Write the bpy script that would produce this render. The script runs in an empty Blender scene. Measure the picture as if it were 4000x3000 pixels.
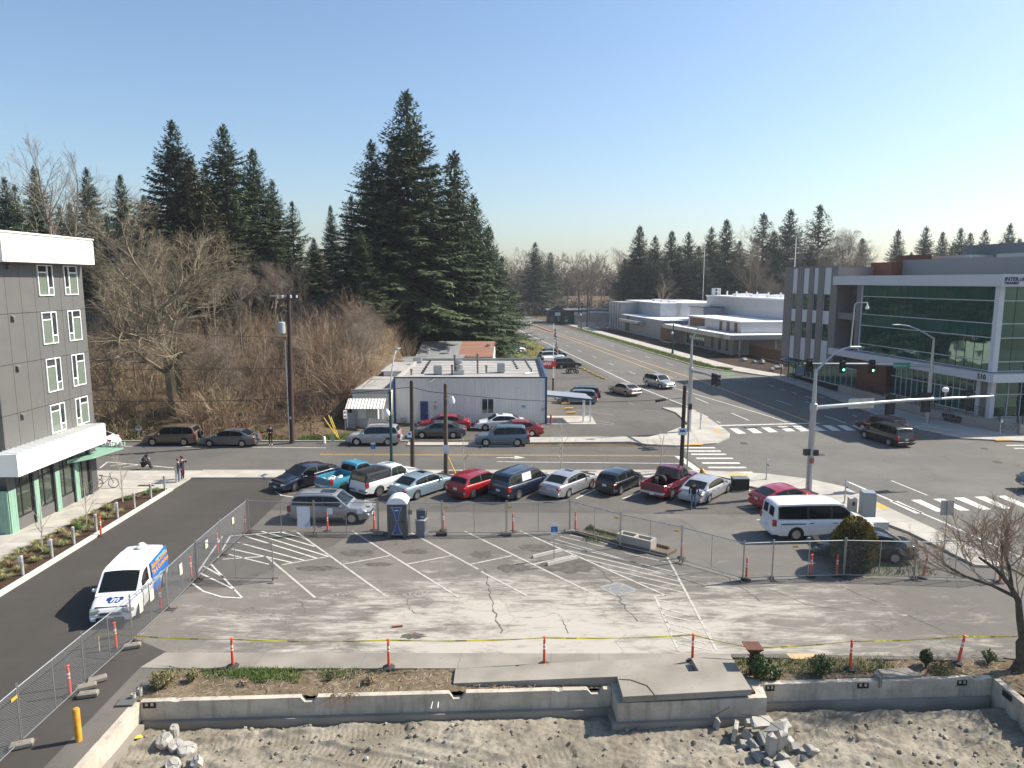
import bpy, math, random
from math import sin, cos, pi, radians as R, hypot, atan2, sqrt
from mathutils import Matrix, Vector, noise

# ------------------------------------------------------------------ camera, sky, sun, exposure
sc = bpy.context.scene
CAM_H, PITCH, FPX = 14.0, R(8.25), 2780.0
cam_d = bpy.data.cameras.new('camera')
cam_d.sensor_width = 36.0
cam_d.lens = 36.0 * FPX / 4000.0
cam_d.clip_start = 0.5
cam_d.clip_end = 6000
cam = bpy.data.objects.new('camera', cam_d)
cam.location = (0, 0, CAM_H)
cam.rotation_euler = (pi / 2 - PITCH, 0, 0)
sc.collection.objects.link(cam)
sc.camera = cam
SUN_EL = R(42.0)
SUN_DIR = Vector((0.955 * cos(SUN_EL), 0.296 * cos(SUN_EL), sin(SUN_EL))).normalized()   # towards the sun
world = bpy.data.worlds.new('World')
sc.world = world
world.use_nodes = True
wn = world.node_tree
sky = wn.nodes.new('ShaderNodeTexSky')
sky.sky_type = 'NISHITA'
sky.sun_disc = False
sky.sun_elevation = SUN_EL
sky.sun_rotation = atan2(SUN_DIR.x, SUN_DIR.y)
sky.altitude = 50
sky.air_density = 1.2
sky.dust_density = 1.3
sky.ozone_density = 4.5
bg = wn.nodes['Background']
bg.inputs['Strength'].default_value = 0.098
wn.links.new(sky.outputs['Color'], bg.inputs['Color'])
sun_d = bpy.data.lights.new('sun', 'SUN')
sun_d.energy = 4.9
sun_d.angle = R(0.53)
sun_d.color = (1.0, 0.92, 0.8)
sun = bpy.data.objects.new('sun', sun_d)
sun.rotation_euler = SUN_DIR.to_track_quat('Z', 'Y').to_euler()
sun.location = (80, 60, 90)
sc.collection.objects.link(sun)
sc.view_settings.view_transform = 'Standard'
sc.view_settings.look = 'None'
sc.view_settings.exposure = 0.8
sc.view_settings.gamma = 1.0
sc.view_settings.use_curve_mapping = False
sc.render.engine = 'CYCLES'
sc.cycles.max_bounces = 6
sc.cycles.diffuse_bounces = 3
sc.cycles.glossy_bounces = 3
sc.cycles.transparent_max_bounces = 8
sc.cycles.caustics_reflective = False
sc.cycles.caustics_refractive = False
sc.cycles.use_denoising = True

# ------------------------------------------------------------------ surveying helpers (ground points from sight lines)
_cp, _sp = cos(PITCH), sin(PITCH)
def _ray(px, py):
    u = (px - 2000) / FPX; v = (1500 - py) / FPX
    return (u, _cp + v * _sp, -_sp + v * _cp)
def G(px, py, z=0.0):
    d = _ray(px, py); t = (z - CAM_H) / d[2]
    return (d[0] * t, d[1] * t)
def A(px, py, Y):
    d = _ray(px, py); t = Y / d[1]
    return (d[0] * t, Y, CAM_H + d[2] * t)
def B(px, py, X):
    d = _ray(px, py); t = X / d[0]
    return (X, d[1] * t, CAM_H + d[2] * t)
def lerp(a, b, t): return a + (b - a) * t
def sm(a, b, x):
    t = min(1, max(0, (x - a) / (b - a))); return t * t * (3 - 2 * t)

# ------------------------------------------------------------------ mesh building
C = sc.collection
class MB:
    def __init__(s): s.v = []; s.f = []; s.m = []
    def add(s, vs, fs, m=0):
        o = len(s.v); s.v.extend(vs); s.f.extend([tuple(i + o for i in f) for f in fs]); s.m.extend([m] * len(fs)); return s
    def box(s, x0, x1, y0, y1, z0, z1, m=0):
        return s.add([(x0,y0,z0),(x1,y0,z0),(x1,y1,z0),(x0,y1,z0),(x0,y0,z1),(x1,y0,z1),(x1,y1,z1),(x0,y1,z1)],
                     [(3,2,1,0),(4,5,6,7),(0,1,5,4),(1,2,6,5),(2,3,7,6),(3,0,4,7)], m)
    def obox(s, c, size, rz=0, m=0, rx=0, ry=0, bev=0):
        M4 = Matrix.Translation(c) @ Matrix.Rotation(rz, 4, 'Z') @ Matrix.Rotation(ry, 4, 'Y') @ Matrix.Rotation(rx, 4, 'X')
        a, b, d = size[0]/2, size[1]/2, size[2]/2
        if bev:
            vs = []; k = bev
            for z, q in ((-d, k), (-d + k, 0), (d - k, 0), (d, k)):
                for (x, y) in ((-a+q,-b+q),(a-q,-b+q),(a-q,b-q),(-a+q,b-q)): vs.append(tuple(M4 @ Vector((x, y, z))))
            fs = [(3,2,1,0), (12,13,14,15)]
            for r in range(3):
                for i in range(4): fs.append((r*4+i, r*4+(i+1)%4, r*4+4+(i+1)%4, r*4+4+i))
            return s.add(vs, fs, m)
        vs = [tuple(M4 @ Vector(p)) for p in ((-a,-b,-d),(a,-b,-d),(a,b,-d),(-a,b,-d),(-a,-b,d),(a,-b,d),(a,b,d),(-a,b,d))]
        return s.add(vs, [(3,2,1,0),(4,5,6,7),(0,1,5,4),(1,2,6,5),(2,3,7,6),(3,0,4,7)], m)
    def prism(s, poly, z0, z1, m=0):
        n = len(poly)
        ar = sum(poly[i][0]*poly[(i+1)%n][1] - poly[(i+1)%n][0]*poly[i][1] for i in range(n))
        if ar < 0: poly = poly[::-1]
        zz0 = z0 if callable(z0) else (lambda p: z0); zz1 = z1 if callable(z1) else (lambda p: z1)
        vs = [(p[0], p[1], zz0(p)) for p in poly] + [(p[0], p[1], zz1(p)) for p in poly]
        fs = [tuple(range(n - 1, -1, -1)), tuple(range(n, 2 * n))] + [(i, (i+1) % n, n + (i+1) % n, n + i) for i in range(n)]
        return s.add(vs, fs, m)
    def sheet(s, poly, z, m=0):
        n = len(poly)
        ar = sum(poly[i][0]*poly[(i+1)%n][1] - poly[(i+1)%n][0]*poly[i][1] for i in range(n))
        if ar < 0: poly = poly[::-1]
        return s.add([(p[0], p[1], z) for p in poly], [tuple(range(n))], m)
    def line(s, a, b, w, z, m=0):
        dx, dy = b[0]-a[0], b[1]-a[1]; l = hypot(dx, dy) or 1; nx, ny = -dy/l*w/2, dx/l*w/2
        return s.sheet([(a[0]+nx,a[1]+ny),(a[0]-nx,a[1]-ny),(b[0]-nx,b[1]-ny),(b[0]+nx,b[1]+ny)], z, m)
    def tube(s, pts, r, n=6, m=0, caps=True):
        pts = [Vector(p) for p in pts]; k = len(pts)
        rs = r if isinstance(r, (list, tuple)) else [r] * k
        vs = []; up = Vector((0, 0, 1)); px = None
        for i, p in enumerate(pts):
            t = (pts[min(i+1, k-1)] - pts[max(i-1, 0)])
            if t.length < 1e-9: t = Vector((0,0,1))
            t.normalize()
            if px is None:
                a = up if abs(t.z) < .95 else Vector((1, 0, 0)); x = t.cross(a).normalized()
            else:
                x = (px - t * px.dot(t))
                if x.length < 1e-6: x = t.orthogonal()
                x.normalize()
            px = x; y = t.cross(x)
            for j in range(n):
                a = 2 * pi * j / n; vs.append(tuple(p + (x * cos(a) + y * sin(a)) * rs[i]))
        fs = [(i*n+j, i*n+(j+1)%n, (i+1)*n+(j+1)%n, (i+1)*n+j) for i in range(k-1) for j in range(n)]
        if caps: fs += [tuple(range(n-1, -1, -1)), tuple(range((k-1)*n, k*n))]
        return s.add(vs, fs, m)
    def lathe(s, prof, c=(0,0,0), n=12, m=0, axis='z', caps=True):
        vs = []
        for (r, z) in prof:
            for j in range(n):
                a = 2 * pi * j / n
                if axis == 'z': vs.append((c[0]+r*cos(a), c[1]+r*sin(a), c[2]+z))
                elif axis == 'y': vs.append((c[0]+r*sin(a), c[1]+z, c[2]+r*cos(a)))
                else: vs.append((c[0]+z, c[1]+r*cos(a), c[2]+r*sin(a)))
        k = len(prof)
        fs = [(i*n+j, i*n+(j+1)%n, (i+1)*n+(j+1)%n, (i+1)*n+j) for i in range(k-1) for j in range(n)]
        if caps: fs += [tuple(range(n-1, -1, -1)), tuple(range((k-1)*n, k*n))]
        return s.add(vs, fs, m)
    def grid(s, P, m=0):
        ny, nx = len(P), len(P[0]); vs = [tuple(p) for row in P for p in row]
        return s.add(vs, [(j*nx+i, j*nx+i+1, (j+1)*nx+i+1, (j+1)*nx+i) for j in range(ny-1) for i in range(nx-1)], m)
    def xf(s, M4):
        s.v = [tuple(M4 @ Vector(p)) for p in s.v]; return s
    def mesh(s, name, mats, smooth=0):
        me = bpy.data.meshes.new(name); me.from_pydata(s.v, [], s.f)
        for m in (mats if isinstance(mats, (list, tuple)) else [mats]): me.materials.append(m)
        if any(s.m): me.polygons.foreach_set('material_index', s.m)
        if smooth:
            me.polygons.foreach_set('use_smooth', [True] * len(s.f)); me.set_sharp_from_angle(angle=R(smooth))
        me.update(); return me
    def build(s, name, mats, parent=None, smooth=0):
        return link(name, s.mesh(name, mats, smooth), parent)
ROOTM = {}
def link(name, me, parent=None):
    o = bpy.data.objects.new(name, me); C.objects.link(o)
    if parent is not None: o.parent = parent
    return o
def tag(o, label=None, cat=None, group=None, kind=None):
    if label: o['label'] = label
    if cat: o['category'] = cat
    if group: o['group'] = group
    if kind: o['kind'] = kind
    return o
def thing(name, label, cat, loc=(0,0,0), rz=0, group=None):
    o = bpy.data.objects.new(name, None); C.objects.link(o)
    o.location = loc if len(loc) == 3 else (loc[0], loc[1], 0); o.rotation_euler = (0, 0, rz); o.empty_display_size = .3
    return tag(o, label, cat, group)
def wpart(mb, name, mats, root, smooth=0):
    """a part whose mesh was written in world coordinates, hung under an unrotated root (or a part of one)"""
    off = Vector((0,0,0)); r = root
    while r is not None: off += r.location; r = r.parent
    mb.v = [(p[0]-off.x, p[1]-off.y, p[2]-off.z) for p in mb.v]
    return mb.build(name, mats, root, smooth)
def dup(root, loc=None, rz=None, label=None, group=None, scale=None):
    r = root.copy(); C.objects.link(r)
    if loc is not None: r.location = loc if len(loc) == 3 else (loc[0], loc[1], 0)
    if rz is not None: r.rotation_euler = (0, 0, rz)
    if scale is not None: r.scale = scale if isinstance(scale, tuple) else (scale,)*3
    if label: r['label'] = label
    if group: r['group'] = group
    for ch in root.children:
        c = ch.copy(); C.objects.link(c); c.parent = r
        for g in ch.children:
            d = g.copy(); C.objects.link(d); d.parent = c
    return r
def struct(name, mb, mats, parent=None, smooth=0):
    o = mb.build(name, mats, parent, smooth)
    if parent is None: o['kind'] = 'structure'
    return o
def text_mb(txt, size, align='CENTER', extrude=0.0, bold=0.0, shear=0.0):
    cu = bpy.data.curves.new('t', 'FONT'); cu.body = txt; cu.size = size; cu.align_x = align; cu.align_y = 'CENTER'
    cu.resolution_u = 2; cu.extrude = extrude; cu.offset = bold; cu.shear = shear
    o = bpy.data.objects.new('t', cu); me = o.to_mesh()
    mb = MB(); mb.add([tuple(v.co) for v in me.vertices], [tuple(p.vertices) for p in me.polygons])
    o.to_mesh_clear(); bpy.data.objects.remove(o); bpy.data.curves.remove(cu)
    return mb
def frame(origin, xdir, ydir):
    x = Vector(xdir).normalized(); y = Vector(ydir).normalized(); z = x.cross(y)
    return Matrix(((x.x,y.x,z.x,origin[0]),(x.y,y.y,z.y,origin[1]),(x.z,y.z,z.z,origin[2]),(0,0,0,1)))

# ------------------------------------------------------------------ materials
def nmat(name):
    m = bpy.data.materials.new(name); m.use_nodes = True
    return m, m.node_tree.nodes, m.node_tree.links, m.node_tree.nodes['Principled BSDF']
MC = {}
def M(name, col=(.5,.5,.5), rough=.6, metal=0, var=0, scale=4.0, bump=0, bscale=60.0, coat=0, spec=.5, emit=0, streak=None):
    if name in MC: return MC[name]
    m, N, L, P = nmat(name); MC[name] = m
    c4 = (*col, 1)
    P.inputs['Base Color'].default_value = c4; P.inputs['Roughness'].default_value = rough; P.inputs['Metallic'].default_value = metal
    P.inputs['Specular IOR Level'].default_value = spec
    if coat: P.inputs['Coat Weight'].default_value = coat; P.inputs['Coat Roughness'].default_value = .04
    if emit: P.inputs['Emission Color'].default_value = c4; P.inputs['Emission Strength'].default_value = emit
    if var or bump:
        tc = N.new('ShaderNodeTexCoord'); src = tc.outputs['Object']
        if streak:
            mp = N.new('ShaderNodeMapping'); mp.inputs['Scale'].default_value = streak; L.new(src, mp.inputs['Vector']); src = mp.outputs['Vector']
    if var:
        nz = N.new('ShaderNodeTexNoise'); nz.inputs['Scale'].default_value = scale; nz.inputs['Detail'].default_value = 7; nz.inputs['Roughness'].default_value = .62
        L.new(src, nz.inputs['Vector'])
        rp = N.new('ShaderNodeValToRGB'); rp.color_ramp.elements[0].position = .3; rp.color_ramp.elements[1].position = .7
        lo, hi = 1 - var, 1 + var * .7
        rp.color_ramp.elements[0].color = (col[0]*lo, col[1]*lo, col[2]*lo, 1); rp.color_ramp.elements[1].color = (min(1,col[0]*hi), min(1,col[1]*hi), min(1,col[2]*hi), 1)
        L.new(nz.outputs['Fac'], rp.inputs['Fac']); L.new(rp.outputs['Color'], P.inputs['Base Color'])
    if bump:
        nb = N.new('ShaderNodeTexNoise'); nb.inputs['Scale'].default_value = bscale; nb.inputs['Detail'].default_value = 4
        L.new(src, nb.inputs['Vector']); bp = N.new('ShaderNodeBump'); bp.inputs['Strength'].default_value = bump; bp.inputs['Distance'].default_value = .02
        L.new(nb.outputs['Fac'], bp.inputs['Height']); L.new(bp.outputs['Normal'], P.inputs['Normal'])
    return m
class NT:
    """small node-graph writer for the ground materials (object space = metres in the place)"""
    def __init__(s, name, rough=.9, spec=.25):
        s.m, s.N, s.L, s.P = nmat(name); MC[name] = s.m; s.P.inputs['Roughness'].default_value = rough; s.P.inputs['Specular IOR Level'].default_value = spec
        tc = s.N.new('ShaderNodeTexCoord'); s.co = tc.outputs['Object']
        sp = s.N.new('ShaderNodeSeparateXYZ'); s.L.new(s.co, sp.inputs[0]); s.x, s.y, s.z = sp.outputs
    def map(s, scale, rz=0):
        mp = s.N.new('ShaderNodeMapping'); mp.inputs['Scale'].default_value = scale; mp.inputs['Rotation'].default_value = (0,0,rz); s.L.new(s.co, mp.inputs['Vector']); return mp.outputs['Vector']
    def noise(s, scale, detail=6, rough=.6, co=None, dist=0):
        n = s.N.new('ShaderNodeTexNoise'); n.inputs['Scale'].default_value = scale; n.inputs['Detail'].default_value = detail; n.inputs['Roughness'].default_value = rough; n.inputs['Distortion'].default_value = dist
        s.L.new(co or s.co, n.inputs['Vector']); return n.outputs['Fac']
    def vor(s, scale, feature='DISTANCE_TO_EDGE', co=None):
        n = s.N.new('ShaderNodeTexVoronoi'); n.feature = feature; n.inputs['Scale'].default_value = scale; s.L.new(co or s.co, n.inputs['Vector']); return n.outputs['Distance']
    def rng(s, v, a, b, c=0., d=1.):
        n = s.N.new('ShaderNodeMapRange'); n.inputs[1].default_value = a; n.inputs[2].default_value = b; n.inputs[3].default_value = c; n.inputs[4].default_value = d
        n.interpolation_type = 'SMOOTHSTEP'; s._in(v, n.inputs[0]); return n.outputs[0]
    def _in(s, v, sock):
        if isinstance(v, (int, float)): sock.default_value = v
        elif isinstance(v, tuple): sock.default_value = (*v, 1)
        else: s.L.new(v, sock)
    def math(s, op, a, b=0.):
        n = s.N.new('ShaderNodeMath'); n.operation = op; s._in(a, n.inputs[0]); s._in(b, n.inputs[1]); return n.outputs[0]
    def mix(s, f, a, b, blend='MIX'):
        n = s.N.new('ShaderNodeMix'); n.data_type = 'RGBA'; n.blend_type = blend; s._in(f, n.inputs[0]); s._in(a, n.inputs[6]); s._in(b, n.inputs[7]); return n.outputs[2]
    def out(s, col, height=None, strength=.3, dist=.02):
        s._in(col, s.P.inputs['Base Color'])
        if height is not None:
            b = s.N.new('ShaderNodeBump'); b.inputs['Strength'].default_value = strength; b.inputs['Distance'].default_value = dist
            s.L.new(height, b.inputs['Height']); s.L.new(b.outputs['Normal'], s.P.inputs['Normal'])
        return s.m

def asphalt(name, base, var=.25, crack=0., dust=None, patch=.3):
    t = NT(name)
    big = t.noise(.12, 5, .6); mid = t.noise(1.3, 6, .65); fine = t.noise(38, 3, .7)
    c = t.mix(t.rng(big, .35, .65), tuple(b*(1-var) for b in base), tuple(b*(1+var) for b in base))
    c = t.mix(t.rng(mid, .4, .75, 0, patch), c, tuple(b*.62 for b in base))
    c = t.mix(t.rng(fine, .55, .8, 0, .5), c, tuple(min(1, b*1.9) for b in base))
    c = t.mix(t.rng(fine, .2, .42, .35, 0), c, tuple(b*.45 for b in base))
    st = t.noise(.9, 5, .6, t.map((.06, 1.0, 1)))
    c = t.mix(t.rng(st, .5, .8, 0, .25), c, tuple(b*1.35 for b in base))
    if dust:
        dcol, (cx, cy), (rx, ry) = dust
        ex = t.math('POWER', t.math('ABSOLUTE', t.math('DIVIDE', t.math('SUBTRACT', t.x, cx), rx)), 2.)
        ey = t.math('POWER', t.math('ABSOLUTE', t.math('DIVIDE', t.math('SUBTRACT', t.y, cy), ry)), 2.)
        rad = t.math('SQRT', t.math('ADD', ex, ey))
        w = t.noise(.55, 8, .68, t.map((.55, 1.3, 1)), .6)
        w2 = t.noise(2.4, 6, .7, t.map((.35, 1.6, 1), .12), .8)
        f = t.math('ADD', t.math('MULTIPLY', t.math('SUBTRACT', 1.15, rad), .55), t.math('ADD', t.math('MULTIPLY', t.math('SUBTRACT', w, .5), 1.7), t.math('MULTIPLY', t.math('SUBTRACT', w2, .5), 1.3)))
        c = t.mix(t.rng(f, .0, .6, 0, .88), c, dcol)
    if crack:
        cv = t.N.new('ShaderNodeMix'); cv.data_type = 'RGBA'; nn = t.N.new('ShaderNodeTexNoise'); nn.inputs['Scale'].default_value = .7; nn.inputs['Detail'].default_value = 6
        t.L.new(t.co, nn.inputs['Vector']); cv.inputs[0].default_value = .62; t.L.new(t.co, cv.inputs[6])
        ad = t.N.new('ShaderNodeVectorMath'); ad.operation = 'ADD'; sc2 = t.N.new('ShaderNodeVectorMath'); sc2.operation = 'SCALE'; sc2.inputs[3].default_value = 2.2
        t.L.new(nn.outputs['Color'], sc2.inputs[0]); t.L.new(t.co, ad.inputs[0]); t.L.new(sc2.outputs[0], ad.inputs[1])
        e = t.vor(.21, co=ad.outputs[0]); msk = t.rng(t.noise(.22, 3), .42, .55)
        c = t.mix(t.math('MULTIPLY', t.rng(e, .002, .009, crack*.75, 0), msk), c, tuple(b*.3 for b in base))
        e2 = t.vor(2.6, co=ad.outputs[0]); msk2 = t.rng(t.noise(.16, 3, .5, t.map((1,1,1), 1.)), .56, .66)
        c = t.mix(t.math('MULTIPLY', t.rng(e2, .01, .05, crack*.7, 0), msk2), c, tuple(b*.4 for b in base))
    return t.out(c, fine, .25, .01)
def concrete(name, base, var=.15, stain=.35):
    t = NT(name, .85)
    big = t.noise(.5, 6); mid = t.noise(4, 7, .7); fine = t.noise(60, 3, .7)
    c = t.mix(t.rng(big, .3, .7), tuple(b*(1-var) for b in base), tuple(min(1,b*(1+var)) for b in base))
    c = t.mix(t.rng(mid, .5, .75, 0, stain), c, tuple(b*.55 for b in base))
    c = t.mix(t.rng(fine, .55, .8, 0, .3), c, tuple(min(1,b*1.5) for b in base))
    return t.out(c, fine, .2, .008)
def dirt(name, a, b2, c3, s=1.0, strength=.6):
    t = NT(name, .95, .1)
    n1 = t.noise(.6*s, 6); n2 = t.noise(6*s, 7, .7); n3 = t.noise(45*s, 4, .7)
    c = t.mix(t.rng(n1, .35, .65), a, b2); c = t.mix(t.rng(n2, .45, .72, 0, .8), c, c3); c = t.mix(t.rng(n3, .6, .8, 0, .5), c, tuple(min(1, q*1.7) for q in a))
    return t.out(c, n2, strength, .05)
# ------------------------------------------------------------------ the setting
rnd = random.Random(7)
m_road = asphalt('main_road_asphalt', (.138,.131,.118), .12, .5, patch=.25)
m_street = asphalt('street_asphalt', (.112,.105,.094), .15, .45, patch=.25)
m_new = asphalt('fresh_asphalt', (.064,.058,.051), .12, 0, patch=.2)
m_lot = asphalt('worn_lot_asphalt', (.155,.143,.126), .14, .4, dust=((.43,.4,.345), (2.0, 26.6), (14.0, 6.2)), patch=.4)
m_lot2 = asphalt('lot_asphalt', (.113,.105,.093), .15, .7, patch=.35)
m_conc = concrete('sidewalk_concrete', (.4,.375,.33))
m_conc_old = concrete('old_concrete', (.25,.228,.195), .2, .4)
m_conc_wall = concrete('foundation_concrete', (.47,.42,.345), .2, .5)
m_kerb = concrete('kerb_concrete', (.42,.395,.345), .1, .3)
def paint(name, col, wear=.45):
    t = NT(name, .7); w = t.noise(3.2, 8, .72); w2 = t.noise(26, 3)
    f = t.rng(t.math('ADD', w, t.math('MULTIPLY', w2, .35)), .68, .82, 0, wear)
    return t.out(t.mix(f, col, (.2,.19,.17)))
m_white = paint('road_paint_white', (.62,.61,.56), .65); m_white_worn = paint('lot_paint_white', (.45,.43,.385), .85)
m_faint = paint('faded_paint_white', (.3,.285,.255), .9)
m_yel = paint('road_paint_yellow', (.5,.32,.1), .7)
m_grn = paint('bike_lane_green', (.18,.33,.16), .5)
m_dot = concrete('tactile_yellow', (.62,.36,.07), .12, .2)

def hill(x, y):
    k = sm(-9 - max(0, y - 88) * .0, -21, x) * sm(62, 66, y)
    h = min(11.5, max(0, (y - 63) * .235)) * k
    far = sm(290, 420, y) * 7.0 
    if h > .05: h += noise.noise(Vector((x*.08, y*.08, 0))) * 1.0 * k + noise.noise(Vector((x*.35, y*.35, 4))) * .3 * k
    return h + far
def ground_mesh():
    mb = MB()
    for (x0, x1, y0, y1) in ((-400,-15.2,-60,27),(17.6,400,-60,27)): mb.add([(x0,y0,-.04),(x1,y0,-.04),(x1,y1,-.04),(x0,y1,-.04)], [(0,1,2,3)])
    xs = [-700,-550,-400,-300,-220,-170,-140]; xs += [-120 + 2.5*i for i in range(53)]; xs += [30,50,80,120,200,320,500,700]
    ys = [27,45,58]; ys += [60 + 2.5*i for i in range(49)]; ys += [190,200,215,230,250,275,300,330,380,450,520,600,700]
    P = [[(x, y, hill(x, y) - .04) for x in xs] for y in ys]
    mb.grid(P); return mb
m_ground = dirt('hillside_soil', (.105,.075,.048), (.15,.11,.068), (.05,.036,.022), .35, .5)
struct('ground', ground_mesh(), m_ground, smooth=60)

# --- paved sheets
cross_far = 59.35
lot = struct('parking_lot', MB().sheet([(-14.9,25.35),(8.3,25.25),(18.5,24.95),(24.3,23.5),(24.4,31.5),(24.1,37.5),(22.9,44.0),(19.5,46.5),(13.0,48.9),(-14.9,49.3)], 0.0), m_lot)
lane = struct('driveway', MB().sheet([(-22.95,-5),(-13.5,-5),(-13.5,24.2),(-13.1,25.34),(-14.9,26.4),(-14.9,49.3),(-22.95,49.3)], .002), m_new)
mb = MB()
mb.sheet([(-14.9,38.6),(-9.05,38.56),(-9.5,36.4),(-11.5,33.9),(-12.6,31.4),(-14.9,30.4)], .004)
mb.sheet([(-14.9,42.3),(18.5,41.4),(19.4,46.3),(13.0,48.85),(-14.9,49.25)], .004)
struct('asphalt_patch', mb, m_lot2)
street = struct('cross_street', MB().sheet([(-240,51.35),(14.6,51.3),(24,56),(14.6,59.35),(-9,59.4),(-9,61),(-240,61.2)], .004), m_street)
def xl(Y): return 19.3 - .14 * (Y - 79)
def xc(Y): return 28.6 - .142 * (Y - 79)
rp = [(xl(430)-3,430),(xl(93)-1.6,93),(19.8,78.5),(20.1,68.5),(20.1,63.9),(19,62.2),(16.3,59.8),(14.0,59.3),(14.2,51.2),(18.6,50.3),(21.2,48.8),(22.7,47.1),(23.3,43.2),(24.1,38),(24.6,33),(24.8,20),(24.8,-20),(120,-20),(120,60.6),(44.8,60.8),(40,62),(38.4,65.8),(38.3,72),(38.6,90),(37.9,103.8),(33.0,110.5),(30.4,116.6),(30.4-.142*(430-116.6),430)]
road = struct('main_road', MB().sheet(rp, .008), m_road)
struct('shop_lot', MB().sheet([(-16,60.9),(-9.2,60.9),(-9.2,61.6),(12,61.7),(16,66),(19.7,78),(xl(93)-1.4,93),(xl(118)-1.6,118),(-2,122),(-2,150),(-14,150),(-14,88),(-16,88)], .003), m_lot2)

def marks(name, polys, z, m, parent):
    for p in polys: MB().sheet(p, z).build(name, m, parent)
def seg(a, b, w):
    dx, dy = b[0]-a[0], b[1]-a[1]; l = hypot(dx, dy) or 1; nx, ny = -dy/l*w/2, dx/l*w/2
    return [(a[0]+nx,a[1]+ny),(a[0]-nx,a[1]-ny),(b[0]-nx,b[1]-ny),(b[0]+nx,b[1]+ny)]
def gseg(x0, y0, x1, y1, w=.1): return seg(G(x0,y0), G(x1,y1), w)
# lot stall lines
T = []
for l in ((1376,2075,1791,2333),(1154,2075,1513,2333),(1041,2174,1231,2335),(1595,2075,1868,2224),(1880,2233,2058,2327),(1815,2075,2333,2327),
          (2031,2074,2603,2327),(2557,2326,2651,2543),(2557,2326,2603,2327),(2607,2177,2800,2542),
          (1099,2207,1284,2174),(1337,2205,1528,2170),(1591,2204,1767,2170),(1836,2205,2000,2171),(2084,2204,2243,2168)): T.append(gseg(*l, .11))
marks('stall_line', T, .009, m_white_worn, lot)
T = []
for l in ((2188,2095,2359,2136),(2169,2107,2526,2211),(2149,2117,2627,2233),(2212,2151,2644,2252),(2294,2187,2651,2271),(2371,2223,2665,2291),(2497,2274,2673,2315),(2150,2074,2300,2105),(2440,2160,2600,2195),(2285,2100,2420,2140),
          (2570,2345,2680,2365),(2580,2375,2695,2405),(2590,2402,2700,2427),(2600,2430,2735,2467),(2615,2457,2750,2490),(2632,2480,2765,2516),(2640,2510,2785,2542),
          (1019,2075,1229,2135),(1082,2075,1190,2104),(1000,2088,1282,2174),(960,2096,1236,2181),(900,2094,1154,2075),(930,2120,1188,2190),(905,2145,1140,2198),(890,2165,1050,2205),(870,2185,1041,2174),(870,2094,770,2240),(900,2094,850,2180),
          (825,2205,947,2337),(781,2239,916,2304),(791,2210,882,2260),(752,2280,795,2311),(795,2311,868,2333),(868,2333,947,2337)): T.append(gseg(*l, .09))
marks('hatch_line', T[:17], .009, m_white_worn, lot); marks('hatch_line', T[17:], .013, m_white, lot)
for (px, py) in ((1070,2321),(1345,2321),(1627,2318)):
    c = G(px, py); t = text_mb('STAFF', .5, bold=.012); t.xf(Matrix.Translation((c[0],c[1],.009)) @ Matrix.Rotation(R(16),4,'Z') @ Matrix.Scale(.72,4,(0,1,0)))
    t.build('painted_word', m_faint, lot)
q = [G(*p) for p in ((2342,2294),(2419,2276),(2489,2307),(2410,2328))]
marks('symbol_panel', [q], .009, paint('faded_blue', (.19,.205,.215), .85), lot)
for i in range(4): marks('symbol_border', [seg(q[i], q[(i+1)%4], .12)], .011, m_faint, lot)
cx0 = sum(p[0] for p in q)/4; cy0 = sum(p[1] for p in q)/4
def wheelchair(mb, M4, s=1.0, n=14):
    P = []
    for i in range(n):
        a = R(-200 + 250*i/(n-1)); P.append((-.05*s+.3*s*cos(a), -.18*s+.3*s*sin(a)))
    w = .075*s; V = MB()
    for i in range(n-1): V.sheet(seg(P[i], P[i+1], w), 0)
    for a, b in (((-.05*s,.38*s),(.0,-.05*s)),((0,-.05*s),(.28*s,-.05*s)),((.28*s,-.05*s),(.4*s,-.38*s)),((.4*s,-.38*s),(.52*s,-.33*s)),((-.02*s,.16*s),(.22*s,.16*s))): V.sheet(seg(a,b,w), .0)
    V.sheet([(-.06*s+.09*s*cos(k*pi/4), .5*s+.09*s*sin(k*pi/4)) for k in range(8)], 0)
    V.xf(M4); mb.add(V.v, V.f); return mb
wheelchair(MB(), Matrix.Translation((cx0,cy0,.0125)) @ Matrix.Rotation(R(-40),4,'Z'), .9).build('wheelchair_symbol', m_faint, lot)
for (px,py,rx,ry) in ((1395,2160,.75,.4),(1622,2155,.55,.35),(1880,2165,.5,.4),(2008,2218,.8,.42),(1240,2220,.9,.25),(1480,2205,.6,.2),(2225,2210,1.3,.75),(2115,2140,1.0,.5),(1610,2485,.4,.2),(1050,2150,.3,.2)):
    c = G(px, py); k = rnd.random()*6
    MB().sheet([(c[0]+rx*cos(a*pi/13)*(1+.45*sin(3*a+k)*rnd.random()+.3*rnd.random()), c[1]+ry*sin(a*pi/13)*(1+.45*cos(2*a+k)*rnd.random()+.3*rnd.random())) for a in range(26)], .0065).build('oil_stain', M('oil_stain', (.095,.085,.073), .85, var=.5, scale=3), lot)
def crack(pts, w, parent, m, z):
    V = MB(); P = [G(*p) for p in pts]; Q = []
    for a, b in zip(P, P[1:]):
        for i in range(7):
            t = i/7; Q.append((lerp(a[0],b[0],t)+rnd.uniform(-.09,.09), lerp(a[1],b[1],t)+rnd.uniform(-.06,.06)))
    for a, b in zip(Q, Q[1:]): V.sheet(seg(a, b, w*rnd.uniform(.4,1.5)), z)
    V.build('crack', m, parent)
m_crack = M('crack_fill', (.105,.096,.082), .95)
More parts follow.
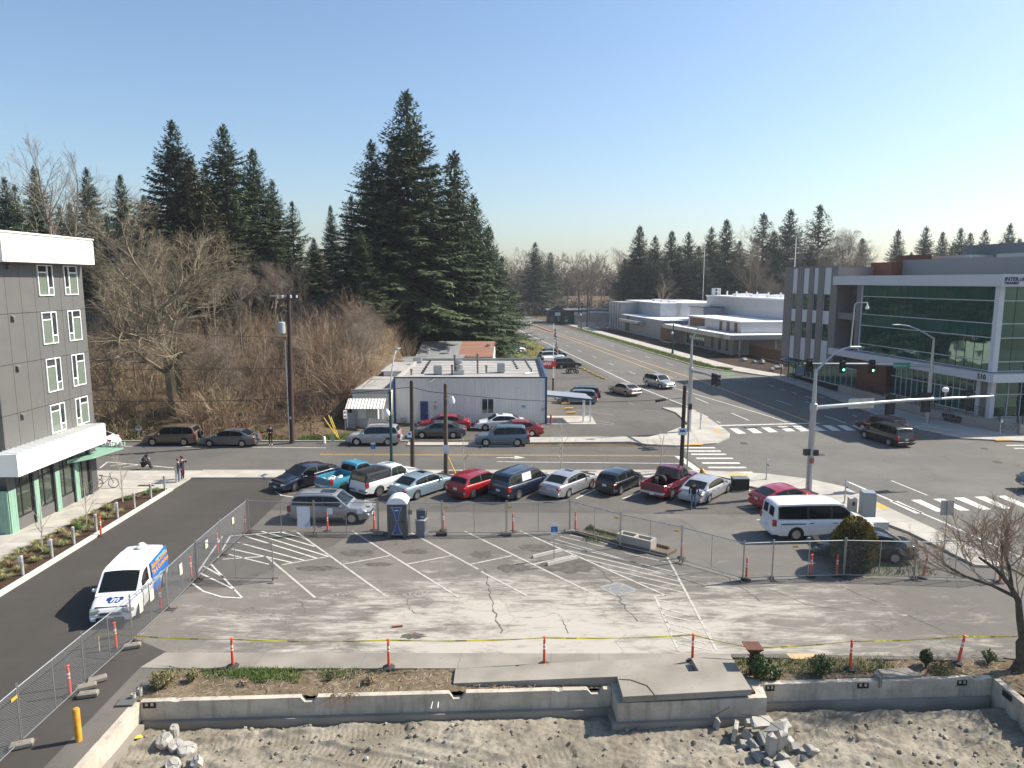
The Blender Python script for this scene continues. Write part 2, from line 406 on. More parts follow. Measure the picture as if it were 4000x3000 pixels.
for pts, w in ((((1893,2215),(1905,2270),(1920,2330),(1935,2400),(1965,2490)),.05),(((1870,2150),(1880,2215)),.03),(((2335,2215),(2400,2290),(2425,2350),(2500,2440)),.05),(((2200,2420),(2220,2480)),.03),(((2660,2030),(2705,2060),(2750,2110)),.04),(((2760,2190),(2860,2270),(2990,2360)),.04),(((1590,2340),(1600,2380),(1625,2400)),.025),(((1175,2350),(1200,2400)),.025),(((3000,2300),(3150,2360),(3400,2400)),.025),(((3280,2290),(3500,2380),(3800,2520)),.03)):
    crack(pts, w, lot, m_crack, .0075)
# row-car stall lines and far lot lines
T = []
for l in ((1240,1935,1330,1900),(1290,1942,1400,1905),(1560,1948,1640,1912),(1800,1948,1850,1925),(2250,1948,2340,1905),(2432,1948,2520,1918),(2650,1948,2720,1912),(2890,1982,2960,1980),(2955,2031,3010,2029),(1075,1920,1130,1915),(1075,1920,1100,1935),(1100,1935,1200,1950)): T.append(gseg(*l, .1))
marks('stall_line', T, .009, m_white, lot)
T = []
for l in ((2215,1475,2330,1462),(2230,1488,2350,1478),(2260,1490,2400,1488),(2255,1630,2275,1650),(2300,1638,2315,1655),(2255,1630,2400,1655),(2255,1648,2395,1660),(2250,1600,2400,1622),(2520,1603,2600,1608),(2455,1572,2480,1582)): T.append(gseg(*l, .1))
marks('stall_line', T, .007, m_faint, bpy.data.objects['shop_lot'])
# cross street
T = [gseg(1250,1774,2640,1779,.1), gseg(1250,1777,2640,1782,.1)]
marks('centre_line', T, .012, m_yel, street)
T = [gseg(1940,1804,2660,1811,.12), gseg(1000,1747,1275,1750,.12), gseg(1940,1788,2020,1788,.15), gseg(470,1743,1000,1747,.12), [G(2010,1781),G(2052,1788),G(2010,1793)]]
for l in ((390,1829,420,1805),(420,1805,680,1828),(430,1820,500,1812),(480,1826,570,1812)): T.append(gseg(*l, .12))
marks('lane_line', T, .012, m_white, street)
marks('stop_line', [gseg(2648,1782,2745,1852,.55)], .014, m_white, road)
for (x0, x1, y) in ((1375,1645,1347),(1410,1690,1374),(1450,1735,1400),(1495,1790,1433),(1540,1845,1471),(1588,1897,1507),(1635,1950,1547)):
    marks('crosswalk_bar', [gseg(2000+x0/2.074, 1100+y/2.074, 2000+x1/2.074, 1100+y/2.074, .42)], .014, m_white, road)
def q3(*c): return [G(3000+c[i]/2.074, 1500+c[i+1]/2.074) for i in range(0, 8, 2)]
for c in ((75,343,150,343,225,383,150,385),(198,340,265,340,335,381,265,385),(320,338,385,338,475,380,395,381),(440,335,510,335,590,378,520,380),(560,335,625,335,715,378,640,378),(680,335,745,335,840,378,760,378),(800,334,865,334,950,376,880,376),(-314,361,-249,361,-175,402,-245,405),(-185,355,-115,355,-45,398,-115,400),(-60,350,10,350,80,390,10,393),
          (980,950,1050,950,1265,1048,1195,1050),(1155,940,1235,938,1440,1034,1365,1036),(1335,932,1420,930,1635,1025,1560,1028),(1500,922,1590,920,1810,1018,1735,1020),(1670,915,1755,912,1980,1010,1905,1012),(1850,908,1925,905,2145,1001,2075,1003),(2030,900,2100,898,2310,992,2240,994)):
    marks('crosswalk_bar', [q3(*c)], .014, m_white, road)
marks('stop_line', [gseg(2798,1663,3200,1653,.4)], .014, m_white, road)
T = [gseg(3309,1881,3480,1955,.2), gseg(3480,1955,3660,2030,.15), gseg(3660,2030,4050,2205,.15), gseg(3482,1878,3624,1936,.12), gseg(3930,1740,4000,1740,.3),gseg(3962,1752,4000,1752,.3)]
pts = [(1960,1255),(2000,1276),(2240,1390),(2501,1515),(2699,1594)]
T += [gseg(*a, *b, .18) for a, b in zip(pts, pts[1:])]
T += [gseg(2622,1512,3000,1625,.14), gseg(3000,1625,3075,1650,.14), gseg(2715,1554,2768,1576,.14), gseg(2858,1614,2926,1643,.14), gseg(3222,1625,3305,1653,.14), gseg(3031,1563,3095,1584,.14)]
for (x,y) in ((2705,1600),(2752,1623),(2800,1646)): T.append(gseg(x,y,x+14,y+6,.12))
for i in range(26):
    Y = 84 + i*11.5
    if i > 1: T.append(seg((lerp(xl(Y),xc(Y)-2.2,.47),Y),(lerp(xl(Y+3),xc(Y+3)-2.2,.47),Y+3),.12))
    if i > 2: T.append(seg((xc(Y)+4.0,Y),(xc(Y+3)+4.0,Y+3),.12))
for k, (x, y) in enumerate(((3005,1505),(3050,1520),(3095,1533),(3145,1547),(3145,1568),(3200,1549),(3250,1580),(3205,1582),(3155,1550),(3270,1585),(3330,1622),(3400,1622),(3405,1646))): T.append(gseg(x, y, x+18, y+6, .14))
marks('lane_line', T, .014, m_white, road)
m_y2 = m_yel
pts = [(2030,1252),(2077,1269),(2290,1338),(2500,1410),(2738,1488),(3000,1587),(3165,1650)]
T = [gseg(*a, *b, .22) for a, b in zip(pts, pts[1:])]
pts = [(2060,1275),(2175,1307),(2350,1372),(2500,1428),(2630,1478)]
T += [gseg(*a, *b, .22) for a, b in zip(pts, pts[1:])]
marks('centre_line', T, .014, m_yel, road)
for (x0,y0,x1,y1) in ((2812,1449,2872,1449),(2815,1454,2872,1457),(2818,1462,2872,1463),(2838,1473,2895,1473),(2858,1479,2915,1480),(2878,1484,2912,1486)): marks('bike_lane_bar', [gseg(x0,y0,x1,y1,.5)], .014, m_grn, road)
for (x,y) in ((2340,1437),(2370,1445)): marks('bike_mark', [gseg(x,y,x+22,y+3,.35)], .014, m_faint, road)
for (px,py,r) in ((3202,1777,.42),(3896,1806,.35),(3520,1727,.3),(3845,1753,.3),(2905,1732,.35)):
    c = G(px,py); MB().sheet([(c[0]+r*cos(k*pi/8),c[1]+r*sin(k*pi/8)) for k in range(16)], .0125).build('manhole_cover', M('cast_iron', (.05,.045,.04), .7, .4, var=.3), road)
# median island far up the road
isl = MB(); P = [G(*p) for p in ((2078,1266),(2165,1297),(2150,1297),(2078,1270))]
isl.prism(P, 0.0, .15); struct('traffic_island', isl, concrete('island_brick', (.3,.15,.09)))

# --- pavements with kerbs and slabs
def slab_run(parent, x0, x1, y0, y1, z, nx, ny, m, gap=.014, th=.06):
    w = (x1-x0)/nx; h = (y1-y0)/ny; me = None
    for i in range(nx):
        for j in range(ny):
            if me is None: me = MB().obox((0,0,0),(w-gap,h-gap,th),0,bev=.006).mesh('slab', m)
            o = link('slab', me, parent); o.location = (x0+(i+.5)*w, y0+(j+.5)*h, z-th/2+rnd.uniform(-.002,.002)); o.rotation_euler = (rnd.uniform(-.001,.001), rnd.uniform(-.001,.001), pi*rnd.randint(0,1))
sw = struct('sidewalk', MB().box(-22.9,13.0,49.3,51.32,-.1,.09), m_kerb)
slab_run(sw, -22.88, 12.98, 49.33, 51.12, .125, 24, 1, m_conc)
MB().box(-22.9,13.0,51.14,51.34,-.1,.127).build('kerb', m_kerb, sw)
cn = struct('corner_pavement', MB().prism([(13.02,49.3),(13.02,51.32),(14.2,51.25),(18.5,50.35),(21.1,48.9),(22.6,47.1),(23.2,43.2),(24.0,38),(24.5,33.3),(22.9,33.5),(22.2,38.2),(20.9,41.5),(19.6,44.0),(15.8,47.6)], -.1, .12), m_conc)
for a, b in (((13.02,49.3),(14.2,51.25)),((15.8,47.6),(18.5,50.35)),((17.5,46),(21.1,48.9)),((19.6,44),(23.0,45)),((20.9,41.5),(23.4,42)),((21.6,39.8),(23.7,40)),((22.2,38.2),(24,38))):
    MB().sheet(seg(a,b,.03),.123).build('joint', M('joint_dark',(.16,.15,.13),.95), cn)
marks('tactile_pad', [[G(2000+x/2.074,1100+y/2.074,.12) for x,y in ((1745,1562),(1905,1562),(1930,1576),(1765,1576))], q3(845,985,905,982,985,1028,925,1030)], .126, m_dot, cn)
P = [G(*p) for p in ((2585,1595),(2690,1597),(2745,1622),(2830,1680),(2852,1698),(2848,1713),(2800,1735),(2720,1742),(2640,1745),(2530,1740),(2462,1730),(2040,1733),(2040,1713),(2440,1710),(2530,1712),(2600,1695),(2690,1660),(2640,1615))]
cf = struct('far_corner_pavement', MB().prism(P, -.1, .12), m_conc)
for l in ((2462,1712,2462,1729),(2530,1714,2530,1739),(2602,1696,2640,1744),(2690,1661,2735,1741),(2692,1662,2828,1681),(2350,1713,2347,1731),(2250,1714,2247,1732),(2150,1714,2147,1732)):
    MB().sheet(seg(G(l[0],l[1],.12), G(l[2],l[3],.12), .03), .123).build('joint', MC['joint_dark'], cf)
marks('tactile_pad', [[G(2000+x/2.074,1100+y/2.074,.12) for x,y in ((1395,1310),(1535,1310),(1548,1322),(1385,1322))], [G(2000+x/2.074,1100+y/2.074,.12) for x,y in ((1635,1200),(1665,1203),(1700,1224),(1660,1224))]], .126, m_dot, cf)
fs = struct('far_sidewalk', MB().box(-9.0,.8,59.45,60.5,-.1,.12), m_conc)
struct('far_kerb', MB().box(-60,-9.1,61.15,61.3,-.1,.1), m_kerb)
# plaza by the apartment house
pz = struct('plaza', MB().prism([(-60,-5),(-25.6,-5),(-25.6,44.4),(-24.6,46.6),(-23.0,46.6),(-22.95,49.3),(-22.95,51.3),(-60,51.3)], -.1, .05), m_kerb)
slab_run(pz, -33.5, -25.62, 27.5, 44.3, .1, 5, 11, m_conc)
slab_run(pz, -42.0, -24.4, 46.62, 51.25, .1, 9, 3, m_conc)
MB().prism([(-25.62,44.32),(-24.7,46.58),(-42,46.58),(-42,44.32)], .05, .1).build('slab', m_conc, pz)
MB().box(-24.38,-22.97,46.62,51.25,.05,.1).build('slab', m_conc, pz)
bed = struct('planting_bed', MB().prism([(-25.55,-5),(-23.2,-5),(-23.2,46.4),(-24.5,46.4),(-25.55,44.2)], -.05, .09), dirt('bark_mulch', (.06,.038,.026), (.08,.05,.035), (.035,.02,.014), 2.0))
struct('bed_kerb', MB().box(-23.2,-22.9,-5,46.6,-.05,.13), concrete('pale_kerb',(.58,.55,.48),.08,.2))
MB().obox((-25.1,47.3,.104),(1.1,.35,.006)).build('drain_grate', MC['cast_iron'], pz)
for x0, x1 in ((-5.2,-2.4),(3.2,5.6),(12.1,12.9)):
    MB().box(x0, x1, 50.1, 51.05, .127, .132).build('tree_grate', M('rust_grate', (.12,.07,.05), .8, .3, var=.3, scale=8), sw)
# east side of the road: verge, walk, corner
P = [(30.6,116.6),(33.3,110.6),(34.3,111.2),(33.2,116.8),(33.2-.142*(205-116.8),205),(30.5-.142*(205-116.6),205)]
struct('verge', MB().prism(P, -.1, .12), dirt('verge_soil', (.13,.16,.045), (.17,.18,.06), (.08,.1,.025), 1.2))
kerbP = [(30.4,116.6),(33.0,110.5),(33.15,110.6),(30.6,116.7),(30.5-.142*(205-116.6)+.1,205),(30.5-.142*(205-116.6)-.08,205)]
struct('verge_kerb', MB().prism(kerbP, -.1, .14), m_kerb)
P = [(34.3,111.2),(38.0,103.7),(38.7,90),(38.4,72),(38.5,66),(40.1,62.15),(44.8,61),(120,60.8),(120,64.4),(46.5,64.8),(44.5,66.9),(42.6,71.2),(41.8,80),(41,90),(40.8,104.5),(36.5,117),(36.5-.142*(230-117),230),(33.3-.142*(230-117),230),(33.3,117)]
cr = struct('east_pavement', MB().prism(P, -.1, .12), m_conc)
for i in range(30):
    Y = 62.5 + i*1.9
    MB().sheet(seg((38.8 if Y < 104 else 36.5-.142*(Y-117)-3.0, Y),(42.4-.075*(Y-71) if Y<104 else 36.5-.142*(Y-117), Y+.3),.025),.123).build('joint', MC['joint_dark'], cr)
marks('tactile_pad', [q3(1830,457,1960,455,1985,467,1850,469)], .126, m_dot, cr)
struct('yard_ground', MB().sheet([(41.9,104.2),(40.9,104.5),(36.6,117.2),(36.6-.142*(230-117),230),(160,230),(160,60),(47,64.9)], .02), dirt('bark_bed', (.05,.035,.028), (.07,.05,.035), (.03,.02,.015), 1.0))
struct('depot_yard', MB().sheet([(24,206),(60,206),(60,290),(8,330)], .03), m_street)
# far grass beside the shop lot
struct('grass_field', MB().prism([(xl(120)-1.9,120),(xl(200)-2.5,200),(xl(240)-2.5,240),(-12,240),(-14,152),(-2.2,150),(-2.2,122.5)], -.05, .07), dirt('field_soil', (.16,.165,.05), (.2,.18,.075), (.1,.12,.03), .6))
# ------------------------------------------------------------------ foreground: demolished foundation, planting strip
def yw(x): return 22.72 + .048 * x
m_dirt = dirt('excavated_dirt', (.2,.178,.138), (.315,.285,.228), (.16,.14,.107), 1.0, .8)
m_strip = dirt('strip_soil', (.15,.115,.075), (.21,.165,.11), (.08,.06,.035), 1.5, .8)
TRK = ((-12,17.2,1.5,20.6),(-10.5,16.4,3.0,19.8),(-8,21.3,4,18.2),(8.6,16.8,16.8,21.6),(10.2,16.4,17.2,20.4),(3.2,18.4,12.5,22.3),(-12,20.6,-4,21.9))
def pit_h(x, y):
    n = noise.noise
    V = Vector
    smooth_ = sm(2.2, .6, hypot((x+4.2)/1.6, (y-20.4)/.8)) * .8
    h = .10*n(V((x*.45, y*.6, 1))) + (1-smooth_)*(.09*n(V((x*1.1, y*1.5, 2))) + .11*abs(n(V((x*1.7+y*.6, y*3.2-x*.5, 3)))) + (.5+.9*max(0,n(V((x*.35, y*.5, 7)))))*(.062*n(V((x*5.5, y*8, 4))) + .052*n(V((x*14, y*16, 5)))))
    u = x*.35 + y
    tr = max(0, sin((u)*9.0)) * sm(.0, .25, n(V((x*.25, y*.25, 9)))) * .09
    for (ax, ay, bx, by) in TRK:
        dx_, dy_ = bx-ax, by-ay; l_ = hypot(dx_, dy_); s_ = ((x-ax)*dx_+(y-ay)*dy_)/l_; o_ = abs((x-ax)*dy_-(y-ay)*dx_)/l_ + .06*n(V((x*.8, y*.8, 15)))
        if -.5 < s_ < l_+.5 and o_ < .5: h = h*(1-.75*sm(.34,.2,o_)) - .055*sm(.34,.22,o_) + .035*max(0,sin(s_*36))*sm(.3,.2,o_) + .06*sm(.1,.0,abs(o_-.4))
    u2 = y - .5*(x-9)*.5
    tr2 = (sin(u2*13)*.5+.5) * sm(-.05, .2, n(V((x*.22+5, y*.3, 12)))) * .085 * sm(3, 6, x)
    edge = -.10*sm(.5, 0, yw(x)-.1-y) + .12*sm(1.2, 0, abs(x+5.5))*sm(1.0, .2, yw(x)-y)
    return -.86 + h + tr + tr2 + edge
mb = MB(); xs = [-13 + i*.058 for i in range(525)]; ys = [4, 10, 14, 16.5] + [17.4 + i*.058 for i in range(96)]
mb.grid([[(x, y if y < 22.6 else y, pit_h(x, y)) for x in xs] for y in ys])
struct('pit_floor', mb, m_dirt, smooth=70)
mb = MB()
def rock(mb, c, r, seed, sq=(1,1,.7), m=0):
    q = random.Random(seed); pts = []
    for k in range(3):
        z = (-.75, .1, .85)[k]; rr = (.75, 1.0, .55)[k]; n = 5
        for j in range(n):
            a = 2*pi*j/n + q.uniform(-.35,.35) + k*.5; s = rr*q.uniform(.75,1.15)
            pts.append((c[0]+r*sq[0]*s*cos(a), c[1]+r*sq[1]*s*sin(a), c[2]+r*sq[2]*(z+q.uniform(-.15,.15))))
    fs = [(4,3,2,1,0),(10,11,12,13,14)] + [(k*5+j, k*5+(j+1)%5, k*5+5+(j+1)%5, k*5+5+j) for k in range(2) for j in range(5)]
    mb.add(pts, fs, m)
for i in range(3000):
    x, y = rnd.uniform(-12.3,17), rnd.uniform(17.2,22.3); r = .01 + .085*rnd.random()**6
    if y > yw(x)-.3: continue
    rock(mb, (x, y, pit_h(x,y)+r*.3), r, i, m=0 if rnd.random() < .94 else 1)
tag(mb.build('loose_stones', [dirt('clod', (.25,.222,.175),(.31,.28,.225),(.17,.15,.115),1.0,.3), M('pale_stone',(.38,.35,.3),.9)]), 'loose clods and small stones strewn over the excavated dirt', 'stones', kind='stuff')

def stained(name, base):
    t = NT(name, .9); v = t.noise(2.2, 6, .65, t.map((1.6,1.6,.22))); b = t.noise(1.1, 5, .6); f = t.noise(50, 3, .7); sp = t.noise(7, 6, .75)
    c = t.mix(t.rng(b, .35, .65), tuple(q*.82 for q in base), tuple(q*1.12 for q in base)); c = t.mix(t.rng(v, .5, .68, 0, .55), c, tuple(q*.5 for q in base)); c = t.mix(t.rng(sp, .55, .72, 0, .6), c, (.2,.165,.12)); c = t.mix(t.rng(f, .6, .8, 0, .4), c, tuple(min(1,q*1.4) for q in base))
    return t.out(c, sp, .5, .02)
m_conc_wall = stained('stained_foundation', (.47,.42,.345))
fw = thing('foundation_wall', 'long low concrete foundation wall of the demolished building, edging the dirt pit', 'wall', (2.0, yw(2.0), 0))
def wall_run(name, a, b, ztop, th, zbot, chips, notches=(), m=m_conc_wall, side=1):
    L = hypot(b[0]-a[0], b[1]-a[1]); ux, uy = (b[0]-a[0])/L, (b[1]-a[1])/L; nx, ny = -uy*side, ux*side
    n = max(2, int(L/.14)); T = []
    for i in range(n+1):
        s = L*i/n; z = ztop + .012*noise.noise(Vector((s*.8+a[0], 0, 0)))
        ch = noise.noise(Vector((s*1.7+a[0]*3, 5, 0)))
        if ch > .32: z -= chips*(ch-.32)*1.6*rnd.uniform(.6,1.2)
        for (s0, s1, d) in notches:
            if s0 <= s <= s1: z = ztop - d
        T.append((s, z, z - (.02 if ch > .32 else 0)*rnd.random()))
    V = MB(); vs = []
    for (s, z, z2) in T:
        x, y = a[0]+ux*s, a[1]+uy*s
        vs += [(x, y, zbot), (x, y, z2), (x+nx*th, y+ny*th, z), (x+nx*th, y+ny*th, zbot)]
    fs = [(0,1,2,3), tuple(4*n+k for k in (3,2,1,0))]
    for i in range(n):
        o = 4*i; fs += [(o, o+4, o+5, o+1), (o+1, o+5, o+6, o+2), (o+2, o+6, o+7, o+3)]
    V.add(vs, fs); return wpart(V, name, m, fw)
def sx(px): # distance along the front wall from its left corner
    return G(px, 2720)[0] + 12.5
lw, rw = (-12.5, yw(-12.5)), (17.1, yw(17.1))
pl, pr = (3.45, yw(3.45)), (8.75, yw(8.75))
wall_run('wall', lw, pl, 0.0, .22, -1.2, .3, ((sx(1178),sx(1229),.17),(sx(1767),sx(1817),.2),(sx(2306),sx(2350),.17)))
wall_run('wall', pr, rw, 0.02, .22, -1.2, .12)
wall_run('side_wall', (-12.5, 6), lw, 0.0, .24, -1.2, .1)
wall_run('side_wall', rw, (17.05, 6), 0.02, .24, -1.2, .05)
wpart(MB().prism([(lw[0]+.02,lw[1]),(pl[0],pl[1]),(pl[0],pl[1]-.16),(lw[0]+.16,lw[1]-.16)], -1.2, -.66), 'footing', m_conc_old, fw)
wpart(MB().prism([(pr[0],pr[1]),(rw[0]-.02,rw[1]),(rw[0]-.16,rw[1]-.16),(pr[0],pr[1]-.16)], -1.2, -.64), 'footing', m_conc_old, fw)
wpart(MB().box(-12.49,-12.3,6,lw[1]-.2,-1.2,-.68), 'footing', m_conc_old, fw)
m_vent_shade = M('vent_shade', (.012,.012,.012), .9)  # black for plates on the wall face, painting the shade inside the vents
def vent(px0, px1, lit=True):
    x0, x1 = G(px0, 2690)[0], G(px1, 2690)[0]; y = yw((x0+x1)/2)
    wpart(MB().obox(((x0+x1)/2, y-.004, -.13), (x1-x0, .02, .2), math.atan(.048)), 'vent', m_vent_shade, fw)
    w = (x1-x0)
    for k in (.28, .72): wpart(MB().obox((x0+w*k, y-.012, -.1), (w*.22, .02, .1), math.atan(.048)), 'vent_block', m_conc_wall, fw)
vent(603,651); vent(3000,3036); vent(3371,3417); vent(3779,3820)
wpart(MB().box(17.035,17.05,22.5,22.95,-.25,-.05), 'vent', m_vent_shade, fw)
# porch foundation + slab + ramp
pf = [(3.5,21.95),(8.62,22.28),(8.75,yw(8.75)+.3),(3.45,yw(3.45)+.3)]
fp = thing('porch', 'grey concrete porch slab with access ramp, on a foundation jutting into the pit', 'porch', (6, 23, 0))
Vp = MB()
for k, (th, z0, z1) in enumerate(((0,-1.2,.06),)): Vp.prism(pf, z0, z1)
wpart(Vp, 'foundation', m_conc_wall, fp)
wpart(MB().prism([(3.34,21.8),(8.7,22.14),(8.62,22.279),(3.5,21.949)], -1.2, -.6), 'footing', m_conc_old, fp)
wpart(MB().prism([(3.34,21.8),(3.5,21.951),(3.45,yw(3.45)-.17),(3.3,yw(3.45)-.17)], -1.2, -.6), 'footing', m_conc_old, fp)
sl = [(3.67,23.15),(3.68,21.87),(8.09,22.29),(8.05,24.45),(6.56,24.3),(6.6,23.43),(5.09,23.33)]
m_slab = concrete('porch_concrete', (.27,.248,.21), .2, .5)
wpart(MB().prism(sl, .14, .35), 'slab', m_slab, fp)
wpart(MB().prism([(-2.05,23.14),(3.665,23.16),(5.085,23.335),(5.0,24.3),(-2.05,24.15)], -.15, lambda p: .06 + .285*sm(-2.5, 5.5, p[0])), 'ramp', m_slab, fp)
wpart(MB().prism([(5.1,23.345),(6.58,23.445),(6.55,24.28),(5.02,24.3)], -.15, .12), 'step', m_conc_old, fp)
wpart(MB().prism([(3.9,22.1),(8.3,22.5),(8.2,23.3),(3.9,23.1)], .05, .138), 'void_fill', M('dark_fill',(.04,.035,.03),.95), fp)  # last: dark block filling the gap under the slab
wpart(MB().tube([(3.7,22.9,.36),(4.1,22.85,.37),(4.6,22.5,.365),(4.75,21.95,.36),(4.78,21.85,.2)], .012, 5), 'cable', M('black_cable',(.03,.03,.03),.6), fp)
# walk along the lot and side path
wk = struct('lot_walk', MB().prism([(-13.6,24.25),(-12.3,24.2),(-2.1,24.2),(5.0,24.32),(8.1,24.5),(8.3,25.22),(-13.2,25.32)], -.1, .015), m_conc_old)
for x in (-9.5,-5.6,-2.0,1.4,3.2): MB().sheet(seg((x,24.22),(x+.1,25.28),.02),.018).build('joint', MC['joint_dark'], wk)
struct('side_path', MB().prism([(-13.6,4),(-12.75,4),(-12.75,22.4),(-12.3,24.18),(-13.6,24.23)], -.1, .006), asphalt('side_path_asphalt', (.13,.12,.105), .15, .3))
def strip_h(x, y):
    return -.03 + .05*noise.noise(Vector((x*.9,y*1.3,1))) + .05*noise.noise(Vector((x*4,y*5,2))) + .03*noise.noise(Vector((x*13,y*15,3)))
mb = MB()
for (x0, x1, f0, f1) in ((-12.7,3.6,lambda x: yw(x)+.15, lambda x: 24.24),(8.1,24,lambda x: yw(x)+.15 if x < 17 else 23.6-(x-17)*2.0, lambda x: 25.0+.1*sin(x*2)-max(0,x-18.5)*.25)):
    n = int((x1-x0)/.09)
    mb.grid([[(x0+i*(x1-x0)/n, lerp(f0(x0+i*(x1-x0)/n), f1(x0+i*(x1-x0)/n), j/22), strip_h(x0+i*(x1-x0)/n, j*.09)) for i in range(n+1)] for j in range(23)])
struct('planting_strip', mb, m_strip, smooth=70)
struct('lot_apron', MB().prism([(8.3,25.0),(18.4,24.75),(18.4,25.6),(8.3,25.6)], -.1, -.006), m_lot2)
MB().sheet([G(3070,2553),G(3190,2553),G(3200,2575),G(3092,2575)], .004).build('faded_pad', paint('pad_orange',(.5,.36,.2),.5), lot)

# loose concrete: rounds at the left, rubble heap, steps
m_rub = concrete('broken_concrete', (.4,.38,.34), .22, .4)
m_rub2 = concrete('rubble_grey', (.27,.262,.243), .25, .4)
def disc(name, px, py, r, h, rx, ry, label, sides=11):
    c = G(px, py, -.8); V = MB(); q = random.Random(px)
    r *= .72; h *= 1.15; ps = [(r*(1+q.uniform(-.13,.1))*cos(2*pi*k/sides), r*(1+q.uniform(-.13,.1))*sin(2*pi*k/sides)) for k in range(sides)]
    rows = [[(p[0]*k_, p[1]*k_, z_+q.uniform(-.02,.02)) for p in ps+ps[:1]] for z_, k_ in ((-.05,.92),(h*.25,1.03),(h*.75,1.0),(h*.95,.93),(h,.82),(h+.01,.05))]
    V.grid(rows); V.xf(Matrix.Rotation(rx,4,'X') @ Matrix.Rotation(ry,4,'Y'))
    o = V.build(name, m_rub); o.location = (c[0], c[1], pit_h(c[0],c[1])+.01); return tag(o, label, 'concrete footing', 'round concrete footings in the dirt')
disc('footing_round', 683, 2868, .22, .3, .12, .05, 'short upright concrete footing at the back of the left heap')
disc('footing_round', 645, 2905, .36, .18, .25, -.2, 'broken round concrete footing, leftmost of the heap')
disc('footing_round', 690, 2918, .33, .2, .3, .1, 'round concrete footing in the middle of the left heap')
disc('footing_round', 730, 2935, .4, .26, .2, .1, 'largest round concrete footing lying at the right of the left heap')
disc('footing_round', 680, 2985, .3, .22, .9, .2, 'pale concrete footing tipped on edge near the frame bottom')
disc('footing_round', 775, 2985, .26, .16, .5, -.4, 'small pale broken footing at the bottom, right of the tipped one')
def chunk(px, py, size, rz, rx, ry, z=0, m=None, seed=0, label='grey broken concrete chunk in the rubble pile'):
    c = G(px, py, -.8); V = MB(); q = random.Random(seed+px)
    V.obox((0,0,0), size, 0, bev=min(size)*.12)
    V.v = [(p[0]*(1+q.uniform(-.22,.16)), p[1]*(1+q.uniform(-.22,.16)), p[2]*(1+q.uniform(-.2,.15))) for p in V.v]
    o = V.build('concrete_chunk', m or m_rub); o.location = (c[0], c[1], pit_h(c[0],c[1])+size[2]*.3+z); o.rotation_euler = (rx, ry, rz)
    return tag(o, label, 'rubble', 'chunks of the rubble pile')
CH_ = ((2975,2870,(.95,.4,.2),.3,.5,.15,.38,0),(2920,2885,(.5,.35,.3),.8,.3,.5,.1,1),(2870,2880,(.75,.14,.5),1.2,.2,.1,.1,0),(3030,2890,(.8,.5,.22),-.5,.3,-.4,.3,0),(2990,2910,(.55,.45,.35),.2,.6,.2,.1,1),(3045,2930,(.3,.25,.75),.3,.2,.1,.15,0),(3010,2945,(.28,.3,.85),.1,.1,-.05,.15,0),(2945,2920,(.45,.4,.3),.5,.3,.6,.05,1),(3080,2905,(.4,.3,.3),.9,.5,.3,.05,0),(3100,2925,(.35,.3,.28),.2,.4,.2,0,1),(3130,2935,(.3,.26,.25),.6,.4,.1,0,1),(3165,2950,(.42,.35,.25),.3,.2,.4,0,1),(3155,2930,(.25,.2,.2),.6,.4,.1,0,0),(2960,2950,(.4,.5,.2),.5,.3,.2,0,1),(2905,2915,(.35,.3,.25),.1,.2,.2,0,1),(2890,2940,(.25,.2,.18),.6,.2,.1,0,1),(3060,2960,(.4,.3,.3),.5,.1,.5,0,1),(3000,2975,(.3,.25,.2),.9,.1,.3,0,1),(2800,2850,(.12,.3,.5),.2,.1,.2,.05,0),(2935,2845,(.6,.25,.2),.15,.3,.1,.25,0),(3062,2860,(.4,.4,.25),.4,.5,.1,.25,0),(3140,2965,(.2,.18,.15),.4,.2,.2,0,0),(3190,2945,(.18,.16,.12),.4,.2,.2,0,0))
NW_ = 'first second third fourth fifth sixth seventh eighth ninth tenth eleventh twelfth thirteenth fourteenth fifteenth sixteenth seventeenth eighteenth nineteenth twentieth twenty-first twenty-second twenty-third'.split()
for k_, a in enumerate(sorted(CH_)):
    px,py,size,rz,rx,ry,z,mm = a; chunk(px,py,tuple(q*.85 for q in size),rz,rx,ry,z,(m_rub,m_rub2)[mm],7,('pale','dark grey')[mm]+' broken concrete chunk of the rubble pile, %s from the left' % NW_[k_])
chunk(3065,2990,(.5,.35,.12),.3,.1,.1,0,m_rub,3,'flat pale concrete fragment lying below the rubble pile')
chunk(2820,2792,(.25,.06,.3),.2,.3,.2,0,m_rub,3,'thin pale concrete flake standing against the porch foundation')
o = tag(MB().tube([A(2780,2800,21.9),A(2850,2762,21.7),A(2900,2790,21.6),A(2975,2800,21.4),A(3050,2850,20.9)], .012, 5).build('rebar', M('rebar_rust',(.1,.08,.07),.7,.5)), 'bent rusty rebar arching over the rubble pile', 'rebar')
st = thing('concrete_steps', 'small grey concrete step blocks in the right planting strip', 'steps', (*G(3500,2630), 0))
wpart(MB().prism([G(3450,2645,.1),G(3600,2638,.1),G(3545,2608,.1),G(3430,2614,.1)], -.2, .1), 'step', m_conc_old, st)
wpart(MB().prism([G(3412,2625,.18),G(3438,2648,.18),G(3448,2646,.18),G(3425,2614,.18)], -.2, .18), 'step', m_conc_old, st)
o = thing('pipe_stubs', 'two stubby pale pipe ends sticking out at the wall corner', 'pipe', (*G(545,2715), 0))
for (px,py) in ((523,2733),(548,2712)): c = G(px,py); wpart(MB().lathe([(.075,-.1),(.075,.22),(.06,.22),(.06,.1)], (c[0],c[1],0), 10), 'pipe', M('grey_pipe',(.42,.39,.34),.7), o)
o = MB().obox((0,0,0),(.55,.5,.05),.1).build('floor_grate', M('grate_grey',(.16,.16,.15),.6,.4)); c = G(497,2745); o.location = (c[0],c[1],.05); tag(o, 'square metal grate tilted at the pit corner by the pipes', 'grate')
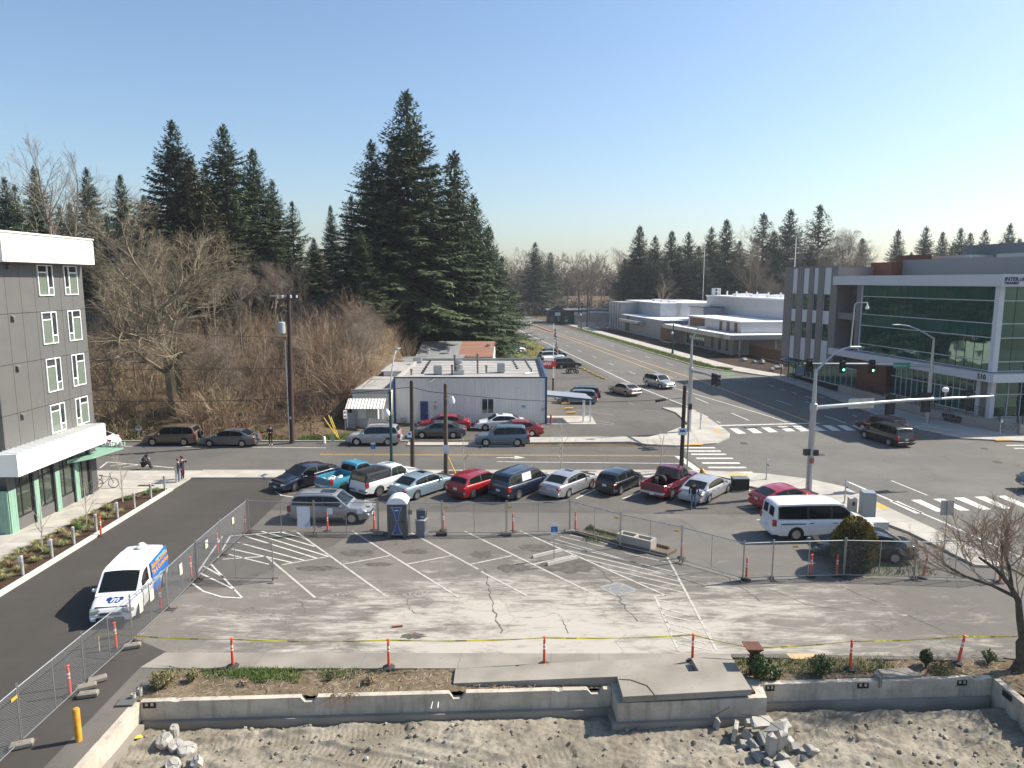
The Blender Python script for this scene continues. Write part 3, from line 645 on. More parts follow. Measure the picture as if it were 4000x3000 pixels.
for k,(a,b) in enumerate((((1690,2740),(1683,2768)),((1712,2742),(1710,2765)))):
    p, q2 = A(*a,22.4), A(*b,22.25); tag(MB().tube([p,q2],.02,6).build('conduit_stub', M('white_pvc',(.75,.74,.7),.5)), ('left' if k==0 else 'right')+' of two white conduit ends hanging from the foundation wall', 'conduit', 'conduit ends')
def roots(px, py, n, label):
    root_m = M('root_brown',(.2,.12,.07),.9); V = MB(); c = G(px,py); q = random.Random(px)
    for i in range(n):
        p = Vector((c[0]+q.uniform(-.2,.2), yw(c[0])+.1, .03)); pts = [p]
        for k in range(6):
            p = p + Vector((q.uniform(-.12,.12), -.07 if k > 1 else -.05, .05 if k < 1 else -.1*q.random())); pts.append(p)
        V.tube(pts, [.016*(1-k/8) for k in range(7)], 4)
    tag(V.build('tree_roots', root_m), label, 'roots')
roots(1322, 2700, 7, 'pale torn roots hanging over the foundation wall on the left'); roots(1368, 2715, 8, 'dark torn roots hanging over the wall beside the pale ones')
# yellow pipe bollard, litter
c = G(308,2894); yb = thing('pipe_bollard', 'rusty yellow pipe bollard by the pit path at bottom left', 'bollard', c)
MB().lathe([(.1,0),(.1,1.03),(.08,1.08),(.03,1.1)], n=14).build('post', M('bollard_yellow',(.62,.31,.03),.55,var=.35,scale=6), yb, 35)
c = G(534,2890,-.85); o = MB().add([(-.2,-.06,0),(.0,-.1,.05),(.2,.02,.02),(.1,.1,.06),(-.1,.08,.02)],[(0,1,4),(1,2,3),(1,3,4)]).build('tape_scrap', M('tape_yellow',(.75,.6,.04),.5)); o.location=(c[0],c[1],pit_h(*c)+.03); tag(o,'crumpled scrap of yellow tape on the dirt','tape')
for k,(px,py,ln,lab) in enumerate(((1552,2850,.7,'reddish wood stick lying on the lot beyond the tape'),)):
    c = G(px,2450); tag(MB().obox((c[0],c[1],.05),(.45,.07,.05),.25).build('wood_stick', M('red_wood',(.3,.1,.07),.8)), lab, 'stick')
# ------------------------------------------------------------------ apartment house on the left
m_grey = M('panel_grey', (.12,.119,.113), .6, var=.08, scale=1.0)
m_greyd = M('panel_dark', (.075,.073,.075), .6)
m_wpan = M('panel_white', (.85,.84,.79), .5, var=.03, scale=.6)
m_winf = M('window_white', (.82,.82,.82), .4)
m_pane = M('pane_reflection', (.15,.185,.145), .06, spec=.8)  # sage green of a reflection put into the pane's base colour
m_paned = M('pane_dark', (.03,.035,.035), .04, spec=.9)
m_seafoam = M('seafoam_boards', (.23,.39,.295), .6, var=.15, scale=3, streak=(1,8,.3))
m_black = M('black_metal', (.018,.018,.02), .45)
ap = thing('apartment_house', 'grey panelled apartment house with white parapet and seafoam ground floor, left edge', 'building', (-28.1, 42.8, 0))
WX = -28.1
wpart(MB().box(-50,-28.16,38.6,47.06,4.4,15.0), 'wall_core', m_greyd, ap)
wpart(MB().box(-50,-27.76,38.3,46.3,.1,4.4), 'ground_floor_core', m_greyd, ap)
zr = [4.5,6.55,9.35,12.17,15.0]; yr = [38.6+i*(8.46/7) for i in range(8)]
for i in range(7):
    for j in range(4): wpart(MB().obox((WX-.025,(yr[i]+yr[i+1])/2,(zr[j]+zr[j+1])/2),(.05,yr[i+1]-yr[i]-.022,zr[j+1]-zr[j]-.03)), 'wall_panel', m_grey, ap)
for j in range(4): wpart(MB().obox((-32, 38.58,(zr[j]+zr[j+1])/2),(7.8,.05,zr[j+1]-zr[j]-.03)), 'wall_panel', m_grey, ap)
def window(y0, y1, z0, z1, flip):
    w = wpart(MB(), 'window', m_winf, ap) if False else None
    V = MB(); x0, x1 = WX, WX+.075; f = .06
    yS = lerp(y0, y1, .64 if not flip else .36)
    V.box(x0,x1,y0,y0+f,z0,z1); V.box(x0,x1,y1-f,y1,z0,z1); V.box(x0,x1,y0+f,y1-f,z0,z0+f); V.box(x0,x1,y0+f,y1-f,z1-f,z1); V.box(x0,x1,yS-f*.8,yS+f*.8,z0+f,z1-f)
    big = (y0+f, yS-f*.8) if not flip else (yS+f*.8, y1-f); sml = (yS+f*.8, y1-f) if not flip else (y0+f, yS-f*.8)
    zt = lerp(z0, z1, .76); zb = lerp(z0, z1, .26)
    V.box(x0,x1-.01,big[0],big[1],zt-f*.6,zt+f*.6); V.box(x0,x1-.01,sml[0],sml[1],zb-f*.6,zb+f*.6)
    w = wpart(V, 'window', m_winf, ap)
    for (a, b, mm) in ((big,(zt+f*.6,z1-f),m_paned),(big,(z0+f,zt-f*.6),m_pane),(sml,(zb+f*.6,z1-f),m_paned),(sml,(z0+f,zb-f*.6),m_pane)):
        wpart(MB().box(x0+.004,x0+.022,a[0],a[1],b[0],b[1]), 'pane', mm, w)
for (z0, z1) in ((13.11,14.94),(10.2,12.14),(7.28,9.33),(4.75,6.5)):
    window(42.55, 43.95, z0, z1, False); window(45.05, 46.4, z0, z1, True)
for z in (11.95, 9.12, 6.35, 14.8):
    V = MB(); y = 40.15; V.add([(WX,y-.14,z+.14),(WX,y+.14,z+.14),(WX+.16,y+.14,z+.04),(WX+.16,y-.14,z+.04),(WX,y-.14,z-.14),(WX,y+.14,z-.14),(WX+.16,y+.14,z-.14),(WX+.16,y-.14,z-.14)],[(0,3,2,1),(0,4,7,3),(1,2,6,5),(3,7,6,2),(4,5,6,7)]); wpart(V, 'vent_hood', m_grey, ap)
pa = wpart(MB().box(-50,-27.25,38.55,47.02,15.02,16.6), 'parapet', m_wpan, ap)
for i in range(9):
    y0 = 38.56+i*.941; wpart(MB().box(-27.25,-27.2,y0+.006,y0+.935,15.04,16.5), 'parapet_panel', m_wpan, pa)
wpart(MB().box(-50,-27.16,38.48,47.08,16.6,16.68), 'parapet_cap', m_wpan, pa)
# white awning band
aw = wpart(MB().box(-28.4,-26.72,37.4,45.78,3.52,4.55), 'awning', m_wpan, ap)
for i in range(9):
    y0 = 37.4+i*.931; wpart(MB().box(-26.72,-26.66,y0+.006,y0+.925,3.5,4.72), 'awning_panel', m_wpan, aw)
wpart(MB().box(-28.4,-26.66,37.34,37.395,3.5,4.72), 'awning_end', m_wpan, aw)
wpart(MB().add([(-28.09,37.34,4.68),(-26.64,37.34,4.76),(-26.64,45.8,4.76),(-28.09,45.8,4.68)],[(0,1,2,3)]), 'awning_roof', m_wpan, aw)
for i in range(22):
    y = 37.5+i*.39; wpart(MB().add([(-28.09,y-.02,4.682),(-28.09,y+.02,4.682),(-26.7,y+.02,4.758),(-26.7,y-.02,4.758),(-28.09,y,4.74),(-26.7,y,4.815)],[(0,3,5,4),(1,4,5,2),(3,2,5)]), 'seam', m_wpan, aw)
# ground floor bays
GX = -27.7
def bay_y(cx, cy): return B(cx/3.318, 1640+cy/3.318, GX)[1]
yy = [bay_y(*p) for p in ((165,1480),(258,1435),(460,1315),(478,1306),(548,1262),(725,1168),(745,1160),(812,1118),(975,1034),(990,1026),(1052,990),(1170,912),(1190,900))]
def boards(y0, y1, z0, z1, parent):
    n = max(2, int(round((y1-y0)/.14)))
    for i in range(n):
        a = y0+(y1-y0)*i/n; wpart(MB().box(GX-.05,GX+.012*(i%2)*.4,a+.004,y0+(y1-y0)*(i+1)/n-.004,z0,z1), 'board', m_seafoam, parent)
def storefront(y0, y1, zsill, lowpanel=True):
    if lowpanel: wpart(MB().box(GX-.05,GX-.02,y0,y1,.1,zsill-.05), 'sill_panel', m_grey, ap)
    V = MB(); V.box(GX-.06,GX-.01,y0,y1,zsill-.05,zsill+.04); V.box(GX-.06,GX-.012,y0,y1,2.62,2.7); V.box(GX-.06,GX-.012,y0,y1,3.42,3.5)
    for t in (0, .33, 1):
        c = lerp(y0+.04, y1-.04, t); V.box(GX-.06,GX,c-.04,c+.04,zsill+.04,3.5)
    f = wpart(V, 'storefront_frame', m_black, ap)
    for (a, b) in ((y0+.08, lerp(y0+.04,y1-.04,.33)-.04), (lerp(y0+.04,y1-.04,.33)+.04, y1-.08)):
        wpart(MB().box(GX-.05,GX-.035,a,b,zsill+.04,2.62), 'pane', m_store, f); wpart(MB().box(GX-.05,GX-.035,a,b,2.7,3.42), 'pane', m_store, f)
m_store = M('store_glass', (.05,.065,.05), .03, spec=1.0)
for (a, b) in ((yy[0],yy[1]),(yy[3],yy[4]),(yy[6],yy[7]),(yy[9],yy[10])):
    boards(a, b, .1, 2.55, ap); wpart(MB().box(GX-.05,GX-.005,a,b,2.57,3.5), 'head_panel', m_grey, ap)
for i in range(8): wpart(MB().box(GX-1.6+.2*i+.004, GX-1.6+.2*(i+1)-.004-.05*(i==7), yy[0]-.06, yy[0]-.002, .1, 2.55), 'board', m_seafoam, ap)
for (a, b) in ((yy[2],yy[3]),(yy[5],yy[6]),(yy[8],yy[9])): wpart(MB().box(GX-.06,GX+.06,a-.03,b-.01,.1,3.5), 'pier', m_black, ap)
storefront(yy[1],yy[2]-.03,.85); storefront(yy[4],yy[5]-.03,.85); storefront(yy[7],yy[8]-.03,.85); storefront(yy[10],yy[11],.2,False)
wpart(MB().box(GX-.1,GX+.05,yy[11],yy[12]+.06,.1,3.5), 'corner_post', m_black, ap)
wpart(MB().box(-40,GX-.12,46.302,46.36,.1,4.4), 'back_glass', m_store, ap)
# seafoam entry canopy with channel letters
cnp = wpart(MB().prism([(-27.69,43.1),(-26.85,44.4),(-26.35,47.15),(-29.5,47.5),(-29.5,46.4),(-27.69,46.4)], 2.72, 2.82), 'entry_canopy', m_seafoam, ap)
wpart(MB().prism([(-27.68,43.12),(-26.9,44.38),(-27.1,44.42),(-27.68,43.55)], 2.825, 2.95), 'canopy_rib', m_seafoam, cnp)
for (x,y) in ((-27.3,44.0),(-26.75,46.6),(-27.2,46.8)): wpart(MB().tube([(x,y,2.82),(-27.68 if y<46.4 else x,y,3.45)],.015,5), 'hanger_rod', m_seafoam, cnp)
t = text_mb('UNITY COMMONS', .42, extrude=.03, bold=.008); t.xf(frame((-28.0,47.28,3.02), (-1,.05,0), (0,0,1)))
wpart(t, 'channel_letters', M('letter_pale',(.5,.62,.55),.5), cnp)

# ------------------------------------------------------------------ white metal shop
def ribbed(mb, x0, x1, y, z0, z1, pitch=.3, d=.01):
    n = int((x1-x0)/pitch)
    for i in range(n):
        a = x0+(x1-x0)*i/n; b = x0+(x1-x0)*(i+1)/n; w = b-a
        P = [(a,y),(a+w*.55,y),(a+w*.65,y-d),(a+w*.9,y-d),(b,y)]
        for p, q in zip(P, P[1:]): mb.add([(p[0],p[1],z0),(q[0],q[1],z0),(q[0],q[1],z1),(p[0],p[1],z1)],[(0,1,2,3)])
    return mb
m_wmet = M('white_siding', (.74,.7,.63), .5, var=.08, scale=.8, streak=(3,3,.4))
m_blue = M('trim_blue', (.03,.07,.17), .5)
m_roofg = concrete('roof_membrane', (.34,.33,.31), .12, .4)
m_galv = M('galvanised', (.45,.46,.46), .42, .7, var=.15, scale=5)
sh = thing('metal_shop', 'white ribbed metal shop with blue trim and flat roof beside the road', 'building', (-4, 75, 0))
X0, X1, Y0, Y1, Z1 = -11.6, 3.4, 69.2, 87.5, 4.55
wpart(MB().box(X0,X1,Y0+.05,Y1,0,Z1-.35), 'wall_core', m_wmet, sh)
wpart(ribbed(MB(),X0,X1,Y0+.02,.05,Z1), 'front_siding', m_wmet, sh)
wpart(MB().box(X0+.01,X1-.01,Y0+.3,Y1-.3,Z1-.34,Z1-.3), 'roof', m_roofg, sh)
V = MB(); V.box(X0,X1,Y0+.06,Y0+.28,Z1-.35,Z1+.0); V.box(X1-.25,X1,Y0+.28,Y1,Z1-.35,Z1); V.box(X0,X1-.25,Y1-.25,Y1,Z1-.35,Z1); V.box(X0,X0+.25,Y0+.28,Y1-.25,Z1-.35,Z1)
wpart(V, 'parapet', m_roofg, sh)
V = MB(); V.box(X0-.03,X1+.05,Y0-.04,Y0+.1,Z1+.002,Z1+.12); V.box(X1-.12,X1+.05,Y0+.1,Y1,Z1+.002,Z1+.12); V.box(X1-.14,X1+.06,Y0-.05,Y0+.14,0,Z1); V.box(X0-.04,X0+.12,Y0-.045,Y0+.05,0,Z1)
wpart(V, 'trim', m_blue, sh)
def fx(px, py): return A(px, py, Y0)
d = wpart(MB().box(fx(1642,1600)[0],fx(1672,1600)[0],Y0-.06,Y0-.02,.1,2.25), 'door', M('door_blue',(.03,.06,.16),.5), sh)
wpart(MB().obox((fx(1668,1620)[0],Y0-.08,1.1),(.06,.05,.12)), 'handle', m_galv, d)
w = MB(); a, b = fx(1883,1560)[0], fx(1927,1560)[0]; za, zb = fx(1900,1613)[2], fx(1900,1558)[2]
w.box(a-.05,b+.05,Y0-.06,Y0-.015,za-.06,za); w.box(a-.05,b+.05,Y0-.06,Y0-.015,zb,zb+.06); w.box(a-.05,a,Y0-.06,Y0-.015,za,zb); w.box(b,b+.05,Y0-.06,Y0-.015,za,zb); w.box((a+b)/2-.03,(a+b)/2+.03,Y0-.06,Y0-.015,za,zb)
wf = wpart(w, 'window', m_winf, sh)
for (p, q) in ((a,(a+b)/2-.03),((a+b)/2+.03,b)): wpart(MB().box(p,q,Y0-.04,Y0-.016,za,zb), 'pane', m_paned, wf)
c = fx(2045,1588); s = wpart(MB().obox((c[0],Y0-.05,c[2]),(.6,.03,.42)), 'wall_sign', M('sign_white',(.7,.73,.78),.5), sh)
wpart(MB().obox((c[0],Y0-.07,c[2]+.06),(.4,.012,.14),bev=.004), 'sign_car', M('sign_blue',(.05,.15,.4),.5), s); wpart(MB().obox((c[0],Y0-.07,c[2]-.11),(.48,.012,.06)), 'sign_bar', MC['sign_blue'], s)
for (px,py,w_,h_) in ((1700,1590,.25,.4),(1575,1640,.4,.5),(1700,1570,.3,.1),(1685,1480,.15,.15),(2120,1598,.25,.3),(2025,1515,.1,.1)):
    c = fx(px,py); wpart(MB().obox((c[0],Y0-.1,c[2]),(w_,.14,h_),bev=.015), 'meter_box', m_galv, sh)
wpart(MB().tube([fx(1700,1480)[:1]+(Y0-.1,fx(1700,1480)[2])]+[(fx(1680,1490)[0],Y0-.5,fx(1680,1490)[2])],.04,6), 'floodlight', m_galv, sh)
# roof plant
zr0 = Z1-.3
def roofpt(px, py): return G(px, py, zr0)
for (px,py,s_,h_) in ((1711,1462,(.85,.85),.9),(1957,1455,(.8,.8),1.0)):
    c = roofpt(px,py); u = wpart(MB().obox((c[0],c[1],zr0+h_/2+.05),(s_[0],s_[1],h_),bev=.04), 'roof_unit', m_galv, sh)
    for k in range(5): wpart(MB().box(c[0]-s_[0]/2-.012,c[0]+s_[0]/2+.012,c[1]-s_[1]/2-.012,c[1]+s_[1]/2+.012,zr0+.2+k*.15,zr0+.22+k*.15), 'louvre', m_greyd, u)
c = roofpt(1793,1462); u = wpart(MB().obox((c[0],c[1],zr0+.22),(1.1,.9,.44),bev=.03), 'exhaust_base', m_galv, sh)
wpart(MB().lathe([(.36,.44),(.36,.8),(.48,.85),(.48,1.05),(.3,1.1),(.3,1.3),(.4,1.33),(.4,1.5),(.1,1.55)],(c[0],c[1],zr0),14), 'exhaust_fan', m_galv, u, 35)
for (px,py,h_) in ((1777,1462,1.9),(1866,1460,2.0),(1766,1463,.85),(1900,1458,.7),(1607,1465,.5)):
    c = roofpt(px,py); f = wpart(MB().lathe([(.1,0),(.1,h_),(.15,h_+.02),(.15,h_+.12),(.03,h_+.2)],(c[0],c[1],zr0),10), 'flue', M('flue_rust',(.22,.17,.14),.6,.5,var=.3), sh, 35)
c = roofpt(1632,1418); wpart(MB().obox((c[0],c[1],zr0+.35),(1.0,.8,.6),bev=.02), 'roof_hatch', m_galv, sh)
for k in range(7):
    c = roofpt(1650+5*k, 1460-8*k); wpart(MB().obox((c[0],c[1],zr0+.1),(.3,.2,.2),bev=.03), 'roof_vent', m_greyd, sh)
for k in range(6):
    c = roofpt(2020-4*k, 1441-7*k); wpart(MB().obox((c[0],c[1],zr0+.08),(.3,.2,.16),bev=.03), 'roof_vent', m_greyd, sh)
P = [roofpt(*p) for p in ((2050,1403),(2058,1415),(2068,1432),(2080,1448),(2078,1460),(2050,1463))]; wpart(MB().tube([(p[0],p[1],zr0+.1) for p in P],.06,6), 'conduit', m_galv, sh)
for k in range(1,7):
    y = Y0+.4+k*2.55; wpart(MB().box(X0+.3,X1-.3,y,y+.05,zr0+.001,zr0+.02), 'roof_seam', m_greyd, sh)
# entry awning on the road side
awr = wpart(MB().add([(X1+.05,Y0+1.0,2.75),(X1+4.6,Y0+.4,2.4),(X1+4.2,Y0+3.6,2.45),(X1+.05,Y0+3.6,2.8),(X1+.05,Y0+1.0,2.68),(X1+4.6,Y0+.4,2.3),(X1+4.2,Y0+3.6,2.35),(X1+.05,Y0+3.6,2.72)],[(0,1,2,3),(7,6,5,4),(0,4,5,1),(1,5,6,2),(2,6,7,3)]), 'porch_roof', m_galv, sh)
wpart(MB().add([(X1+.05,Y0+.97,2.74),(X1+4.65,Y0+.36,2.38),(X1+4.65,Y0+.36,2.22),(X1+.05,Y0+.97,2.58)],[(0,3,2,1)]), 'fascia', m_blue, awr)
for (x,y) in ((X1+3.7,Y0+.65),(X1+4.4,Y0+.6),(X1+4.1,Y0+3.4)): wpart(MB().box(x-.07,x+.07,y-.07,y+.07,0,2.3), 'post', m_winf, awr)
wpart(MB().box(X1+.06,X1+4.9,Y0-.6,Y0+3.8,0,.06), 'entry_slab', m_conc, sh)
# left annex, lean-to, little shed
an = thing('annex', 'lower white annex with grey flat roof joined to the metal shop', 'building', (-13.5, 72, 0))
wpart(MB().box(-15.3,-11.66,67.3,78,0,3.5), 'wall', m_wmet, an); wpart(MB().box(-15.35,-11.66,67.25,78,3.5,3.56), 'roof', m_roofg, an)
wpart(MB().box(-15.4,-11.7,67.18,67.29,3.3,3.75), 'parapet', m_roofg, an)
wpart(MB().box(-14.2,-11.7,78.1,86,0,4.0), 'rear_wall', m_wmet, an); wpart(MB().box(-14.6,-11.66,78.05,87,4.0,4.1), 'rear_roof', m_roofg, an)
sd = thing('lean_to_shed', 'small white shed with white ribbed awning roof and notice board, before the annex', 'shed', (-13.9, 66.5, 0))
wpart(MB().box(-15.1,-12.7,66.2,67.2,0,2.2), 'wall', M('shed_wall',(.5,.49,.46),.6,var=.1), sd)
V = MB(); ribbed(V, 0, 3.6, 0, 0, 1.6, .3, .05); V.xf(Matrix.Translation((-15.6,65.45,2.15)) @ Matrix.Rotation(R(-62),4,'X')); wpart(V, 'awning', m_wmet, sd)
for x in (-15.45,-12.15): wpart(MB().box(x-.05,x+.05,65.5,65.6,0,2.15), 'post', m_winf, sd)
wpart(MB().box(-14.6,-13.8,66.15,66.19,1.1,2.0), 'notice_board', M('notice_white',(.7,.7,.68),.6), sd)
wpart(MB().box(-15.5,-14.7,65.6,65.64,.1,1.75), 'gate_panel', M('gate_grey',(.3,.3,.29),.6), sd)
o = thing('stacked_pallet', 'dark ribbed panel propped behind the silver crossover', 'panel', (-12.3,64.3,0)); V = MB(); V.obox((0,0,0),(2.0,1.2,.08),0)
for k in range(8): V.box(-.95+k*.26,-.85+k*.26,-.6,.6,.041,.07)
V.xf(Matrix.Translation((0,0,1.0)) @ Matrix.Rotation(R(30),4,'X') @ Matrix.Rotation(R(6),4,'Y')); V.build('panel', M('panel_rib_dark',(.1,.1,.095),.5), o); MB().box(-.9,.9,-.3,.3,0,.75).build('base', m_greyd, o)
# back building with rusty roof
bb = thing('rusty_roof_barn', 'low building behind the shop with half rusty, half grey metal roof', 'building', (-6, 100, 0))
m_rust = M('rust_roof', (.27,.13,.09), .8, var=.4, scale=.6, streak=(.3,2,1)); m_gm = M('grey_metal_roof', (.33,.34,.34), .5, .3, var=.2, scale=.5)
def gable(root, x0, x1, y0, y1, ze, zp, m1, xs):
    ym = (y0+y1)/2; wpart(MB().box(x0+.1,x1-.1,y0+.1,y1-.1,0,ze-.05), 'wall', m_wmet, root)
    for a, b, mm in zip(xs, xs[1:], m1):
        for (p, q, zp0, zp1) in ((y0,ym,ze,zp),(ym,y1,zp,ze)): wpart(MB().add([(a,p,zp0),(b,p,zp0),(b,q,zp1),(a,q,zp1),(a,p,zp0-.1),(b,p,zp0-.1),(b,q,zp1-.1),(a,q,zp1-.1)],[(0,1,2,3),(7,6,5,4),(0,4,5,1),(2,6,7,3),(0,3,7,4),(1,5,6,2)]), 'roof_sheet', mm, root)
gable(bb, -13.4, -2.6, 98, 116, 3.6, 5.0, [m_gm, m_rust, m_rust], [-13.4,-7.5,-4.6,-2.6])
wpart(MB().box(-16.5,-7.3,88,98,0,3.2), 'side_wall', M('dark_boards',(.06,.04,.03),.9), bb); wpart(MB().add([(-17,87.5,3.3),(-6.5,87.5,3.6),(-6.5,98,3.9),(-17,98,3.6)],[(0,1,2,3)]), 'side_roof', m_gm, bb)
for (x,y) in ((-8.9,100),(-11.5,97),(-3.4,104)): wpart(MB().lathe([(.25,0),(.25,.5),(.35,.55),(.35,.75),(.1,.8)],(x,y,4.1),10), 'roof_fan', m_galv, bb, 35)
# ------------------------------------------------------------------ transit office on the right
TO = Vector((45.25, 66.5, 0)); un = Vector((-.135, 1, 0)).normalized(); vn = Vector((un.y, -un.x, 0))
class TB(MB):
    """box builder in the office's own axes: u along the road front, v into the building"""
    def ub(s, u0, u1, v0, v1, z0, z1, m=0):
        o = len(s.v); s.box(u0, u1, v0, v1, z0, z1, m)
        for i in range(o, len(s.v)):
            u, v, z = s.v[i]; p = TO + un*u + vn*v; s.v[i] = (p.x, p.y, z)
        return s
m_tgrey = M('office_grey', (.19,.177,.168), .6, var=.06, scale=.7)
m_tlight = M('office_light_panel', (.6,.6,.62), .5)
m_twhite = M('office_white_band', (.58,.58,.6), .45)
m_tred = M('office_terracotta', (.14,.042,.022), .65, var=.1, scale=2)
def glassmat(name, tint, rough=.02, wav=.012):
    m, N, L, P = nmat(name); P.inputs['Base Color'].default_value = (*tint, 1); P.inputs['Metallic'].default_value = .0; P.inputs['Roughness'].default_value = rough
    P.inputs['IOR'].default_value = 2.1; P.inputs['Specular Tint'].default_value = (.62,1.0,.86,1)
    tc = N.new('ShaderNodeTexCoord'); n = N.new('ShaderNodeTexNoise'); n.inputs['Scale'].default_value = .9; n.inputs['Detail'].default_value = 1
    L.new(tc.outputs['Object'], n.inputs['Vector']); b = N.new('ShaderNodeBump'); b.inputs['Strength'].default_value = wav*8; b.inputs['Distance'].default_value = .05
    L.new(n.outputs['Fac'], b.inputs['Height']); L.new(b.outputs['Normal'], P.inputs['Normal']); return m
m_curt = glassmat('curtain_glass', (.018,.05,.042)); m_curt2 = glassmat('curtain_spandrel', (.025,.085,.07))
to = thing('transit_office', 'three storey transit office with green glass curtain wall and white bands', 'building', (TO.x, TO.y, 0))
def tp(name, m, *bx, parent=None):
    V = TB()
    for b in bx: V.ub(*b)
    return wpart(V, name, m, parent or to)
tp('wall_core', m_tgrey, (.3,20.7,.25,30,4.6,13.4))
tp('wall_core', m_tgrey, (20.75,25.4,1.95,30,4.6,13.4))
tp('ground_core', m_greyd, (1.05,26,1.0,30,.2,4.6))
tp('wing_core', m_tgrey, (25.4,38.6,.0,28,3.05,15.75))
tp('wing_ground_floor', m_greyd, (26,38.6,.9,28,.2,3.0))
# curtain wall, road front and camera front
zrow = [5.55,6.45,8.68,10.02,12.15,13.5]
cw = tp('curtain_frame', m_tlight, *[(.0,20.6,-.03,.22,z-.035,z+.035) for z in zrow], *[(-.02,.22,-.03,14,z-.035,z+.035) for z in zrow], (-.25,.28,-.25,.28,5.5,13.5), (20.6,20.75,-.05,.25,5.4,13.5))
nb = 18
for i in range(nb):
    u0, u1 = .3+i*20.3/nb, .3+(i+1)*20.3/nb
    for j in range(5):
        tp('pane', m_curt2 if j in (2,4) else m_curt, (u0+.02,u1-.02,.06,.14,zrow[j]+.035,zrow[j+1]-.035), parent=cw)
    if i: tp('mullion', m_black, (u0-.018,u0+.018,.03,.2,5.55,13.5), parent=cw)
for i in range(9):
    v0, v1 = .3+i*1.5, .3+(i+1)*1.5
    for j in range(5): tp('pane', m_curt2 if j in (2,4) else m_curt, (.06,.14,v0+.02,v1-.02,zrow[j]+.035,zrow[j+1]-.035), parent=cw)
    tp('mullion', m_black, (.03,.2,v0-.018,v0+.018,5.55,13.5), parent=cw)
tp('roof_fascia', m_twhite, (-.9,25.9,-.7,.9,13.5,14.6), (-.9,.9,.9,30,13.5,14.6))
tp('lower_band', m_twhite, (-1.0,25.9,-.75,.5,4.6,5.4), (-1.0,.6,.5,30,4.6,5.4))
tp('roof', M('roof_white',(.6,.6,.58),.6), (.9,25.9,.9,30,14.0,14.15))
tp('parapet_upper', M('office_bluegrey',(.15,.165,.18),.55), (8,22,6,6.3,14.0,16.5), (1.5,8,6.0,6.3,14.0,16.4),(1.5,1.8,6.3,24,14.0,16.4))
tp('parapet_upper', m_tred, (22.0,26,4.5,6.2,14.0,16.3)); tp('parapet_upper', m_tred, (20,26,8,8.3,14,17.2))
tp('penthouse', M('office_bluegrey'), (12,22,14,22,14.1,18.3)); tp('penthouse', m_galv, (16,24,10,13,14.1,17.0))
tp('roof_duct', m_galv, (6,11,9,11,14.1,16.9))
tr = tp('roof_trellis', m_twhite, *[(15.0,15.1,16.4,18.4,z,z+.1) for z in (18.9,19.8,20.7)], *[(15.0,15.1,v,v+.1,18.3,20.8) for v in (16.4,17.4,18.3)])
# recessed balconies
tp('balcony_back', m_greyd, (20.8,25.4,1.6,1.9,5.4,13.5)); tp('balcony_back', m_tred, (21.0,22.6,1.3,1.58,5.4,13.5))
tp('balcony_slab', m_tgrey, (20.8,25.4,-.1,1.6,9.2,10.0)); tp('balcony_pier', m_tgrey, (20.76,21.5,-.15,.4,5.4,13.5))
tp('balcony_door', m_black, (23.2,24.4,1.5,1.59,10.0,12.2)); tp('balcony_door', m_black, (23.2,24.4,1.5,1.59,5.5,8.0))
# striped wing
wv = -.35
us = [25.4,26.9,28.5,29.9,31.0,32.2,33.6,35.2,36.5,38.6]
for k in range(9):
    a, b = us[k], us[k+1]
    if k % 2 == 0: tp('wall_panel', m_tgrey, (a,b,wv,0,3.05,15.75))
    else:
        for zz in ((3.05,6.1),(8.4,10.0),(12.3,15.7)): tp('light_panel', m_tlight, (a,b,wv+.1,0,*zz))
        for (z0,z1) in ((6.1,8.4),(10.0,12.3)):
            f = tp('window', m_tlight, (a,b,wv+.12,wv+.25,z0,z0+.06),(a,b,wv+.12,wv+.25,z1-.06,z1),(a,a+.05,wv+.12,wv+.25,z0+.06,z1-.06),(b-.05,b,wv+.12,wv+.25,z0+.06,z1-.06))
            tp('pane', m_curt, (a+.05,b-.05,wv+.16,wv+.2,z0+.06,z1-.06), parent=f)
tp('wing_parapet', m_tgrey, (25.4,38.6,wv-.02,wv+.3,15.76,15.95))
# ground floor glazing
gl = tp('ground_glazing_frame', m_tlight, (2.2,15.5,.86,.95,3.1,3.2),(2.2,15.5,.86,.95,1.0,1.12),(2.2,15.5,.86,.95,4.45,4.6))
nb = 15
for i in range(nb):
    u0 = 2.2+i*13.3/nb; tp('mullion', m_tlight, (u0-.03,u0+.03,.84,.95,1.12,4.45), parent=gl)
    tp('pane', m_curt2 if i in (3,6,10) else m_curt, (u0+.03,u0+13.3/nb-.03,.9,.93,1.12,3.1), parent=gl); tp('pane', m_curt, (u0+.03,u0+13.3/nb-.03,.9,.93,3.2,4.45), parent=gl)
tp('terracotta_wall', m_tred, (15.6,21.2,.3,.9,.2,4.6))
wg = tp('wing_glazing_frame', m_tlight, (21.6,38.2,.78,.88,.45,.55),(21.6,38.2,.78,.88,2.9,3.02))
for i in range(14):
    u0 = 21.6+i*16.6/14; tp('mullion', m_tlight, (u0-.03,u0+.03,.76,.88,.55,2.9), parent=wg); tp('pane', m_curt, (u0+.03,u0+16.6/14-.03,.82,.85,.55,2.9), parent=wg)
for (u,v) in ((.6,.6),(2.0,.6),(.2,4.5),(.2,9)): tp('column', m_twhite, (u,u+.45,v,v+.45,.9,4.6))
tp('entry_wall', m_tgrey, (1.0,1.9,.7,1.2,.9,4.6))
ef = tp('entry_glazing_frame', m_tlight, (.9,1.0,1.3,14,3.1,3.2),(.9,1.0,1.3,14,.9,1.0),(.9,1.0,1.3,14,4.5,4.6))
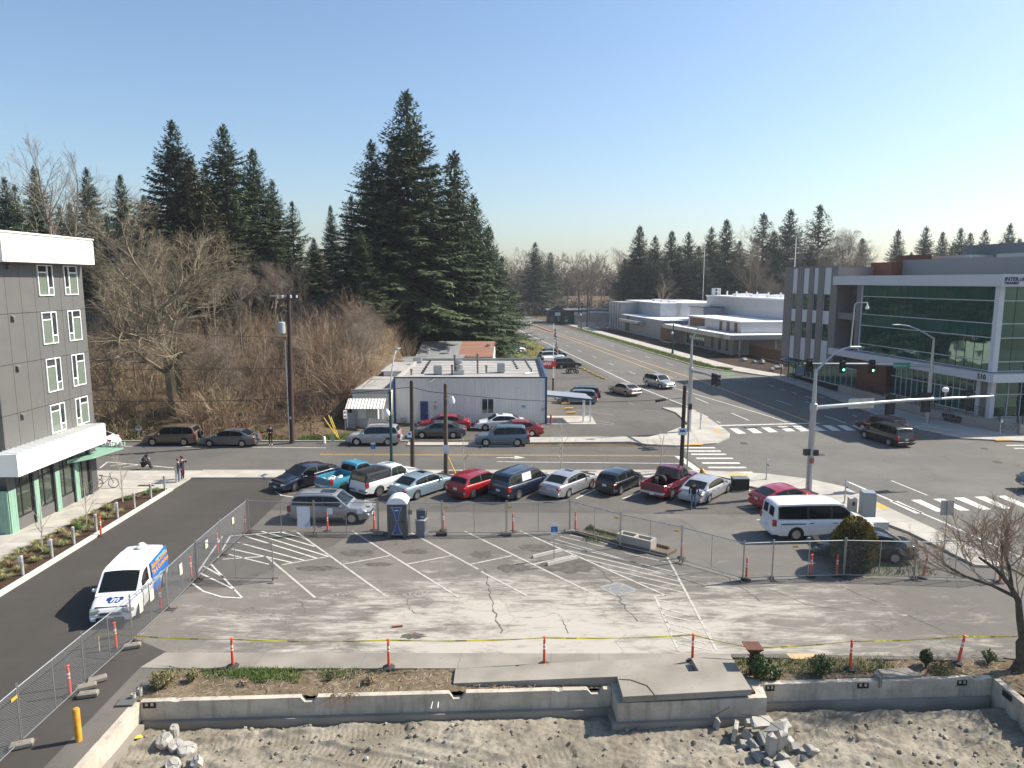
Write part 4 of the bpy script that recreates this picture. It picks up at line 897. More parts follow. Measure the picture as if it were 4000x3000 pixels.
for i in range(9):
    v0 = 1.3+i*1.4; tp('mullion', m_tlight, (.88,1.0,v0-.04,v0+.04,1.0,4.5), parent=ef); tp('pane', m_curt, (.93,.96,v0+.04,v0+1.36,1.0,4.5), parent=ef)
tp('plinth', m_conc_wall, (.2,21,.3,30,.0,.95))
# lettering on bands
def tpos(u, v, z): p = TO + un*u + vn*v; return (p.x, p.y, z)
t = text_mb('INTER', .52, 'LEFT', .02, .008); t.xf(frame(tpos(-.93,-.5,14.14), vn, (0,0,1))); wpart(t, 'letters', M('letter_navy',(.03,.03,.1),.5), to)
t = text_mb('city', .62, 'LEFT', .02, .003, .35); t.xf(frame(tpos(-.93,.95,14.16), vn, (0,0,1))); wpart(t, 'letters', MC['letter_navy'], to)
t = text_mb('TRANSIT', .3, 'LEFT', .02, .012); t.xf(frame(tpos(-.93,-.48,13.78), vn, (0,0,1)) @ Matrix.Scale(1.25,4,(1,0,0))); wpart(t, 'letters', MC['letter_navy'], to)
t = text_mb('510', .7, 'LEFT', .02, .015); t.xf(frame(tpos(.9,-.78,5.0), -un, (0,0,1))); wpart(t, 'house_number', M('letter_dark',(.03,.03,.035),.5), to)
# retaining wall with sign, rails, stairs
rt = thing('retaining_wall', 'low concrete retaining wall carrying the transit name before the office', 'wall', (43,74,0))
RW = [(45.4,64.9),(44.7,66.4),(42.75,71.2),(42.0,80),(41.2,89),(41.6,89),(42.4,80),(43.1,71.4),(45.0,66.6)]
wpart(MB().prism(RW, 0, 1.05), 'wall', concrete('retaining_concrete',(.33,.29,.25),.1,.2), rt)
wpart(MB().prism([(46.3,63.6),(75,62.6),(75,63),(46.4,64.1)], 0, 1.05), 'wall', MC['retaining_concrete'], rt)
d3 = Vector((44.7-42.75, 66.4-71.2, 0)).normalized()
t = text_mb('INTERcity', .5, 'LEFT', .03, .015); t.xf(frame((43.15,70.15,.72), d3, (0,0,1))); t.v = [(p[0]-.06,p[1]-.03,p[2]) for p in t.v]; wpart(t, 'letters', MC['letter_dark'], rt)
t = text_mb('TRANSIT', .36, 'LEFT', .03, .018); t.xf(frame((43.2,70.0,.34), d3, (0,0,1)) @ Matrix.Scale(1.3,4,(1,0,0))); t.v = [(p[0]-.06,p[1]-.03,p[2]) for p in t.v]; wpart(t, 'letters', MC['letter_dark'], rt)
def railing(pts, z0, name, label, h=1.0, step=1.4):
    root = thing(name, label, 'railing', (pts[0][0], pts[0][1], z0 if not callable(z0) else z0(pts[0])))
    zf = z0 if callable(z0) else (lambda p: z0)
    for a, b in zip(pts, pts[1:]):
        L = hypot(b[0]-a[0], b[1]-a[1]); n = max(1, int(L/step))
        for i in range(n+1):
            p = (lerp(a[0],b[0],i/n), lerp(a[1],b[1],i/n)); wpart(MB().tube([(p[0],p[1],zf(p)),(p[0],p[1],zf(p)+h)],.03,5), 'post', m_black, root)
        for k in range(5): wpart(MB().tube([(a[0],a[1],zf(a)+.2+k*.2*h),(b[0],b[1],zf(b)+.2+k*.2*h)],.018 if k<4 else .03,4), 'rail', m_black, root)
    return root
railing([(44.9,66.7),(42.95,71.3),(42.2,80),(41.8,84)], 1.05, 'guard_rail', 'black guard rail on the retaining wall under the office glass')
stp = thing('entry_stairs', 'grey concrete entry stairs with black handrails at the office corner', 'stairs', (45.9,64.9,0))
for k in range(6): wpart(MB().prism([(45.3+.12*k,64.75+.2*k),(46.4+.12*k,63.95+.2*k),(47.4,64.9+.16*k+.3),(45.9,66.6)], .165*k, .165*(k+1)-.002), 'step', m_conc_wall, stp)
for (a, b) in (((45.3,64.7),(46.1,66.3)),((46.4,63.9),(47.3,65.5))):
    for z in (.35,.65,.95): wpart(MB().tube([(a[0],a[1],z),(b[0],b[1],z+.95)],.025,5), 'handrail', m_black, stp)
    for p, z in ((a,0),(b,.95)): wpart(MB().tube([(p[0],p[1],z),(p[0],p[1],z+1.0)],.03,5), 'rail_post', m_black, stp)
railing([(46.6,63.8),(56,63.4)], 1.05, 'guard_rail', 'black guard rail right of the office stairs')
for k, (px,py) in enumerate(((3318,1524),(3346,1532))):
    c = G(px,py); r = thing('bike_rack', ('left' if k==0 else 'right')+' of two hoop bike racks on the pavement before the terracotta wall', 'bike rack', c, R(98), 'hoop bike racks')
    MB().tube([(-.3,0,.1),(-.3,0,.8),(-.2,0,.92),(.2,0,.92),(.3,0,.8),(.3,0,.1)],.025,6).build('hoop', m_black, r)
c = G(3238,1505); o = thing('litter_bin', 'dark litter bin on the pavement before the terracotta wall', 'bin', c); MB().lathe([(.3,.1),(.33,.9),(.25,1.0),(.25,1.15),(.05,1.3)],n=12).build('drum', m_black, o, 35)
# bus shelter
c = G(3095,1478); bs = thing('bus_shelter', 'small dark bus shelter with blue curved roof on the far pavement', 'bus shelter', c, R(8))
for (x,y) in ((-.7,-2),(.7,-2),(-.7,0),(.7,0),(-.7,2),(.7,2)): MB().box(x-.05,x+.05,y-.05,y+.05,.1,2.5).build('post', m_black, bs)
V = MB(); V.grid([[(1.0*sin(a), -2.3+4.6*j/6, 2.3+.45*cos(a)) for a in [R(-60+15*i) for i in range(9)]] for j in range(7)]); V.build('roof', M('shelter_blue',(.1,.2,.3),.3), bs, 40)
MB().box(.62,.68,-1.9,1.9,.5,2.2).build('rear_glass', m_paned, bs); MB().box(.1,.55,-1.6,1.6,.5,.56).build('bench', m_black, bs); MB().box(-.6,.6,-2.02,-1.98,.7,2.0).build('ad_panel', M('poster_pale',(.35,.45,.5),.5), bs)

# ------------------------------------------------------------------ depot buildings up the road
DO = Vector((35.6,168,0)); dn = Vector((-.142,1,0)).normalized(); dv = Vector((dn.y,-dn.x,0))
def dbx(name, m, root, *bx):
    V = MB()
    for (u0,u1,v0,v1,z0,z1) in bx:
        o = len(V.v); V.box(u0,u1,v0,v1,z0,z1)
        for i in range(o, len(V.v)): u,v,z = V.v[i]; p = DO+dn*u+dv*v; V.v[i] = (p.x,p.y,z)
    return wpart(V, name, m, root)
m_db = M('depot_cladding', (.34,.33,.31), .55, var=.06, scale=.5); m_dm = M('depot_metal', (.5,.52,.55), .38, .55, var=.06, scale=.4)
m_wr = M('depot_white_roof', (.8,.8,.8), .5); m_cedar = M('cedar', (.2,.09,.04), .7, var=.15, scale=3)
d1 = thing('depot_building', 'long grey depot building with striped far end and white roof', 'building', (DO.x,DO.y,0))
dbx('wall', m_db, d1, (0,46,0,22,0,4.6)); dbx('hall', m_dm, d1, (16,46,5,24,4.6,8.2)); dbx('end_block', m_db, d1, (34,46,-.2,5,4.6,8.0))
dbx('roof', m_wr, d1, (0,16,0,22,4.6,4.75)); dbx('roof', m_wr, d1, (15.9,46.1,4.8,24.2,8.2,8.35)); dbx('roof_edge', m_wr, d1, (16,46,-.1,4.8,4.6,4.75))
for k in range(4):
    dbx('fin', m_tlight, d1, (36+k*2.6,36.5+k*2.6,-.4,-.2,.6,7.8)); dbx('strip_window', m_greyd, d1, (36.6+k*2.6,37.3+k*2.6,-.24,-.2,1.5+.6*(k%2),6.5+.6*(k%2)))
for k in range(3): dbx('dome', m_wr, d1, (20+k*6,22+k*6,9,11,8.35,8.9))
dbx('canopy', m_galv, d1, (13,30,-2.0,0,3.1,3.7)); dbx('entry_shade', m_black, d1, (26,30,-.03,0,.3,3.1)); dbx('window', m_paned, d1, (14.5,22,-.05,0,2.3,2.9)); dbx('cedar_panel', m_cedar, d1, (26,28.5,-.06,-.02,3.75,4.5))  # flat black sheet on the wall paints the shade of the set-back entry
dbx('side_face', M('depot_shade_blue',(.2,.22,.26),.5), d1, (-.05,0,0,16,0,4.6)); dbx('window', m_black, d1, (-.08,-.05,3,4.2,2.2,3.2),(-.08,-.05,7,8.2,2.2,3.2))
for (z) in range(12): dbx('ladder_rung', m_galv, d1, (15.6,15.7,9.6,10.3,4.8+z*.38,4.86+z*.38))
dbx('ladder_rail', m_galv, d1, (15.6,15.7,9.5,9.6,4.7,9.6),(15.6,15.7,10.3,10.4,4.7,9.6))
d2 = thing('bus_hall', 'tall pale metal bus hall with white roof and deep entrance canopy', 'building', (DO.x+6,DO.y-35,0))
dbx('front_block', m_db, d2, (-34,-6,1.5,14,0,4.0)); dbx('hall', m_dm, d2, (-30,8,14,44,0,10.2)); dbx('hall_roof', m_wr, d2, (-30.3,8.3,13.8,44.2,10.2,10.5))
dbx('clerestory', m_dm, d2, (-34,-8,3,13,4.0,6.2)); dbx('clerestory_roof', m_wr, d2, (-34.2,-7.8,2.8,13.9,6.2,6.35))
dbx('tower', m_dm, d2, (-2,6,9,15,0,7.8)); dbx('tower_roof', m_greyd, d2, (-2.6,6.3,8.6,15,7.8,7.95))
dbx('canopy', m_galv, d2, (-35.5,-3,-1.2,1.5,3.3,4.1),(-38.5,-34.02,-1.2,14,3.3,4.1)); dbx('canopy_roof', m_wr, d2, (-38.4,-3.1,-1.1,1.48,4.1,4.16),(-38.4,-34.3,1.5,13.9,4.1,4.16))
for k in range(3): dbx('tall_window', m_black, d2, (-32+k*3.4,-31+k*3.4,1.44,1.5,.6,3.0)); dbx('cedar_panel', m_cedar, d2, (-32.4+k*3.4,-31.2+k*3.4,2.94,3.0,4.2,6.0))
dbx('cedar_panel', m_cedar, d2, (-17,-9,2.94,3.0,4.2,6.0)); dbx('glazing', m_curt, d2, (-21,-11,1.42,1.5,.5,3.0))
for k in range(9): dbx('mullion', m_tlight, d2, (-21+k*1.2,-20.9+k*1.2,1.38,1.42,.5,3.0))
for (u,v) in ((-37.8,1),(-37.8,8)): dbx('column', m_galv, d2, (u,u+.3,v,v+.3,0,3.3))
for k in range(8): dbx('skylight', m_wr, d2, (-26+k*4,-24+k*4,17+4*(k%2),19+4*(k%2),10.5,11.0))
for k in range(6): dbx('roof_pipe', m_wr, d2, (-24+k*5,-23.7+k*5,16,16.3,10.5,11.6))
dbx('roof_cage', m_wr, d2, *[(5.5,7.5,15+1.4*k,15.08+1.4*k,10.5,12.2) for k in range(2)], (5.5,7.5,15,16.4,12.1,12.2),(5.5,5.6,15,16.4,11.3,11.4))
fcx = thing('cedar_fence', 'brown cedar board fence between the bus hall and the office', 'fence', (DO.x+8,DO.y-50,0))
for k in range(44):
    u = -62+k*.62; dbx('board', m_cedar, fcx, (u,u+.58,4.4-.03*k*0,4.46,.1,2.1))
fc2 = thing('cedar_screen', 'brown cedar screen fence beside the depot canopy', 'fence', (DO.x,DO.y-6,0))
for k in range(10): dbx('board', m_cedar, fc2, (-8+k*.8,-7.25+k*.8,-.6,-.54,.5,3.4))
pw = thing('perimeter_wall', 'long tan concrete wall behind the depot roofs', 'wall', (60,230,0)); wpart(MB().box(20,130,228,228.4,0,3.4), 'wall', concrete('tan_wall',(.3,.26,.2)), pw)
railing([tuple((DO+dn*u+dv*v)[:2]) for (u,v) in ((-8,-1.5),(-20,-1.5),(-34,-1.2))], .1, 'ramp_rail', 'dark ramp railing along the bus hall front', 1.0, 2.5)
# dark shop at the far end
fsx = thing('dark_shop', 'far black shop with gabled entrance and white banner signs', 'building', (22,238,0))
m_dks = M('shop_black',(.03,.032,.035),.6)
wpart(MB().box(12,34,236,250,0,4.2), 'wall', m_dks, fsx); wpart(MB().box(11.5,34.5,235.5,250.5,4.2,4.45), 'roof', M('shop_roof',(.12,.12,.12),.7), fsx)
wpart(MB().box(25,36,232,236,0,3.8), 'wing', M('shop_grey',(.3,.33,.36),.6), fsx); wpart(MB().box(24.8,36.2,231.8,236.1,3.8,4.0), 'wing_roof', m_wr, fsx)
wpart(MB().add([(12,235.9,4.2),(18,235.9,4.2),(15,235.9,6.0),(12,242,4.2),(18,242,4.2),(15,242,6.0)],[(0,1,2),(0,2,5,3),(1,4,5,2)]), 'gable', m_dks, fsx)
for (x,z,w_) in ((14.2,2.6,1.8),(20.5,2.8,4.2)): wpart(MB().box(x,x+w_,235.8,235.9,z,z+1.1), 'banner', M('banner_white',(.6,.65,.66),.5), fsx)
for k in range(5): wpart(MB().box(12.6+k*2.4,13.6+k*2.4,235.85,235.95,.3,2.3), 'window', m_curt, fsx)
for k in range(4): tag(wpart(MB().box(-.5,.5,-.5,.5,0,.01),'x',m_dks,None) if False else MB().obox((21+k*3.1,214-.0*k,.9),(2.6,.08,1.8)).build('yard_gate', M('gate_mesh',(.35,.36,.36),.5,.4)), 'grey yard gate leaf before the far black shop, number %s from the road' % ('one','two','three','four')[k], 'gate', 'yard gate leaves')
# ------------------------------------------------------------------ vehicles
m_tyre = M('tyre', (.02,.02,.02), .85); m_rim = M('alloy', (.5,.5,.52), .3, .85); m_rimd = M('alloy_dark', (.08,.08,.085), .4, .6)
m_cglass = M('car_glass', (.01,.013,.013), .04, spec=.35); m_under = M('underbody', (.012,.012,.012), .9)
m_trim = M('trim_black', (.025,.025,.026), .55); m_lamp = M('headlamp', (.3,.32,.33), .1, .4, spec=.8); m_tail = M('tail_red', (.35,.01,.012), .2, spec=.7); m_amber = M('lamp_amber', (.6,.2,.02), .25)
m_plate = M('plate', (.6,.64,.7), .5); m_chrome = M('chrome', (.6,.6,.6), .15, 1.0)
def cpaint(name, col, metal=.35, rough=.32):
    if name in MC: return MC[name]
    m = M(name, col, rough, metal, coat=1.0); return m
def interp(P, x):
    if x <= P[0][0]: return P[0][1]
    for a, b in zip(P, P[1:]):
        if x <= b[0]:
            t = (x-a[0])/max(1e-6, b[0]-a[0]); return lerp(a[1], b[1], t)
    return P[-1][1]
WH = {}
def wheel_mesh(r, w, style):
    k = (r, w, style)
    if k in WH: return WH[k]
    t = MB().lathe([(r*.62,-w/2),(r*.9,-w/2),(r*.985,-w*.36),(r,-w*.2),(r,w*.2),(r*.985,w*.36),(r*.9,w/2),(r*.62,w/2)], n=22, axis='y', caps=False).mesh('tyre', m_tyre, 35)
    V = MB(); V.lathe([(r*.3,0),(r*.66,-.012),(r*.66,.05),(r*.3,.02)], (0,-w*.32,0), 20, 1, 'y')
    ns = {'s5':5,'s7':7,'s10':10,'steel':12}[style]
    for i in range(ns):
        a = 2*pi*i/ns; wd = .5*pi*r*.6/ns
        V.obox((r*.36*cos(a), -w*.38, r*.36*sin(a)), (r*.58, .03, wd), 0, 0, 0, -a)
    V.lathe([(r*.64,-w*.42),(r*.7,-w*.44),(r*.7,-w*.2),(r*.64,-w*.2)], n=20, axis='y'); V.lathe([(.02,-w*.45),(r*.16,-w*.44),(r*.18,-w*.3),(.02,-w*.3)], n=10, axis='y')
    rim = V.mesh('rim', [m_rim, m_rimd], 35); rim2 = V.mesh('rim', [m_rimd, m_under], 35)
    WH[k] = (t, rim, rim2); return WH[k]
KINDS = {
 'sedan': dict(L=4.85,W=1.82,r=.32,fa=1.45,ra=-1.35,clr=.2,
   top=[(-2.42,.55),(-2.40,.82),(-2.3,.95),(-1.6,.99),(-1.0,.97),(.9,.93),(1.1,.92),(1.9,.8),(2.28,.68),(2.4,.52)],
   gh=[(-1.95,.97),(-1.2,1.36),(-.75,1.43),(0,1.46),(.35,1.43),(1.25,.92)], win=[(-1.35,-.42),(-.33,.72)], roofx=(-.95,.28), doors=[(-1.1,-.36),(-.36,.95)]),
 'coupe': dict(L=4.3,W=1.8,r=.32,fa=1.35,ra=-1.25,clr=.18,
   top=[(-2.13,.6),(-2.1,.85),(-1.9,.96),(-1.0,.93),(.8,.88),(1.0,.88),(1.7,.78),(2.0,.66),(2.12,.5)],
   gh=[(-2.0,.96),(-1.2,1.28),(-.6,1.38),(0,1.4),(.25,1.37),(1.15,.88)], win=[(-1.35,-.5),(-.4,.62)], roofx=(-.9,.2), doors=[(-.55,.85)]),
 'suv': dict(L=4.65,W=1.83,r=.35,fa=1.38,ra=-1.3,clr=.24,
   top=[(-2.32,.6),(-2.3,.95),(-2.22,1.06),(-1.0,1.04),(.8,1.0),(1.0,1.0),(1.9,.92),(2.2,.78),(2.31,.58)],
   gh=[(-2.25,1.05),(-1.95,1.6),(-1.7,1.68),(-.6,1.72),(.2,1.7),(.45,1.66),(1.2,1.0)], win=[(-2.0,-1.25),(-1.17,-.3),(-.22,.68)], roofx=(-1.75,.38), doors=[(-1.15,-.28),(-.28,.9)]),
 'hatch': dict(L=4.1,W=1.72,r=.31,fa=1.3,ra=-1.25,clr=.2,
   top=[(-2.03,.55),(-2.0,.9),(-1.9,.98),(-.9,.96),(.75,.92),(.95,.91),(1.65,.8),(1.95,.66),(2.03,.5)],
   gh=[(-1.95,.97),(-1.6,1.36),(-1.3,1.44),(-.4,1.48),(.2,1.45),(.4,1.42),(1.2,.91)], win=[(-1.5,-.55),(-.45,.66)], roofx=(-1.35,.32), doors=[(-.5,.85)]),
 'minivan': dict(L=5.0,W=1.95,r=.34,fa=1.55,ra=-1.5,clr=.2,
   top=[(-2.5,.6),(-2.47,.98),(-2.4,1.08),(-1.0,1.05),(1.0,1.0),(1.3,.98),(2.1,.84),(2.4,.7),(2.5,.52)],
   gh=[(-2.42,1.07),(-2.2,1.62),(-1.95,1.72),(-.6,1.76),(.4,1.74),(.7,1.69),(1.65,.96)], win=[(-2.15,-1.25),(-1.17,-.1),(-.02,1.0)], roofx=(-2.0,.6), doors=[(-1.2,-.05),(-.05,1.15)]),
 'pickup': dict(L=5.3,W=1.95,r=.37,fa=1.65,ra=-1.6,clr=.32, bed=(-2.58,-.55,.62),
   top=[(-2.65,.7),(-2.64,1.1),(-2.6,1.12),(-.5,1.12),(.8,1.1),(1.05,1.1),(2.3,1.02),(2.55,.86),(2.64,.66)],
   gh=[(-.5,1.12),(-.4,1.68),(-.3,1.76),(.2,1.8),(.5,1.77),(1.2,1.1)], win=[(-.42,.02),(.1,.8)], roofx=(-.34,.46), doors=[(.02,1.05)]),
 'van': dict(L=5.7,W=2.0,r=.38,fa=1.95,ra=-1.55,clr=.28,
   top=[(-2.84,.6),(-2.82,1.1),(-2.78,1.18),(0,1.18),(1.5,1.16),(1.75,1.15),(2.5,1.02),(2.78,.9),(2.85,.6)],
   gh=[(-2.78,1.18),(-2.68,1.9),(-2.5,2.05),(-1,2.09),(.6,2.08),(1.0,2.03),(1.95,1.14)], win=[(-2.5,-1.0),(-.88,.3),(.42,1.35)], roofx=(-2.55,.9), doors=[(-.9,.35),(.4,1.5)], tum=.9),
 'cargo': dict(L=4.75,W=1.84,r=.33,fa=1.55,ra=-1.5,clr=.22,
   top=[(-2.37,.55),(-2.35,1.05),(-2.3,1.12),(-.5,1.1),(1.0,1.06),(1.35,1.05),(2.0,.86),(2.28,.72),(2.37,.5)],
   gh=[(-2.3,1.12),(-2.22,1.72),(-2.05,1.84),(-.6,1.88),(.4,1.86),(.75,1.8),(1.6,1.02)], win=[(.25,1.1)], roofx=(-2.1,.68), doors=[(.15,1.25)], tum=.92),
}
def make_car(name, label, kind, col, loc, rz, rim='s5', rimdark=False, cat='car', rack=False, sunroof=False, scale=1.0, cladding=None, metal=.35, plate_front=True, group=None, glass=None, stretch=None):
    K = KINDS[kind]; L, W, r = K['L'], K['W'], K['r']; clr = K['clr']; tum = K.get('tum', .8)
    pm = cpaint('paint_%02x%02x%02x_%d' % (int(col[0]*255), int(col[1]*255), int(col[2]*255), int(metal*10)), col, metal)
    root = thing(name, label, cat, loc, rz, group or 'cars and trucks')
    root.scale = (scale,)*3 if stretch is None else stretch
    hl = L/2; R_ = r*1.13
    def plan(x): s = min(1, abs(x)/hl); return 1 - .13*s**5 - .05*max(0, s-.6)
    def zbot(x):
        z = clr + (.06 if abs(x) > hl-.35 else 0)
        for a in (K['fa'], K['ra']):
            d = abs(x-a)
            if d < R_: z = max(z, r + sqrt(R_*R_-d*d))
        return z
    def ztop(x): return interp(K['top'], x)
    def yb(x, z):
        w = W/2*plan(x); zs = ztop(x); t = (z-clr)/max(.2, zs-clr)
        return w*(.92 + .08*sin(min(1, max(0, t))*pi*.62) * 1.05 - (.06*max(0, t-.75)/.25))
    xs = set([-hl, hl, -hl+.02, hl-.02, -hl+.08, hl-.08])
    n = int(L/.14)
    for i in range(1, n): xs.add(round(-hl+L*i/n, 3))
    for a in (K['fa'], K['ra']):
        for k in range(-8, 9): xs.add(round(a+R_*sin(k*pi/16)*1.0, 3))
        xs.add(round(a+R_+.004,3)); xs.add(round(a-R_-.004,3))
    bed = K.get('bed')
    if bed:
        for b in bed[:2]: xs.add(b-.005); xs.add(b+.005)
    xs = sorted(x for x in xs if -hl <= x <= hl); V = MB(); rows = []
    for x in xs:
        zb, zt = zbot(x), ztop(x); zs = zt-.05; zb = min(zb, zs-.03); row = []
        for k in range(6):
            z = lerp(zb, zs, k/5); row.append((x, yb(x, z), z))
        ws = row[-1][1]
        if bed and bed[0] < x < bed[1]: row += [(x, ws*.985, zt), (x, ws*.9, zt), (x, ws*.89, bed[2]), (x, 0, bed[2])]
        else: row += [(x, ws*.95, zt-.012), (x, ws*.75, zt+.012), (x, ws*.4, zt+.025), (x, 0, zt+.03)]
        rows.append(row + [(p[0], -p[1], p[2]) for p in row[-2::-1]])
    V.grid(rows); m_ = len(rows[0])
    V.f.append(tuple(range(m_))); V.m.append(0); o2 = len(V.v)-m_; V.f.append(tuple(o2+m_-1-i for i in range(m_))); V.m.append(0)
    body = V.build('body', pm, root, 40)
    U = MB().box(-hl+.15,hl-.15,-W/2+.3,W/2-.3,clr-.03,min(.62 if bed else .8, .8)); U.build('underbody', m_under, body)
    # greenhouse
    gh = K['gh']; Hr = max(p[1] for p in gh); gx0, gx1 = gh[0][0], gh[-1][0]
    def gz(x): return interp(gh, x)
    def wb(x): return W/2*plan(x)*.93
    def gy(x, z):
        z0 = ztop(x)-.02; t = min(1, max(0, (z-z0)/max(.05, Hr-z0))); return wb(x)*(1-(1-tum)*t**1.15)
    N = 26; gxs = sorted(set([gx0+(gx1-gx0)*i/N for i in range(N+1)] + [p[0] for p in gh]))
    def top_pt(x, u, off=0):
        z = gz(x); cr = .05*min(1, max(0, (z-ztop(x))/.3)); ye = gy(x, z-cr); e = .02
        dz = (gz(min(gx1,x+e))-gz(max(gx0,x-e)))/(min(gx1,x+e)-max(gx0,x-e)); nl = sqrt(1+dz*dz)
        return (x-dz/nl*off, u*ye, z-cr*u*u+off/nl)
    def side_pt(x, t, sgn, off=0):
        z0 = ztop(x)-.02; cr = .05*min(1, max(0, (gz(x)-ztop(x))/.3)); z1 = gz(x)-cr; z = lerp(z0, z1, t); return (x, sgn*(gy(x, z)+off), z)
    V = MB(); rows = []
    for x in gxs:
        row = [side_pt(x, k/4, 1) for k in range(4)] + [top_pt(x, u) for u in (1,.85,.5,0)]
        rows.append(row + [(p[0], -p[1], p[2]) for p in row[-2::-1]])
    V.grid(rows); m_ = len(rows[0]); V.f.append(tuple(range(m_))); V.m.append(0); o2 = len(V.v)-m_; V.f.append(tuple(o2+m_-1-i for i in range(m_))); V.m.append(0)
    V.build('cabin', pm, root, 50)
    gm = glass or m_cglass
    def tpatch(name, x0, x1, u0, u1, m, off=.008, n=6):
        MB().grid([[top_pt(lerp(x0,x1,i/n), lerp(u0,u1,j/6), off) for j in range(7)] for i in range(n+1)]).build(name, m, root, 60)
    rx0, rx1 = K['roofx']
    tpatch('windshield', max(rx1+.05, gh[-2][0]+.03), gx1-.12, -.88, .88, gm, .011)
    if kind not in ('van','cargo'): tpatch('rear_window', gx0+.1 if not bed else gx0+.015, gh[1][0]-.015 if not bed else gx0+.09, -.84, .84, gm, .011)
    if kind in ('van','cargo'):
        for s in (-1, 1): MB().grid([[top_pt(lerp(gx0+.02,gh[1][0]-.01,i/4), s*lerp(.12,.85,j/3), .008) for j in range(4)] for i in range(5)]).build('rear_window', gm, root, 60)
    wa, wz = min(w[0] for w in K['win']), max(w[1] for w in K['win'])
    if kind not in ('cargo',):
        for s in (-1, 1): MB().grid([[side_pt(lerp(wa-.05,wz+.06,i/14), lerp(.06,.9,j/3), s, .0045) for j in range(4)] for i in range(15)]).build('window_trim', m_trim, root, 60)
    for (a, b) in K['win']:
        for s in (-1, 1):
            if kind == 'cargo' and False: continue
            MB().grid([[side_pt(lerp(a,b,i/6), lerp(.1,.86,j/3), s, .008) for j in range(4)] for i in range(7)]).build('window', gm, root, 60)
    if sunroof: tpatch('sunroof', lerp(rx0,rx1,.55), rx1-.12, -.45, .45, gm, .006)
    for (a, b) in K['doors']:
        for s in (-1, 1):
            V = MB(); V.grid([[(lerp(a+.012,b-.012,i/6), s*(yb(lerp(a,b,i/6), lerp(clr+.14, ztop(lerp(a,b,i/6))-.07, j/5))+.007), lerp(clr+.14, ztop(lerp(a,b,i/6))-.07, j/5)) for j in range(6)] for i in range(7)])
            d = V.build('door', pm, root, 50); x = a+.17; z = ztop(x)-.17
            MB().obox((x, s*(yb(x,z)+.02), z), (.2,.03,.035)).build('handle', m_trim if sum(col) > 1.2 else pm, d)
    for s in (-1, 1):
        x = gx1-.42; z = ztop(x)+.07; MB().obox((x, s*(wb(x)+.13), z), (.12,.2,.14), s*-.15, bev=.03).build('mirror', pm, root)
        zf = interp(K['top'], hl-.16)-.1; MB().obox((hl-.13, s*W*.345, zf), (.3,.36 if kind == 'cargo' else .3,.2 if kind == 'cargo' else .13), s*-.42, bev=.04).build('headlight', m_lamp, root)
        tall = kind in ('suv','minivan','van','cargo','pickup'); zt = interp(K['top'], -hl+.06)-(.1 if not tall else .16)
        MB().obox((-hl+.11, s*W*(.36 if not tall else .41), zt), (.22,.34 if not tall else .16,.14 if not tall else .36), s*(.35 if not tall else .25), bev=.03).build('tail_light', m_tail, root)
        for a in (K['fa'], K['ra']):
            t_, ri, ri2 = wheel_mesh(r, .21, rim); o = link('wheel', t_, root); o.location = (a, s*(W/2-.125), r); o.rotation_euler = (0, 0, 0 if s < 0 else pi)
            link('rim', ri2 if rimdark else ri, o)
    MB().obox((hl-.005, 0, .56), (.05, W*.42, .14), 0, bev=.015).build('grille', m_trim, root)
    MB().obox((hl-.03, 0, clr+.17), (.14, W*.8, .12), 0, bev=.04).build('bumper', cladding or pm, root)
    MB().obox((-hl+.02, 0, clr+.24), (.16, W*.86, .2), 0, bev=.05).build('bumper', m_chrome if kind == 'pickup' else (cladding or pm), root)
    if plate_front: MB().obox((hl+.045, 0, clr+.2), (.012,.31,.15)).build('license_plate', m_plate, root)
    MB().obox((-hl-.025 - (.04 if kind=='pickup' else 0), 0, (.72 if kind not in ('pickup',) else .52)), (.014,.31,.15)).build('license_plate', m_plate, root)
    if cladding:
        for s in (-1, 1): MB().grid([[(lerp(-.85 if K['ra']>-1.4 else -1.0, .9,i/6), s*(yb(lerp(-.85,.9,i/6), lerp(clr,clr+.15,j/2))+.012), lerp(clr,clr+.15,j/2)) for j in range(3)] for i in range(7)]).build('side_cladding', cladding, root)
    if rack:
        for s in (-1, 1): MB().tube([top_pt(rx0+.05, s*.84, .0)]+[top_pt(lerp(rx0+.1,rx1-.2,t), s*.84, .05) for t in (0,.33,.66,1)]+[top_pt(rx1-.12, s*.84, 0)], .018, 5).build('roof_rail', m_trim, root)
    return root
def fwd(p, rz, a, b=0): return (p[0]+cos(rz)*a-sin(rz)*b, p[1]+sin(rz)*a+cos(rz)*b)
def place(px, py, rz, axle, side, kind, sc_=1.0):
    """centre of a car from the ground contact of one wheel (axle 'f'/'r', side -1 right / +1 left)"""
    K = KINDS[kind]; p = G(px, py); x = K['fa' if axle=='f' else 'ra']*sc_; y = side*(K['W']/2-.02)*sc_
    return fwd(p, rz, -x, -y)
H1 = R(52)
NAVY = (.012,.02,.045); SILV = (.42,.43,.45); RED = (.36,.012,.02); WHT = (.78,.78,.78); BLK = (.01,.011,.014)
